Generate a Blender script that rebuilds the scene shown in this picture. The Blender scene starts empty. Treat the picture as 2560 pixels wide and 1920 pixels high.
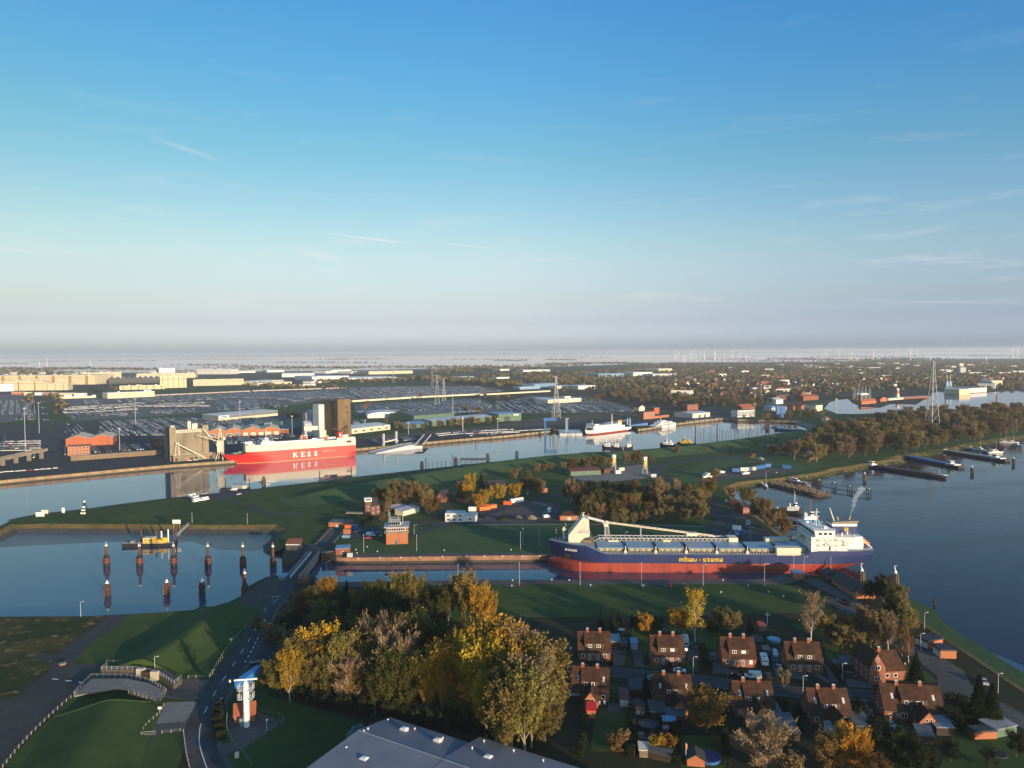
import bpy,math,random
import numpy as np
from mathutils import Vector,Matrix
from mathutils.geometry import tessellate_polygon

# ------------------------------------------------------------------ camera, sky, sun, exposure
SC=bpy.context.scene
COL=SC.collection
CAMZ,FPX,LZ=118.0,1836.0,4.0
PITCH,ROLL=math.radians(2.46),math.radians(0.38)
_f=Vector((0,math.cos(PITCH),-math.sin(PITCH)))
_r0=Vector((1,0,0));_u0=_r0.cross(_f)
_r=_r0*math.cos(ROLL)-_u0*math.sin(ROLL)
_u=_u0*math.cos(ROLL)+_r0*math.sin(ROLL)
cd=bpy.data.cameras.new('camera');cam=bpy.data.objects.new('camera',cd);COL.objects.link(cam)
cam.matrix_world=Matrix(((_r.x,_u.x,-_f.x,0),(_r.y,_u.y,-_f.y,0),(_r.z,_u.z,-_f.z,CAMZ),(0,0,0,1)))
cd.sensor_width=36;cd.lens=36*FPX/2560;cd.clip_start=1;cd.clip_end=120000
SC.camera=cam
SUN_EL,SUN_AZ=math.radians(7.6),math.radians(141.5)
w=bpy.data.worlds.new("World");SC.world=w;w.use_nodes=True
def _world():
 nt=w.node_tree;N=nt.nodes;L=nt.links
 bg=N['Background']
 sky=N.new('ShaderNodeTexSky');sky.sky_type='NISHITA';sky.sun_disc=False
 sky.sun_elevation=SUN_EL;sky.sun_rotation=SUN_AZ;sky.altitude=0
 sky.air_density=1.0;sky.dust_density=1.2;sky.ozone_density=2.5
 tc=N.new('ShaderNodeTexCoord');sep=N.new('ShaderNodeSeparateXYZ');L.new(tc.outputs['Generated'],sep.inputs[0])
 ramp=N.new('ShaderNodeValToRGB');L.new(sep.outputs['Z'],ramp.inputs[0])
 cr=ramp.color_ramp
 stops=[(0.0,(1.56,1.86,3.55)),(.02,(1.48,1.63,2.95)),(.041,(1.21,1.14,1.82)),(.068,(1.26,1.07,1.28)),(.118,(1.42,1.16,1.10)),(.147,(1.38,1.19,1.06)),(.249,(.93,1.16,1.06)),(.34,(.65,1.15,1.22)),(.42,(.54,1.10,1.35)),(1.0,(.46,1.05,1.4))]
 while len(cr.elements)<len(stops):cr.elements.new(.5)
 for e,(p,c)in zip(cr.elements,stops):e.position=p;e.color=(*c,1)
 mul=N.new('ShaderNodeMix');mul.data_type='RGBA';mul.blend_type='MULTIPLY';mul.inputs[0].default_value=1
 L.new(sky.outputs[0],mul.inputs[6]);L.new(ramp.outputs[0],mul.inputs[7])
 rx=N.new('ShaderNodeMapRange');rx.inputs[1].default_value=-1;rx.inputs[2].default_value=1;L.new(sep.outputs['X'],rx.inputs[0])
 rp=N.new('ShaderNodeValToRGB');L.new(rx.outputs[0],rp.inputs[0]);q=rp.color_ramp
 for i,(p,c)in enumerate(((.22,(.89,.89,.84)),(.5,(1.04,1.06,1.07)),(.78,(.86,1.0,1.18)))):
  e=q.elements[i]if i<2 else q.elements.new(p);e.position=p;e.color=(*c,1)
 mu2=N.new('ShaderNodeMix');mu2.data_type='RGBA';mu2.blend_type='MULTIPLY';mu2.inputs[0].default_value=1;L.new(mul.outputs[2],mu2.inputs[6]);L.new(rp.outputs[0],mu2.inputs[7]);mul=mu2
 # thin high cirrus: streaky noise on (azimuth, elevation)
 at=N.new('ShaderNodeMath');at.operation='ARCTAN2';L.new(sep.outputs['X'],at.inputs[0]);L.new(sep.outputs['Y'],at.inputs[1])
 cmb=N.new('ShaderNodeCombineXYZ');L.new(at.outputs[0],cmb.inputs[0]);L.new(sep.outputs['Z'],cmb.inputs[1])
 mp=N.new('ShaderNodeMapping');mp.inputs['Scale'].default_value=(5,42,1);mp.inputs['Rotation'].default_value=(0,0,-.10);L.new(cmb.outputs[0],mp.inputs[0])
 no=N.new('ShaderNodeTexNoise');no.inputs['Scale'].default_value=1.1;no.inputs['Detail'].default_value=7;no.inputs['Roughness'].default_value=.62;no.inputs['Distortion'].default_value=.5
 L.new(mp.outputs[0],no.inputs[0])
 r2=N.new('ShaderNodeMapRange');r2.inputs[1].default_value=.56;r2.inputs[2].default_value=.82;r2.inputs[4].default_value=.6;L.new(no.outputs[0],r2.inputs[0])
 band=N.new('ShaderNodeValToRGB');L.new(sep.outputs['Z'],band.inputs[0]);b=band.color_ramp
 for p,v in((.0,0),(.05,.6),(.11,1),(.2,.35),(.34,.12),(1,0)):
  e=b.elements.new(p)if p not in(0,1)else b.elements[0 if p==0 else-1]
  e.position=p;e.color=(v,v,v,1)
 m3=N.new('ShaderNodeMath');m3.operation='MULTIPLY';L.new(r2.outputs[0],m3.inputs[0]);L.new(band.outputs[0],m3.inputs[1])
 def streak(az0,el0,slope,half,wid,amt):
 # a condensation trail: a soft straight line on the sky
  def ma(op,a,bb):
   n=N.new('ShaderNodeMath');n.operation=op
   for i,q in enumerate((a,bb)):
    if hasattr(q,'links'):L.new(q,n.inputs[i])
    elif q is not None:n.inputs[i].default_value=q
   return n.outputs[0]
  da=ma('SUBTRACT',at.outputs[0],az0)
  dz=ma('SUBTRACT',ma('SUBTRACT',sep.outputs['Z'],el0),ma('MULTIPLY',da,slope))
  a1=ma('DIVIDE',da,half);a1=ma('SUBTRACT',1.0,ma('MULTIPLY',a1,a1));a1=ma('MAXIMUM',a1,0.0)
  q=ma('DIVIDE',dz,wid);q=ma('MULTIPLY',q,q);g=ma('POWER',2.71828,ma('MULTIPLY',q,-1.0))
  nz=ma('MULTIPLY_ADD',no.outputs[0],1.0)
  nz.node.inputs[2].default_value=.15
  return ma('MULTIPLY',ma('MULTIPLY',ma('MULTIPLY',a1,g),amt),nz)
 tot=m3.outputs[0]
 for s in((-.19,.1505,-.10,.062,.0010,.9),(-.055,.1425,-.10,.045,.0008,.7),(-.41,.245,-.24,.045,.0026,.3),(-.255,.128,-.2,.045,.004,.45),(.50,.137,.15,.05,.003,.16),(-.58,.118,-.02,.09,.0016,.4)):
  ad=N.new('ShaderNodeMath');ad.operation='ADD';ad.use_clamp=True
  L.new(tot,ad.inputs[0]);L.new(streak(*s),ad.inputs[1]);tot=ad.outputs[0]
 mix=N.new('ShaderNodeMix');mix.data_type='RGBA';L.new(tot,mix.inputs[0]);L.new(mul.outputs[2],mix.inputs[6]);mix.inputs[7].default_value=(4.4,4.3,4.4,1)
 L.new(mix.outputs[2],bg.inputs[0]);bg.inputs[1].default_value=0.10
_world()
sl=bpy.data.lights.new('sun','SUN');sun=bpy.data.objects.new('sun',sl);COL.objects.link(sun)
sl.energy=3.3;sl.angle=math.radians(.53);sl.color=(1.0,.76,.49)
_sd=Vector((math.sin(SUN_AZ)*math.cos(SUN_EL),math.cos(SUN_AZ)*math.cos(SUN_EL),math.sin(SUN_EL)))
sun.rotation_euler=_sd.to_track_quat('Z','Y').to_euler()
vs=SC.view_settings;vs.view_transform='Standard';vs.look='None';vs.exposure=1.0;vs.gamma=1;vs.use_curve_mapping=False
SC.cycles.max_bounces=6;SC.cycles.diffuse_bounces=2;SC.cycles.glossy_bounces=3;SC.cycles.transparent_max_bounces=8;SC.cycles.volume_bounces=4
SC.cycles.use_denoising=True
SC.render.engine='CYCLES'

# ------------------------------------------------------------------ helpers
RND=random.Random(11)
CROP={'A':(0,860,3.456),'B':(560,860,3.456),'C':(1120,860,3.456),'D':(1680,860,3.456),'E':(1920,860,3.456),
'F':(0,1200,3.456),'G':(600,1160,3.456),'H':(1200,1160,3.456),'I':(1720,1120,3.456),'J':(1320,1260,4.254),
'K':(0,1500,3.95),'L':(480,1500,3.95),'M':(960,1500,3.95),'N':(1400,1500,3.95),'O':(1900,1500,3.352),'S':(0,0,.86406),'X':(0,0,1.0)}
def spx(c,x,y):
 a=CROP[c];return a[0]+x/a[2],a[1]+y/a[2]
def ray(px,py):return _f+_r*((px-1280)/FPX)-_u*((py-960)/FPX)
def at(c,x,y,z=LZ):
 """ground point (at height z) that lies under a point of the survey photo"""
 d=ray(*spx(c,x,y));t=(z-CAMZ)/d.z
 return Vector((d.x*t,d.y*t,z))
def a2(c,x,y,z=LZ):p=at(c,x,y,z);return(p.x,p.y)
def zat(p,c,x,y):
 """height above datum of a point seen at row y that stands on plan point p"""
 d=ray(*spx(c,x,y));return CAMZ+d.z*(p[1]/d.y)
def zero(o):return o
def obj(name,data,parent=None,loc=None,rz=0.0):
 o=bpy.data.objects.new(name,data);COL.objects.link(o)
 if parent is not None:o.parent=parent
 if loc is not None:o.location=loc
 if rz:o.rotation_euler=(0,0,rz)
 return o
def tag(o,label=None,cat=None,group=None,kind=None):
 if label:o['label']=label
 if cat:o['category']=cat
 if group:o['group']=group
 if kind:o['kind']=kind
 return o
def thing(name,label,cat,loc=(0,0,0),rz=0.0,group=None):
 return tag(obj(name,None,None,loc,rz),label,cat,group)
def copy_tree(o,parent=None):
 c=o.copy();COL.objects.link(c)
 if parent is not None:c.parent=parent
 for ch in o.children:copy_tree(ch,c)
 return c
def dup(o,loc,rz=0.0,label=None,group=None,scale=None):
 c=copy_tree(o);c.location=loc;c.rotation_euler=(0,0,rz)
 if label:c['label']=label
 if group:c['group']=group
 if scale:c.scale=(scale,)*3 if not hasattr(scale,'__len__')else scale
 return c
class MB:
 def __init__(s):s.v=[];s.f=[];s.m=[]
 def add(s,vs,fs,mi=0):
  b=len(s.v);s.v+=[tuple(v)for v in vs]
  for f in fs:s.f.append(tuple(i+b for i in f));s.m.append(mi)
  return s
 def box(s,x0,y0,z0,x1,y1,z1,mi=0):
  return s.add([(x0,y0,z0),(x1,y0,z0),(x1,y1,z0),(x0,y1,z0),(x0,y0,z1),(x1,y0,z1),(x1,y1,z1),(x0,y1,z1)],
  [(0,3,2,1),(4,5,6,7),(0,1,5,4),(1,2,6,5),(2,3,7,6),(3,0,4,7)],mi)
 def cbox(s,cx,cy,z0,sx,sy,sz,mi=0,rz=0):
  if not rz:return s.box(cx-sx/2,cy-sy/2,z0,cx+sx/2,cy+sy/2,z0+sz,mi)
  c,n=math.cos(rz),math.sin(rz)
  q=[(cx+a*sx/2*c-b*sy/2*n,cy+a*sx/2*n+b*sy/2*c)for a,b in((-1,-1),(1,-1),(1,1),(-1,1))]
  return s.prism(q,z0,z0+sz,mi)
 def prism(s,poly,z0,z1,mi=0,mtop=None):
  n=len(poly);b=len(s.v)
  s.v+=[(p[0],p[1],z0)for p in poly]+[(p[0],p[1],z1)for p in poly]
  for i in range(n):
   j=(i+1)%n;s.f.append((b+i,b+j,b+n+j,b+n+i));s.m.append(mi)
  s.f.append(tuple(b+n+i for i in range(n)));s.m.append(mi if mtop is None else mtop)
  s.f.append(tuple(b+i for i in reversed(range(n))));s.m.append(mi)
  return s
 def extr(s,prof,y0,y1,mi=0):
  """profile in x,z extruded along y"""
  n=len(prof);b=len(s.v)
  s.v+=[(p[0],y0,p[1])for p in prof]+[(p[0],y1,p[1])for p in prof]
  for i in range(n):
   j=(i+1)%n;s.f.append((b+i,b+j,b+n+j,b+n+i));s.m.append(mi)
  s.f.append(tuple(b+i for i in range(n)));s.m.append(mi)
  s.f.append(tuple(b+n+i for i in reversed(range(n))));s.m.append(mi)
  return s
 def extrx(s,prof,x0,x1,mi=0):
  """profile in y,z extruded along x"""
  n=len(prof);b=len(s.v)
  s.v+=[(x0,p[0],p[1])for p in prof]+[(x1,p[0],p[1])for p in prof]
  for i in range(n):
   j=(i+1)%n;s.f.append((b+i,b+n+i,b+n+j,b+j));s.m.append(mi)
  s.f.append(tuple(b+i for i in reversed(range(n))));s.m.append(mi)
  s.f.append(tuple(b+n+i for i in range(n)));s.m.append(mi)
  return s
 def tube(s,a,b,r,n=6,r2=None,mi=0):
  a=Vector(a);b=Vector(b);d=b-a
  if d.length<1e-6:return s
  q=d.to_track_quat('Z','Y');r2=r if r2 is None else r2
  ring=[Vector((math.cos(2*math.pi*i/n),math.sin(2*math.pi*i/n),0))for i in range(n)]
  vs=[a+q@(p*r)for p in ring]+[b+q@(p*r2)for p in ring]
  return s.add(vs,[(i,(i+1)%n,n+(i+1)%n,n+i)for i in range(n)]+[tuple(reversed(range(n))),tuple(range(n,2*n))],mi)
 def path(s,pts,r,n=6,mi=0):
  for a,b in zip(pts,pts[1:]):s.tube(a,b,r,n,None,mi)
  return s
 def lathe(s,prof,n=12,c=(0,0),mi=0):
  b=len(s.v);k=len(prof)
  for r,z in prof:
   s.v+=[(c[0]+r*math.cos(2*math.pi*i/n),c[1]+r*math.sin(2*math.pi*i/n),z)for i in range(n)]
  for j in range(k-1):
   for i in range(n):
    i2=(i+1)%n;s.f.append((b+j*n+i,b+j*n+i2,b+(j+1)*n+i2,b+(j+1)*n+i));s.m.append(mi)
  s.f.append(tuple(b+(k-1)*n+i for i in range(n)));s.m.append(mi)
  s.f.append(tuple(b+i for i in reversed(range(n))));s.m.append(mi)
  return s
 def mesh(s,name,mats,smooth=False):
  me=bpy.data.meshes.new(name);me.from_pydata(s.v,[],s.f)
  for m in(mats if isinstance(mats,(list,tuple))else[mats]):me.materials.append(m)
  me.polygons.foreach_set('material_index',s.m)
  if smooth:me.polygons.foreach_set('use_smooth',[True]*len(s.f))
  me.update();return me
 def obj(s,name,mats,parent=None,loc=None,rz=0.0,smooth=False):
  return obj(name,s.mesh(name,mats,smooth),parent,loc,rz)
def npmesh(name,V,Q,mats,mi=None):
 """numpy mesh: V (n,3), Q (m,k)"""
 V=np.asarray(V,np.float32);Q=np.asarray(Q,np.int32)
 me=bpy.data.meshes.new(name);k=Q.shape[1]
 me.vertices.add(len(V));me.vertices.foreach_set('co',V.ravel())
 me.loops.add(Q.size);me.loops.foreach_set('vertex_index',Q.ravel())
 me.polygons.add(len(Q));me.polygons.foreach_set('loop_start',np.arange(0,Q.size,k,dtype=np.int32))
 for m in(mats if isinstance(mats,(list,tuple))else[mats]):me.materials.append(m)
 if mi is not None:me.polygons.foreach_set('material_index',np.asarray(mi,np.int32))
 me.update(calc_edges=True);me.validate();return me

 # ------------------------------------------------------------------ materials
def M(name,col,rough=.75,var=.18,scale=.6,metal=0.0,bump=0.0,spec=.4,col2=None,lo=.4,hi=.62,detail=5,rnd=0.0,world=False,stretch=None,emit=None):
 m=bpy.data.materials.new(name);m.use_nodes=True;nt=m.node_tree;N=nt.nodes;L=nt.links;b=N['Principled BSDF']
 b.inputs['Roughness'].default_value=rough;b.inputs['Metallic'].default_value=metal;b.inputs['Specular IOR Level'].default_value=spec
 if world:
  g=N.new('ShaderNodeNewGeometry');co=g.outputs['Position']
 else:
  g=N.new('ShaderNodeTexCoord');co=g.outputs['Object']
 if stretch:
  mp=N.new('ShaderNodeMapping');mp.inputs['Scale'].default_value=stretch;L.new(co,mp.inputs[0]);co=mp.outputs[0]
 no=N.new('ShaderNodeTexNoise');no.inputs['Scale'].default_value=scale;no.inputs['Detail'].default_value=detail;no.inputs['Roughness'].default_value=.62;L.new(co,no.inputs[0])
 mr=N.new('ShaderNodeMapRange');L.new(no.outputs[0],mr.inputs[0])
 mx=N.new('ShaderNodeMix');mx.data_type='RGBA'
 if col2 is None:
  mr.inputs[1].default_value=.25;mr.inputs[2].default_value=.75
  L.new(mr.outputs[0],mx.inputs[0]);mx.inputs[6].default_value=(*[c*(1-var)for c in col],1);mx.inputs[7].default_value=(*[min(1,c*(1+var))for c in col],1)
 else:
  mr.inputs[1].default_value=lo;mr.inputs[2].default_value=hi
  L.new(mr.outputs[0],mx.inputs[0]);mx.inputs[6].default_value=(*col,1);mx.inputs[7].default_value=(*col2,1)
 out=mx.outputs[2]
 if rnd:
  oi=N.new('ShaderNodeObjectInfo');hs=N.new('ShaderNodeHueSaturation')
  r1=N.new('ShaderNodeMapRange');r1.inputs[3].default_value=1-rnd;r1.inputs[4].default_value=1+rnd;L.new(oi.outputs['Random'],r1.inputs[0]);L.new(r1.outputs[0],hs.inputs['Value'])
  r3=N.new('ShaderNodeMapRange');r3.inputs[3].default_value=.5-rnd*.07;r3.inputs[4].default_value=.5+rnd*.07
  wn=N.new('ShaderNodeMath');wn.operation='FRACT';w2=N.new('ShaderNodeMath');w2.operation='MULTIPLY';w2.inputs[1].default_value=7.31
  L.new(oi.outputs['Random'],w2.inputs[0]);L.new(w2.outputs[0],wn.inputs[0]);L.new(wn.outputs[0],r3.inputs[0]);L.new(r3.outputs[0],hs.inputs['Hue'])
  L.new(out,hs.inputs['Color']);out=hs.outputs[0]
 L.new(out,b.inputs['Base Color'])
 if bump:
  bp=N.new('ShaderNodeBump');bp.inputs['Strength'].default_value=bump;bp.inputs['Distance'].default_value=.2;L.new(no.outputs[0],bp.inputs['Height']);L.new(bp.outputs[0],b.inputs['Normal'])
 if emit:b.inputs['Emission Color'].default_value=(*emit[0],1);b.inputs['Emission Strength'].default_value=emit[1]
 m.diffuse_color=(*col,1)
 return m
def wave_over(m,scale,amt,axis='X',bump=.3):
 """ribs of profiled sheet, tiles or planks: fine relief and tone on a material"""
 nt=m.node_tree;N=nt.nodes;L=nt.links;b=N['Principled BSDF']
 tc=N.new('ShaderNodeTexCoord');wv=N.new('ShaderNodeTexWave');wv.bands_direction=axis;wv.inputs['Scale'].default_value=scale;wv.inputs['Distortion'].default_value=0
 L.new(tc.outputs['Object'],wv.inputs[0])
 src=b.inputs['Base Color'].links[0].from_socket
 mr=N.new('ShaderNodeMapRange');mr.inputs[3].default_value=1-amt;mr.inputs[4].default_value=1+amt*.4;L.new(wv.outputs[1],mr.inputs[0])
 mx=N.new('ShaderNodeMix');mx.data_type='RGBA';mx.blend_type='MULTIPLY';mx.inputs[0].default_value=1;L.new(src,mx.inputs[6]);L.new(mr.outputs[0],mx.inputs[7]);L.new(mx.outputs[2],b.inputs['Base Color'])
 if bump:
  bp=N.new('ShaderNodeBump');bp.inputs['Strength'].default_value=bump;bp.inputs['Distance'].default_value=.06;L.new(wv.outputs[1],bp.inputs['Height']);L.new(bp.outputs[0],b.inputs['Normal'])
 return m
def brick_mat(name,c1,c2,mortar=(.3,.27,.24)):
 m=M(name,c1);nt=m.node_tree;N=nt.nodes;L=nt.links;b=N['Principled BSDF']
 no=[n for n in N if n.type=='TEX_NOISE'][0];no.inputs['Scale'].default_value=1.3;no.inputs['Detail'].default_value=8
 mx=[n for n in N if n.type=='MIX'][0];mx.inputs[6].default_value=(*c1,1);mx.inputs[7].default_value=(*c2,1)
 wv=N.new('ShaderNodeTexNoise');wv.inputs['Scale'].default_value=9;tc=N.new('ShaderNodeTexCoord');mp=N.new('ShaderNodeMapping');mp.inputs['Scale'].default_value=(1,1,4)
 L.new(tc.outputs['Object'],mp.inputs[0]);L.new(mp.outputs[0],wv.inputs[0])
 m2=N.new('ShaderNodeMix');m2.data_type='RGBA';mr=N.new('ShaderNodeMapRange');mr.inputs[1].default_value=.5;mr.inputs[2].default_value=.7;mr.inputs[4].default_value=.45;L.new(wv.outputs[0],mr.inputs[0])
 L.new(mr.outputs[0],m2.inputs[0]);L.new(mx.outputs[2],m2.inputs[6]);m2.inputs[7].default_value=(*[c*.5 for c in c1],1);L.new(m2.outputs[2],b.inputs['Base Color'])
 return m
def ground_mat(name,cols,scales,rough=.95,bump=.15):
 """world-space ground: base, broad patches, fine mottling and sparse dry tufts"""
 m=bpy.data.materials.new(name);m.use_nodes=True;nt=m.node_tree;N=nt.nodes;L=nt.links;b=N['Principled BSDF'];b.inputs['Roughness'].default_value=rough;b.inputs['Specular IOR Level'].default_value=.12
 g=N.new('ShaderNodeNewGeometry');cur=None;last=None
 for i,(c,s)in enumerate(zip(cols[1:],scales)):
  no=N.new('ShaderNodeTexNoise');no.inputs['Scale'].default_value=s[0];no.inputs['Detail'].default_value=6;no.inputs['Roughness'].default_value=.6
  mpn=N.new('ShaderNodeMapping');mpn.inputs['Location'].default_value=(37*i,11*i,0);L.new(g.outputs['Position'],mpn.inputs[0]);L.new(mpn.outputs[0],no.inputs[0])
  mr=N.new('ShaderNodeMapRange');mr.inputs[1].default_value=s[1];mr.inputs[2].default_value=s[2];mr.inputs[4].default_value=s[3]if len(s)>3 else 1;L.new(no.outputs[0],mr.inputs[0])
  mx=N.new('ShaderNodeMix');mx.data_type='RGBA';L.new(mr.outputs[0],mx.inputs[0])
  if cur is None:mx.inputs[6].default_value=(*cols[0],1)
  else:L.new(cur,mx.inputs[6])
  mx.inputs[7].default_value=(*c,1);cur=mx.outputs[2];last=no
 L.new(cur,b.inputs['Base Color'])
 if bump:
  bp=N.new('ShaderNodeBump');bp.inputs['Strength'].default_value=bump;bp.inputs['Distance'].default_value=.5;L.new(last.outputs[0],bp.inputs['Height']);L.new(bp.outputs[0],b.inputs['Normal'])
 return m
GRASS=ground_mat('grass',[(.050,.086,.023),(.074,.108,.028),(.034,.062,.018),(.105,.090,.034)],[(.02,.42,.62),(.12,.45,.7,.8),(.7,.60,.75,.5)])
MEADOW=ground_mat('meadow',[(.060,.108,.040),(.080,.130,.046),(.046,.085,.032)],[(.015,.4,.65),(.2,.45,.7,.7)])
ROUGHG=ground_mat('rough_grass',[(.042,.052,.016),(.14,.10,.036),(.030,.042,.014),(.33,.22,.085)],[(.05,.48,.64,.8),(.25,.4,.7,.7),(.22,.57,.70,.9)])
REED=ground_mat('reed_bank',[(.20,.145,.055),(.13,.10,.038),(.07,.075,.025)],[(.08,.4,.62),(.35,.5,.68,.7)])
MUD=M('mud',(.085,.070,.055),.35,.3,.06,world=True,spec=.6)
STONE=M('bank_stone',(.065,.058,.050),.9,.45,.5,world=True)
TOWNG=ground_mat('town_ground',[(.045,.045,.022),(.075,.062,.035),(.028,.032,.014),(.10,.085,.055)],[(.004,.42,.6),(.012,.45,.62),(.05,.55,.7,.6)])
FIELD=ground_mat('far_fields',[(.060,.062,.030),(.085,.075,.04),(.030,.034,.018)],[(.0009,.42,.58),(.003,.5,.62)],bump=0)
ASPH=ground_mat('asphalt',[(.060,.060,.063),(.088,.085,.083),(.034,.035,.038),(.10,.095,.09)],[(.07,.44,.62),(.35,.5,.66,.7),(1.3,.6,.7,.5)],rough=.85,bump=.03)
ASPH2=ground_mat('dark_asphalt',[(.060,.058,.056),(.082,.078,.072),(.044,.043,.043)],[(.03,.4,.65),(.3,.45,.7,.6)],rough=.85,bump=.03)
PORT=ground_mat('port_paving',[(.15,.145,.135),(.19,.18,.165),(.10,.098,.095)],[(.02,.42,.62),(.2,.48,.68,.7)],rough=.85,bump=.02)
CONC=ground_mat('concrete',[(.22,.20,.175),(.28,.25,.21),(.13,.12,.105)],[(.08,.4,.65),(.5,.5,.7,.6)],rough=.9,bump=.03)
PAVE=ground_mat('brick_paving',[(.12,.10,.09),(.155,.125,.11),(.085,.075,.07)],[(.1,.4,.65),(.8,.45,.7,.6)],rough=.9,bump=.03)
GRAVEL=ground_mat('gravel_yard',[(.10,.09,.08),(.14,.125,.11),(.06,.056,.05)],[(.05,.4,.65),(.4,.5,.7,.6)],rough=.95)
SOIL=ground_mat('garden_soil',[(.034,.038,.017),(.05,.042,.026),(.022,.028,.011)],[(.09,.45,.62),(.5,.5,.7,.6)],rough=.95)
WHITEP=M('white_paint',(.78,.77,.74),.55,.05)
def _water(name,base,rough,bump,scale,stretch,spec=.5):
 m=bpy.data.materials.new(name);m.use_nodes=True;nt=m.node_tree;N=nt.nodes;L=nt.links;b=N['Principled BSDF']
 b.inputs['Base Color'].default_value=(*base,1);b.inputs['Roughness'].default_value=rough;b.inputs['IOR'].default_value=1.333;b.inputs['Specular IOR Level'].default_value=spec
 g=N.new('ShaderNodeNewGeometry');mp=N.new('ShaderNodeMapping');mp.inputs['Scale'].default_value=stretch;L.new(g.outputs['Position'],mp.inputs[0])
 no=N.new('ShaderNodeTexNoise');no.inputs['Scale'].default_value=scale;no.inputs['Detail'].default_value=4;no.inputs['Roughness'].default_value=.55;L.new(mp.outputs[0],no.inputs[0])
 n2=N.new('ShaderNodeTexNoise');n2.inputs['Scale'].default_value=.006;n2.inputs['Detail'].default_value=3;L.new(g.outputs['Position'],n2.inputs[0])
 mr=N.new('ShaderNodeMapRange');mr.inputs[1].default_value=.35;mr.inputs[2].default_value=.65;mr.inputs[3].default_value=bump*.35;mr.inputs[4].default_value=bump;L.new(n2.outputs[0],mr.inputs[0])
 n3=N.new('ShaderNodeTexNoise');n3.inputs['Scale'].default_value=.011;n3.inputs['Detail'].default_value=5;m3=N.new('ShaderNodeMapping');m3.inputs['Scale'].default_value=(1,2.6,1);L.new(g.outputs['Position'],m3.inputs[0]);L.new(m3.outputs[0],n3.inputs[0])
 r3=N.new('ShaderNodeMapRange');r3.inputs[1].default_value=.42;r3.inputs[2].default_value=.62;r3.inputs[3].default_value=rough*.5;r3.inputs[4].default_value=rough*2.4;L.new(n3.outputs[0],r3.inputs[0]);L.new(r3.outputs[0],b.inputs['Roughness'])
 bp=N.new('ShaderNodeBump');bp.inputs['Distance'].default_value=1.0;L.new(mr.outputs[0],bp.inputs['Strength']);L.new(no.outputs[0],bp.inputs['Height']);L.new(bp.outputs[0],b.inputs['Normal'])
 return m
WATER=_water('harbour_water',(.056,.074,.122),.05,.012,.18,(1,.55,1),.85)
RIVER=_water('river_water',(.016,.021,.042),.08,.22,.16,(1,.5,1),.2)
def _vol(name,dens,col,aniso):
 m=bpy.data.materials.new(name);m.use_nodes=True;nt=m.node_tree;N=nt.nodes;L=nt.links
 N.remove(N['Principled BSDF']);v=N.new('ShaderNodeVolumePrincipled');v.inputs['Density'].default_value=dens;v.inputs['Color'].default_value=(*col,1);v.inputs['Anisotropy'].default_value=aniso
 L.new(v.outputs[0],N['Material Output'].inputs['Volume']);return m
BRICK=brick_mat('red_brick',(.30,.105,.055),(.21,.075,.042))
BRICKO=brick_mat('orange_brick',(.46,.17,.075),(.36,.13,.06))
BRICKD=brick_mat('dark_brick',(.17,.075,.05),(.11,.05,.035))
TILE=wave_over(M('roof_tile',(.098,.046,.027),.9,.35,.5,col2=(.052,.030,.021),spec=.15),.8,.3,'Z',.3)
TILER=wave_over(M('red_roof_tile',(.34,.105,.05),.85,.25,.5),1.6,.2,'Z',.2)
TILED=M('dark_roof_tile',(.035,.034,.036),.7,.3,.8)
GLASS=M('window_glass',(.016,.019,.023),.08,.1,spec=.7)
GLASSB=M('blue_glass',(.10,.16,.22),.1,.1,spec=.7)
CREAM=M('cream_paint',(.70,.62,.47),.6,.08,.3)
GREYM=M('grey_metal',(.26,.28,.30),.5,.15,.3,metal=.2)
LGREY=M('pale_grey_metal',(.50,.52,.54),.5,.12,.2)
DGREY=M('dark_grey',(.055,.057,.06),.7,.25,.6)
BLACK=M('black_paint',(.018,.018,.02),.6,.3,.8)
RUST=M('rusty_steel',(.15,.062,.034),.85,.4,.8,col2=(.07,.036,.026))
WOOD=M('weathered_timber',(.19,.145,.095),.9,.4,1.2)
WOODD=M('dark_timber',(.045,.034,.026),.9,.4,1.2)
RED=M('red_paint',(.64,.03,.028),.45,.1,.22,col2=(.50,.035,.034),lo=.48,hi=.72,detail=8,stretch=(1,1,.12))
REDB=M('red_boottop',(.37,.060,.036),.55,.22,.35,col2=(.23,.045,.034),lo=.46,hi=.68,detail=8,stretch=(1,1,.12))
BLUE=M('blue_paint',(.035,.13,.36),.5,.12,.3)
BLUEL=M('light_blue_sheet',(.16,.30,.44),.5,.12,.3)
NAVY=M('navy_hull',(.020,.036,.130),.42,.16,.35,col2=(.042,.044,.095),lo=.52,hi=.74,detail=8,stretch=(1,1,.1))
YEL=M('yellow_paint',(.72,.44,.03),.5,.1,.3)
ORANGE=M('orange_paint',(.72,.15,.03),.5,.1,.3)
GREEN=M('green_sheet',(.09,.16,.11),.6,.15,.2)
TEAL=M('teal_sheet',(.10,.18,.20),.6,.15,.2)
TYRE=M('tyre',(.016,.016,.016),.9,.1)
SHEETW=wave_over(M('white_sheet',(.66,.66,.64),.55,.07,.1),1.2,.08,'X',0)
SHEETC=M('cream_sheet',(.66,.57,.40),.6,.08,.05)
SHEETG=wave_over(M('grey_roof_sheet',(.24,.245,.27),.5,.18,.12,col2=(.19,.20,.225),detail=7),.5,.3,'X',.5)
FELT=M('flat_roof_felt',(.12,.12,.125),.9,.2,.15)
OLDCON=M('old_concrete',(.30,.255,.18),.95,.35,.12,col2=(.15,.13,.095),lo=.38,hi=.7,stretch=(1,1,.15),detail=8)
DARKCON=M('dark_concrete',(.075,.075,.075),.95,.25,.15,stretch=(1,1,.2))
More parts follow.
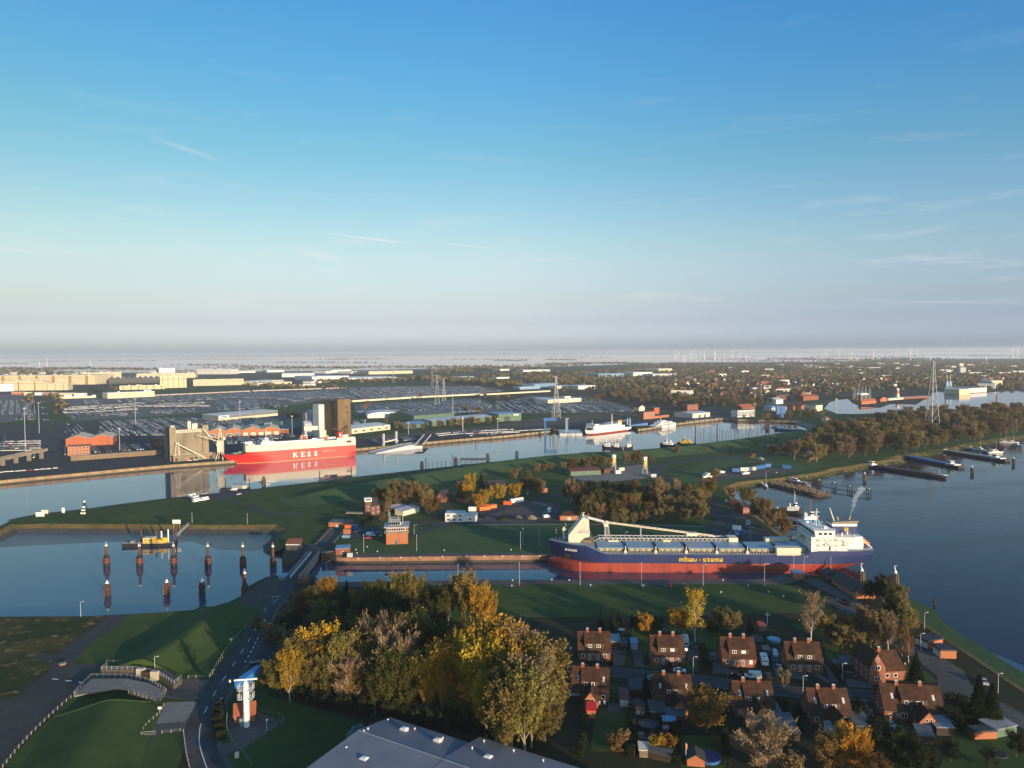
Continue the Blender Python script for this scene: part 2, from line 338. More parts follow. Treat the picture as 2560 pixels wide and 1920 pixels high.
QUAYC=M('quay_concrete',(.34,.26,.155),.95,.3,.15,col2=(.20,.155,.10),lo=.4,hi=.66,detail=8,world=True,stretch=(1,1,.5))
ALGAE=M('tidal_wall',(.062,.055,.036),.9,.4,.3,world=True,stretch=(1,1,.3))
TERRA=M('terracotta_sheet',(.40,.11,.045),.7,.12,.1)
MAROON=M('maroon_sheet',(.17,.045,.045),.7,.15,.2)
# ------------------------------------------------------------------ land, water, roads
def P(c,s,z=LZ):
 """'x,y x,y ...' in one survey crop -> list of plan points"""
 return[a2(c,*map(float,q.split(',')),z)for q in s.split()]
def sheet(name,poly,z,mat,kind='structure',parent=None):
 vs=[Vector((p[0],p[1],0))for p in poly]
 tr=tessellate_polygon([vs])
 me=bpy.data.meshes.new(name);fs=[]
 for t in tr:
  a,b,c=(vs[i]for i in t)
  fs.append(tuple(t)if(b-a).cross(c-a).z>0 else tuple(reversed(t)))
 me.from_pydata([(p.x,p.y,z)for p in vs],[],fs);me.materials.append(mat);me.update()
 o=obj(name,me,parent)
 if kind:o['kind']=kind
 return o
def smooth(pts,n=5):
 out=[]
 for i in range(len(pts)-1):
  p0=pts[max(i-1,0)];p1=pts[i];p2=pts[i+1];p3=pts[min(i+2,len(pts)-1)]
  for k in range(n):
   t=k/n
   out.append(tuple(.5*(2*b+(c-a)*t+(2*a-5*b+4*c-d)*t*t+(3*b-a-3*c+d)*t**3)for a,b,c,d in zip(p0,p1,p2,p3)))
 return out+[tuple(pts[-1])]
def normals2(pts,closed=False):
 """unit vectors to the right of the direction of travel, mitred"""
 n=len(pts);out=[]
 for i in range(n):
  a=pts[i-1]if(i or closed)else pts[i];b=pts[(i+1)%n]if(i<n-1 or closed)else pts[i]
  c=pts[i]
  d1=Vector((c[0]-a[0],c[1]-a[1]));d2=Vector((b[0]-c[0],b[1]-c[1]))
  d1=d1.normalized()if d1.length>1e-6 else d2.normalized();d2=d2.normalized()if d2.length>1e-6 else d1
  d=(d1+d2);d=d.normalized()if d.length>1e-6 else d1
  k=1/max(.5,d.dot(d1));out.append((d.y*k,-d.x*k))
 return out
def strip(name,pts,w,z,mat,kind='structure',off=0.0,sm=5,parent=None):
 if sm:pts=smooth(pts,sm)
 nn=normals2(pts);V=[];Q=[]
 for i,(p,n)in enumerate(zip(pts,nn)):
  V+=[(p[0]+n[0]*(off-w/2),p[1]+n[1]*(off-w/2),z),(p[0]+n[0]*(off+w/2),p[1]+n[1]*(off+w/2),z)]
  if i:Q.append((2*i-2,2*i-1,2*i+1,2*i))
 me=bpy.data.meshes.new(name);me.from_pydata(V,[],Q);me.materials.append(mat);me.update()
 o=obj(name,me,parent)
 if kind:o['kind']=kind
 return o
def bank(name,pts,prof,side=1):
 """skirt below a land edge; prof = [(outward, z, material of the face that starts here)...]"""
 nn=normals2(pts);mats=[];k=len(prof);V=[];F=[];mi=[]
 for p,n in zip(pts,nn):
  V+=[(p[0]+side*n[0]*o,p[1]+side*n[1]*o,z)for o,z,m in prof]
 for o,z,m in prof[:-1]:
  if m not in mats:mats.append(m)
 for i in range(len(pts)-1):
  for j in range(k-1):
   q=(i*k+j,i*k+j+1,(i+1)*k+j+1,(i+1)*k+j)
   F.append(q if side<0 else tuple(reversed(q)));mi.append(mats.index(prof[j][2]))
 me=bpy.data.meshes.new(name);me.from_pydata(V,[],F)
 for m in mats:me.materials.append(m)
 me.polygons.foreach_set('material_index',mi);me.update()
 o=obj(name,me);o['kind']='structure';return o
def dike(name,pts,half_l,half_r,h,mat,top=3.0,taper=(1,1),z0=LZ,hs=None):
 """swept embankment: crest along pts, rounded toes"""
 pts=smooth(pts,6);nn=normals2(pts);n=len(pts);V=[];F=[]
 sec=[(-1,-.04),(-.82,.10),(-.45,.52),(-.16,.9),(0,1.0),(.16,.9),(.45,.52),(.82,.10),(1,-.04)]
 for i,(p,q)in enumerate(zip(pts,nn)):
  t=i/(n-1);k=1
  if taper[0]and t<.12:k=t/.12
  if taper[1]and t>.88:k=(1-t)/.12
  k=k*k*(3-2*k)
  for s,z in sec:
   w=s*(half_l if s<0 else half_r);V.append((p[0]+q[0]*w,p[1]+q[1]*w,z0+(z if z>0 else z)*h*max(k,.02)))
 m=len(sec)
 for i in range(n-1):
  for j in range(m-1):F.append((i*m+j,i*m+j+1,(i+1)*m+j+1,(i+1)*m+j))
 F.append(tuple(range(m)));F.append(tuple((n-1)*m+j for j in reversed(range(m))))
 me=bpy.data.meshes.new(name);me.from_pydata(V,[],F);me.materials.append(mat);me.polygons.foreach_set('use_smooth',[len(f)==4 for f in F]);me.update()
 o=obj(name,me);o['kind']='structure';return o

FAR=45000
# mainland: north quays, inlet, peninsula, lock north wall, right basin, wooded shore (water is always on the right of travel)
quayL=P('X','-700,1285')+P('A','0,1180 470,1135 980,1088 1480,1043 1990,1008')+P('B','1140,903 1330,888 1720,850')+P('C','0,830 500,790 800,758 890,748')
quayM=P('C','905,733 1030,740 1040,765 1170,750 1560,716 1600,712')
quayR=P('C','1640,735 1735,725 1940,690')+P('D','60,682 440,640 560,650 800,655 1110,668')
inlet=P('D','1110,668 1200,700 1290,745 1255,775')
penN=P('D','1255,775 1000,803 640,850 280,893')+P('C','1935,915 1500,925 1180,935 850,985 350,1020 0,1060')+P('B','1650,1090 1110,1150 830,1187 420,1232')+P('F','2000,105 1480,152 1040,207 750,247 330,292 130,332 0,398')
tip=P('F','0,398 -40,425 0,432 90,385')
penS=P('F','90,385 370,378 830,380 1300,384 2212,388')+P('G','150,522 330,525')
cornerB=P('G','330,525 400,560 390,600 330,650 345,690 390,712')
pier=P('G','390,712 372,775 362,815 470,830 590,760')
lockN=P('G','700,765 830,800 1500,795 2212,789')+P('H','600,785 1200,783 2212,782')+P('I','780,888 900,868')
basin=P('I','900,868 860,800 760,735 640,640 520,560 400,470 320,380 300,345 420,295 620,272 720,268 1150,205 1230,178 1400,155 1600,118 1830,85')
shore=P('E','960,1003 1110,962 1300,935 1460,912 1560,895 1700,862 1900,828 2212,780')+P('X','2800,1030')
mainland=quayL+quayM+quayR+inlet[1:]+penN[1:]+tip[1:]+penS[1:]+cornerB[1:]+pier[1:]+lockN+basin[1:]+shore+[(3500,1350),(FAR,9000),(FAR,FAR),(-FAR,FAR),(-FAR,800),(-2500,560)]
sheet('ground',mainland,LZ,GRASS)
# south bank
shoreS=P('X','-700,1562')+P('F','0,1182 700,1180 1050,1162 1500,1137 1850,1105 1990,1075 2100,990 2190,900')+P('G','40,1110 130,1030 230,975 330,962')
lockS=P('G','520,968 650,972 690,1012 880,1020 1590,1008')+P('H','0,1000 2212,998')+P('I','600,1132 740,1118 830,1088 1000,1090')
shoreR=P('I','1000,1090 1180,1120 1330,1140 1500,1150 1600,1220')+P('O','1010,-20 1130,10 1270,80 1335,185 1400,232 1600,365 1800,497 2000,632 2212,772')+P('X','2760,1850 3300,2100')
south=shoreS+lockS+shoreR[1:]+[(330,-250),(-900,-250)]
sheet('ground',south,LZ,SOIL)
sheet('water',[(-2500,-300),(3600,-300),(3600,1600),(-2500,1100)],0.0,WATER)
rv=P('I','1500,1150',0)+[(92,340),(60,420)];
river=P('I','905,900 870,805 780,745',.02)+P('X','1800,1190 2000,1120 2560,1010',.02)+[(2600,1500),(2600,-200),(300,-200),(230,150)]+P('I','1250,1200 1050,1100',.02)
sheet('river',river,.02,RIVER)
QP=[(0,LZ,QUAYC),(.05,1.3,ALGAE),(.3,-1.5,ALGAE)]
bank('quay_wall',quayL,QP);bank('quay_wall',quayM,QP);bank('quay_wall',quayR,QP)
bank('bank',inlet,[(0,LZ,CONC),(9,.8,STONE),(12,-.5,STONE)])
bank('bank',penN,[(0,LZ,STONE),(5,1.5,STONE),(9,-.5,STONE)])
bank('bank',tip+penS[1:]+cornerB[1:],[(0,LZ,REED),(4.5,2.0,STONE),(9,.2,MUD),(12,-.5,MUD)])
LOCKW=M('lock_wall',(.36,.20,.13),.9,.3,.3,col2=(.22,.13,.09),world=True,stretch=(1,1,.4),detail=8)
LP=[(0,LZ,LOCKW),(.02,1.3,ALGAE),(.1,-1.5,ALGAE)]
bank('lock_wall',pier,[(0,LZ,DARKCON),(.02,1.3,ALGAE),(.1,-1.5,ALGAE)]);bank('lock_wall',lockN,LP);bank('lock_wall',lockS,LP,-1)
bank('bank',basin,[(0,LZ,REED),(4,2.2,ROUGHG),(8,-.4,MUD)]);bank('bank',shore,[(0,LZ,ROUGHG),(4,2.0,ROUGHG),(8,-.5,STONE)])
bank('bank',shoreS,[(0,LZ,ROUGHG),(4,1.8,STONE),(9,-.5,MUD)],-1)
bank('bank',shoreR,[(0,LZ,GRASS),(5,2.6,REED),(11,-.5,STONE)],-1)
sheet('mudflat',P('F','-300,585 0,580 350,562 800,540 1090,528 1300,520 1500,530 1660,532 1760,560 1900,600 2212,612',.04)+P('G','150,740 290,735 400,640 350,600 330,545 0,545',.04)+P('F','1500,452 500,448 0,458 -300,455',.04),.04,MUD)
sheet('mudflat',P('I','310,372 430,318 600,292 660,290 560,305 430,340 350,385',.04),.04,MUD)

# far country, towns and yards laid over the mainland
sheet('far_fields',P('X','-2500,985 0,985 700,960 1500,938 2100,925 2560,915 4200,905')+[(FAR,12000),(FAR,FAR-500),(-FAR,FAR-500),(-FAR,3000)],LZ+.4,FIELD)
sheet('town_ground',P('X','1650,1045 1800,1010 2060,1000 2700,985 3600,960 3600,905 1500,905 900,945 1200,1000 1500,1010'),LZ+.03,TOWNG)
sheet('port_yard',P('X','-900,1275')+P('A','0,1172 480,1128 980,1081 1480,1036 1985,1003')+P('B','1140,890 1340,876 1725,842')+P('C','0,822 500,783 800,752 890,742 930,690 600,700 0,770')+P('B','1600,780 1140,830 1100,640 690,560')+P('A','2212,640 1840,610 1240,640 560,670 400,690 0,700')+P('X','-1500,1060'),LZ+.05,ASPH2)
sheet('port_yard',P('C','930,742 1035,736 1045,760 1170,745 1560,711 1610,706 1740,712 1940,685')+P('D','60,677 440,634 560,634 720,600 560,560 300,560')+P('C','1700,640 1250,640 960,680'),LZ+.07,ASPH2)
# car parks
sheet('car_park',P('A','0,430 290,440 320,650 0,680 -400,690 -400,430'),LZ+.04,PORT)
sheet('car_park',P('A','440,470 900,470 1340,440 2212,400')+P('B','700,420 1000,450 690,520 0,585')+P('A','1840,600 1240,640 620,665 540,560'),LZ+.04,PORT)
sheet('car_park',P('B','60,440 1100,370 2212,365')+P('C','480,400 0,440')+P('B','1100,490 800,480'),LZ+.06,PORT)
sheet('car_park',P('B','1130,520 2212,470')+P('C','380,520 700,450 1200,450 1560,540 1620,590 960,600 0,600')+P('B','1600,600 1130,620'),LZ+.06,PORT)
sheet('verge',P('A','560,668 1240,632 1840,585 2212,550')+P('B','690,535 690,555 0,602')+P('A','1840,608 1240,650 620,680'),LZ+.09,MEADOW)
sheet('railway_bed',P('B','1150,805 2212,715')+P('C','900,625 1300,605 1700,590 1700,620 1250,650 900,705 400,725 0,760')+P('B','1300,840'),LZ+.10,ground_mat('ballast',[(.11,.095,.07),(.15,.13,.095),(.075,.07,.05)],[(.03,.4,.6),(.4,.45,.7,.6)]))
FW=WATER
sheet('inner_harbour',P('E','485,560 530,505 600,485 690,476 730,512 800,534 970,550 1060,512 1280,520 1400,450 1440,412 1530,416 1560,445 1650,440 1990,412 2212,404 2600,395 2600,560 2212,575 1950,560 1700,560 1500,585 1200,590 800,604 600,604'),LZ+.2,FW)
# dike along the peninsula, dike with the gate on the south-west bank
dk=P('X','700,1252 850,1232 1000,1205 1200,1172 1400,1148 1600,1135 1750,1120 1950,1092 2020,1075')
dike('dike',dk,12,34,5.0,MEADOW)
dike('dike',P('K','2330,-20 2150,120 1900,300 1620,480 1420,600',8),16,17,4.6,GRASS,taper=(1,0))
dike('dike',P('K','1085,985 1000,1150 850,1420 700,1750 600,2100',7),17,17,3.1,GRASS,taper=(0,1))
sheet('meadow',P('X','1690,1200 1720,1175 1760,1155 1830,1140 1950,1133 2050,1150 2060,1165 1960,1185 1850,1200 1780,1225 1700,1225'),LZ+.04,MEADOW)
sheet('lock_lawn',P('G','850,705 960,690 1240,650 1490,540 2212,532')+P('H','0,528 1950,540 2020,660 2212,760')+P('H','1200,770 600,772 0,770')+P('G','1500,775 1000,775'),LZ+.04,MEADOW)
sheet('lock_lawn',P('H','-560,1060 0,1040 600,1042 1300,1040 2212,1036')+P('I','650,1180 960,1190 1040,1250 1280,1312')+P('X','2060,1530 1700,1540 1250,1545 1080,1560 1000,1500'),LZ+.04,GRASS)
sheet('lock_quay',P('G','850,812 1000,776 2212,770')+P('H','600,770 1200,768 2212,767 2212,784 1200,785 600,788')+P('G','2212,792'),LZ+.06,PAVE)
sheet('lock_quay',P('G','640,976 690,1014 880,1022 1590,1010')+P('H','0,1002 2212,1000')+P('I','600,1134 740,1120 830,1090 1000,1095 1010,1130 830,1180 700,1180')+P('H','2212,1036 1700,1040 1600,1060 1520,1040 1040,1040 960,1062 860,1040 360,1042 270,1066 200,1044 0,1040')+P('G','1590,1050 900,1060 640,1040'),LZ+.06,PAVE)
sheet('yard',P('X','820,1330 890,1318 1050,1318 1240,1265 1320,1255 1400,1262 1410,1305 1330,1310 1100,1312 960,1320 930,1345 860,1350'),LZ+.05,ASPH)
sheet('yard',P('X','1180,1300 1240,1278 1340,1252 1390,1258 1395,1300 1300,1308'),LZ+.07,GRAVEL)
sheet('gravel_yard',P('C','1050,1130 1200,1110 1440,1050 1700,1040 1730,1090 1800,1140 1650,1170 1400,1190 1150,1190'),LZ+.05,CONC)
sheet('boat_yard',P('I','180,240 330,200 620,180 900,170 950,200 700,240 420,260 260,275'),LZ+.06,GRAVEL)
sheet('lock_yard',P('I','160,670 330,580 420,480 520,590 700,720 780,800 720,880 480,830 300,800 240,770'),LZ+.05,ASPH)
sheet('moorland_meadow',P('D','830,1000 1250,1040 1330,1060 1130,1100 900,1080 560,1040 850,1025'),LZ+.05,MEADOW)
sheet('lock_apron',P('G','388,730 520,700 640,690 760,560 800,560 880,560 905,575 800,700 830,792 700,772 590,768 470,830 372,812'),LZ+.07,ASPH2)
sheet('stone_slope',P('G','235,985 330,972 402,992 330,1080 200,1190 60,1310 -60,1290 40,1120'),LZ+.07,STONE)
# left foreground: gate apron and lanes
apron=P('K','550,600 660,620 1000,640 1010,725 905,745 740,930 400,1230 20,1640 -700,2400 -900,1400 0,960 130,980 480,700')
sheet('apron',apron,LZ+.04,ASPH2)
strip('dike_path',P('K','600,640 800,430 1000,290 1180,150'),8,LZ+.06,ASPH2)
strip('meadow_path',P('K','620,590 480,555 340,565'),5,LZ+.05,ASPH2)
sheet('foreland',P('K','-900,150 0,165 800,160 1150,165 1000,290 800,430 540,620 440,720 130,980 0,960 -900,1100'),LZ+.02,ROUGHG)
sheet('dike_foot',P('K','1180,150 1900,100 2212,60')+P('G','40,1120 330,975 420,1000')+P('L','600,240 200,780 -200,1800 -800,1800')+P('K','20,1640 740,930 1000,640 660,610'),LZ+.025,GRASS)
sheet('radar_lawn',P('L','420,520 480,560 660,700 760,950 1700,1200 1300,1659 900,1900 0,1900 100,1400'),LZ+.03,GRASS)
main_c=P('G','530,880 440,1010 330,1170')+P('L','735,80 660,225 590,355 515,475 430,610 330,755 230,915 165,1030 110,1150 78,1270 72,1400 95,1510 160,1700 260,1900 400,2100')
strip('road',main_c,8.4,LZ+.10,ASPH)
strip('footway',main_c[2:],1.6,LZ+.16,PAVE,off=-5.3)
sheet('junction',P('L','520,520 560,430 690,400 760,430 980,470 1000,640 760,690 520,720 420,760 470,640'),LZ+.08,ASPH)
strip('side_road',P('L','560,520 760,500 1000,520 1400,560'),9,LZ+.09,ASPH)
sheet('gate_forecourt',P('K','1700,840 1800,780 2080,790 2000,870 2212,930 1990,1010 1850,1190 1540,1240 1450,1280 1440,1340 1540,1330 1830,1300 1850,1200')+P('K','1850,1190 1960,1000 1560,960 1560,900'),LZ+.07,PAVE)
sheet('gate_lane',P('K','1000,700 1350,760 1600,860 2000,900 2180,930 2150,1010 1900,1000 1560,930 1280,800 980,780'),LZ+.11,ASPH2)
sheet('gate_forecourt',P('K','1640,1010 1960,1005 1840,1200 1540,1230'),LZ+.085,CONC)
strip('footpath',P('K','1470,1335 1380,1480 1230,1720'),3.2,LZ+.08,ASPH)
sheet('radar_yard',P('L','370,1130 640,1105 910,1200 480,1490 430,1490 345,1300'),LZ+.05,PAVE)
sheet('radar_drive',P('L','210,1440 390,1400 440,1480 300,1560 260,1600'),LZ+.06,PAVE)
# road markings
def dashes(name,pts,w,on,off_,z,skip=()):
 pts=smooth(pts,8);mb=MB();acc=0;out=[]
 for a,b in zip(pts,pts[1:]):
  L_=math.dist(a,b);n=max(1,int(L_/.5))
  for i in range(n):
   t0=i/n;t1=(i+1)/n;s=acc+L_*t0
   if s%(on+off_)<on:
    d=Vector((b[0]-a[0],b[1]-a[1])).normalized();nx,ny=d.y*w/2,-d.x*w/2
    p=[a[k]+(b[k]-a[k])*t0 for k in(0,1)];q=[a[k]+(b[k]-a[k])*t1 for k in(0,1)]
    mb.add([(p[0]-nx,p[1]-ny,z),(p[0]+nx,p[1]+ny,z),(q[0]+nx,q[1]+ny,z),(q[0]-nx,q[1]-ny,z)],[(0,1,2,3)])
  acc+=L_
 o=mb.obj(name,WHITEP);o['kind']='structure';return o
dashes('road_marking',main_c[2:13],.26,4.2,7.4,LZ+.13)
dashes('road_marking',main_c[12:16],.26,50,.1,LZ+.13)
dashes('road_marking',main_c[16:],.26,4,3,LZ+.13)
dashes('road_marking',P('L','655,370 590,500 510,640'),.4,2.2,2.2,LZ+.135)
dashes('stop_line',P('G','270,1150 350,1146'),.5,50,.1,LZ+.14)
dashes('road_marking',P('K','515,780 810,816'),.6,2.4,3.0,LZ+.08)
# quieter roads
LANEM=ground_mat('worn_lane',[(.10,.094,.086),(.135,.125,.11),(.07,.066,.062)],[(.06,.42,.64),(.4,.48,.7,.7)])
strip('road',P('X','2060,1120 1960,1135 1820,1143 1720,1152 1650,1165 1640,1185 1690,1205 1730,1218 1770,1240 1790,1280 1815,1310 1830,1345 1870,1400'),9,LZ+.10,ASPH)
strip('road',P('X','2060,1118 1850,1138 1700,1150 1600,1160 1500,1172'),5,LZ+.08,ASPH2)
sheet('road',P('I','160,670 230,640 330,600 345,530 280,470 240,430 260,425 330,480 420,560 480,600 560,650 640,720 520,760 300,640 200,790'),LZ+.11,ASPH)
strip('lane',P('H','-100,526 700,522 1400,526 1960,542'),3,LZ+.09,CONC)
strip('lane',P('X','1010,1345 1090,1318 1200,1290 1290,1262 1390,1238 1440,1230'),7,LZ+.09,ASPH)
strip('lane',P('G','1040,560 1300,540 1560,505 1700,450 1850,350 1900,330'),5,LZ+.095,ASPH)
strip('lane',P('F','1990,180 2212,250')+P('G','150,410 330,430 560,425'),5,LZ+.08,ASPH2)
sheet('slipway',P('F','1520,150 2000,100 2212,75 2212,95 1950,170 1700,190'),LZ+.06,ASPH2)
strip('dike_road',penN[0:0]+[(p[0]-0,p[1]-7)for p in reversed(penN[:20])],4,LZ+.07,ASPH2)
street_c=P('N','-250,655 0,668 300,690 700,730 1300,790 1700,840')+P('O','300,775 600,790 960,810 1300,830 1500,820 1640,800')
strip('street',street_c,7.0,LZ+.09,ASPH)
strip('kerb',street_c,.3,LZ+.2,CONC,off=3.7);strip('kerb',street_c,.3,LZ+.2,CONC,off=-3.7)
strip('lane',P('I','1040,1130 1180,1200 1420,1330')+P('O','640,20 800,110 1000,260 1200,380 1330,440 1500,560 1640,690 1760,800 1950,880 2212,1020 2500,1180'),8.4,LZ+.10,LANEM)
strip('river_verge',shoreR[4:],9,LZ+.06,MEADOW,off=-5.2,sm=0);strip('reed_edge',shoreR[4:],2.2,LZ+.09,REED,off=-.6,sm=0)
sheet('lane',P('O','1300,420 1420,420 1560,500 1700,590 1760,690 1700,780 1500,760 1480,640 1360,540'),LZ+.085,LANEM)
for s in('N|505,490 600,480 665,490 640,600 620,650 530,650','N|715,495 800,495 830,665 740,665','N|1440,515 1560,515 1600,665 1760,700 1770,735 1500,725','N|1240,440 1360,450 1380,600 1270,600',
'O|110,430 170,430 260,650 400,680 380,560 200,520','O|440,620 490,615 620,690 560,700','O|700,660 880,660 950,740 740,730','O|530,540 560,540 660,690 600,690','N|2060,470 2200,540 2200,780 2130,760','N|640,1030 480,1010 470,1100 590,1120'):
 c,q=s.split('|');sheet('driveway',P(c,q),LZ+.07,PAVE)
for s in('N|620,600 680,575 725,640 620,655','N|820,650 1010,655 1010,685 820,670','N|480,830 590,830 575,1010 480,1010','N|1240,600 1350,600 1380,700 1260,690','O|1140,540 1240,540 1250,680 1150,640','O|1360,580 1500,690 1380,690','O|1640,1060 2212,1180 2212,1408 1500,1408','N|1190,1340 1600,1340 1640,1659 1190,1659','N|360,1060 690,1060 690,1500 300,1500','O|250,210 600,140 700,320 640,480 560,500 520,330','N|700,300 1000,270 1580,300 1580,500 1380,470 1340,330 900,310 880,480 820,600 800,500 720,480'):
 c,q=s.split('|');sheet('lawn',P(c,q),LZ+.05,GRASS)
 # haze: one closed box of even air round camera and scene, and the ground fog lying on the far polders
def volbox(name,x0,y0,z0,x1,y1,z1,m,poly=None):
 mb=MB();mb.box(x0,y0,z0,x1,y1,z1)if poly is None else mb.prism(poly,z0,z1);o=mb.obj(name,m);o['kind']='stuff';return o
HAZE_D=5.5e-5
volbox('haze',-FAR-200,-2500,-2.5,FAR+200,FAR+200,165,_vol('haze',HAZE_D,(.82,.91,1.0),.1))
FOGM=_vol('fog',.0042,(.92,.965,1.0),.0)
volbox('fog',0,0,LZ+.6,0,0,LZ+10,FOGM,[(-9000,4700),(-3200,4500),(-1200,4700),(300,5600),(1100,6500),(1640,7450),(1480,9670),(-9000,9520)])
volbox('fog',0,0,LZ+.6,0,0,LZ+12,FOGM,[(-26000,9300),(1500,9700),(1700,7400),(3300,7000),(4200,8800),(9000,8600),(24000,11000),(24000,30000),(-26000,30000)])
# ------------------------------------------------------------------ vegetation
NPR=np.random.default_rng(5)
def rnd_quads(C,size,dirs=None,aspect=1.0,rng=NPR):
 """C (n,3) centres -> quads of edge 'size' (n,) with random facing, optionally elongated along dirs"""
 n=len(C);a=rng.normal(size=(n,3));
 if dirs is not None:a=dirs+a*.35
 a/=np.linalg.norm(a,axis=1)[:,None]
 b=rng.normal(size=(n,3));b-=(b*a).sum(1)[:,None]*a;b/=np.linalg.norm(b,axis=1)[:,None]
 s=(size*(.45+1.1*rng.random(n)**1.4))[:,None]/2
 u=a*s*aspect;v=b*s
 V=np.stack([C-u-v*.6,C+u*.2-v,C+u+v*.3,C-u*.2+v],1).reshape(-1,3)
 return V,np.arange(4*n).reshape(-1,4)
def skeleton(H,crown0,rx,upang,nl,nsub,seed,trunk_r=.022,lead=.62,ntw=0):
 """trunk, limbs and sub-branches; returns builder, sample points along the outer wood, their directions"""
 rg=random.Random(seed);mb=MB();pts=[];dr=[]
 wob=[Vector((rg.uniform(-.02,.02)*H,rg.uniform(-.02,.02)*H,0))for _ in range(4)]
 tp=[Vector((0,0,-.3)),Vector((0,0,.22*H))+wob[0],Vector((0,0,.45*H))+wob[1],Vector((0,0,lead*H))+wob[2],Vector((0,0,.95*H))+wob[3]]
 rr=[trunk_r*H,trunk_r*.75*H,trunk_r*.5*H,trunk_r*.3*H,trunk_r*.06*H]
 for i in range(4):mb.tube(tp[i],tp[i+1],rr[i],6,rr[i+1])
 def tpos(z):
  z*=H
  for i in range(4):
   if z<=tp[i+1].z or i==3:
    t=(z-tp[i].z)/(tp[i+1].z-tp[i].z);return tp[i].lerp(tp[i+1],min(1,t))
 for i in range(nl):
  f=(i+.5)/nl;z0=crown0*.75+(lead+.15-crown0*.75)*f**.9;az=i*2.4+rg.uniform(-.5,.5)
  env=math.sin(math.pi*min(1,max(.05,(z0+.16-crown0)/(1.12-crown0))))**.6
  tilt=upang*rg.uniform(.75,1.25)*(1.15-.55*f)
  ln=rx*H*(.65+.5*env)*rg.uniform(.8,1.15)/max(.35,math.sin(tilt));ln=min(ln,(1.0-z0)*H/max(.2,math.cos(tilt))*.98)
  d=Vector((math.cos(az)*math.sin(tilt),math.sin(az)*math.sin(tilt),math.cos(tilt)));a=tpos(z0);b=a+d*ln+Vector((0,0,.06*ln))
  mid=a.lerp(b,.5)+Vector((0,0,-.03*ln));r0=trunk_r*.42*H*(1.1-.6*f)
  mb.tube(a,mid,r0,4,r0*.6);mb.tube(mid,b,r0*.6,3,r0*.12)
  for k in range(nsub):
   t=.28+.72*(k+rg.random())/nsub;q=a.lerp(mid,t*2)if t<.5 else mid.lerp(b,t*2-1)
   dd=(d+Vector((rg.gauss(0,.45),rg.gauss(0,.45),rg.gauss(.12,.25)))).normalized();l2=ln*rg.uniform(.22,.42)
   e=q+dd*l2
   if k%2==0 or ntw:mb.tube(q,e,r0*.28,3,r0*.08)
   for m in range(4):pts.append(q.lerp(e,.25+.25*m));dr.append(dd)
  for m in range(4):pts.append(mid.lerp(b,.25+.25*m));dr.append(d)
 for m in range(6):pts.append(tpos(lead+(1.0-lead)*m/6));dr.append(Vector((0,0,1)))
 return mb,np.array([tuple(p)for p in pts]),np.array([tuple(p)for p in dr])
BARK=M('bark',(.12,.095,.07),.95,.35,.8);BARKL=M('pale_bark',(.26,.21,.155),.9,.3,.6);BIRCH=M('birch_bark',(.55,.50,.43),.85,.3,1.5,col2=(.12,.10,.09),lo=.6,hi=.75)
def leafmat(name,c,c2,scale=.22,rnd=.26):
 m=M(name,c,.85,.2,scale,col2=c2,lo=.36,hi=.64,rnd=rnd,spec=.08,detail=3)
 nt=m.node_tree;N=nt.nodes;L=nt.links;b=N['Principled BSDF'];src=b.inputs['Base Color'].links[0].from_socket
 tr=N.new('ShaderNodeBsdfTranslucent');L.new(src,tr.inputs[0]);ms=N.new('ShaderNodeMixShader');ms.inputs[0].default_value=.3
 L.new(b.outputs[0],ms.inputs[1]);L.new(tr.outputs[0],ms.inputs[2]);L.new(ms.outputs[0],N['Material Output'].inputs[0]);return m
LEAF={'y':leafmat('gold_leaves',(.54,.30,.032),(.33,.235,.036)),'o':leafmat('olive_leaves',(.23,.17,.046),(.135,.12,.038)),'g':leafmat('green_leaves',(.072,.082,.022),(.115,.10,.028)),
'r':leafmat('rust_leaves',(.235,.118,.042),(.16,.10,.042)),'b':leafmat('brown_leaves',(.29,.20,.088),(.18,.142,.064)),'k':leafmat('dark_leaves',(.024,.036,.016),(.040,.048,.020)),
't':leafmat('tan_twigs',(.30,.215,.125),(.21,.15,.085)),'a':leafmat('amber_leaves',(.32,.185,.042),(.22,.135,.036))}
PROTO={};PMAX={}
def _proto(key,sk,n,spread,size,aspect=1.0,bark=BARK,along=False,zs=1.5,seed=1):
 mb,P_,D_=sk;rg=np.random.default_rng(seed+100);idx=rg.integers(0,len(P_),n)
 C=P_[idx]+rg.normal(size=(n,3))*np.array([spread,spread,spread*zs]);C[:,2]=np.maximum(C[:,2],.6)
 V,Q=rnd_quads(C,np.full(n,size),D_[idx]+np.array([0,0,.4])if along else None,aspect,rg)
 PROTO.setdefault(key,[]).append((mb.mesh('trunk',bark),npmesh('crown',V,Q,LEAF['o']),float(np.percentile(V[:,2],99.3)),float(np.percentile(np.hypot(V[:,0],V[:,1]),95))))
for i in range(3):_proto('U',skeleton(20,.20,.20,.50,17,6,20+i),8500,.50,.46,1.5,BARKL,True,1.7,i)
for i in range(3):_proto('R',skeleton(12,.16,.34,.95,18,6,40+i,.026),8000,.55,.42,1.1,BARK,False,1.0,i)
for i in range(2):_proto('B',skeleton(14,.15,.34,.72,18,8,60+i,.026,ntw=1),5200,.42,.22,5.0,BARKL,True,1.1,i)
for i in range(2):_proto('W',skeleton(18,.25,.17,.62,20,6,70+i,.014,.8),4200,.45,.34,1.2,BIRCH,False,1.5,i)
_proto('T',skeleton(18,.10,.10,.30,16,6,81,.02,.8),5200,.40,.30,2.6,BARKL,True,2.0,3)
for i in range(2):_proto('S',skeleton(5,.05,.42,.9,12,5,90+i,.02),1800,.32,.34,1.2,BARK,False,1.0,i)
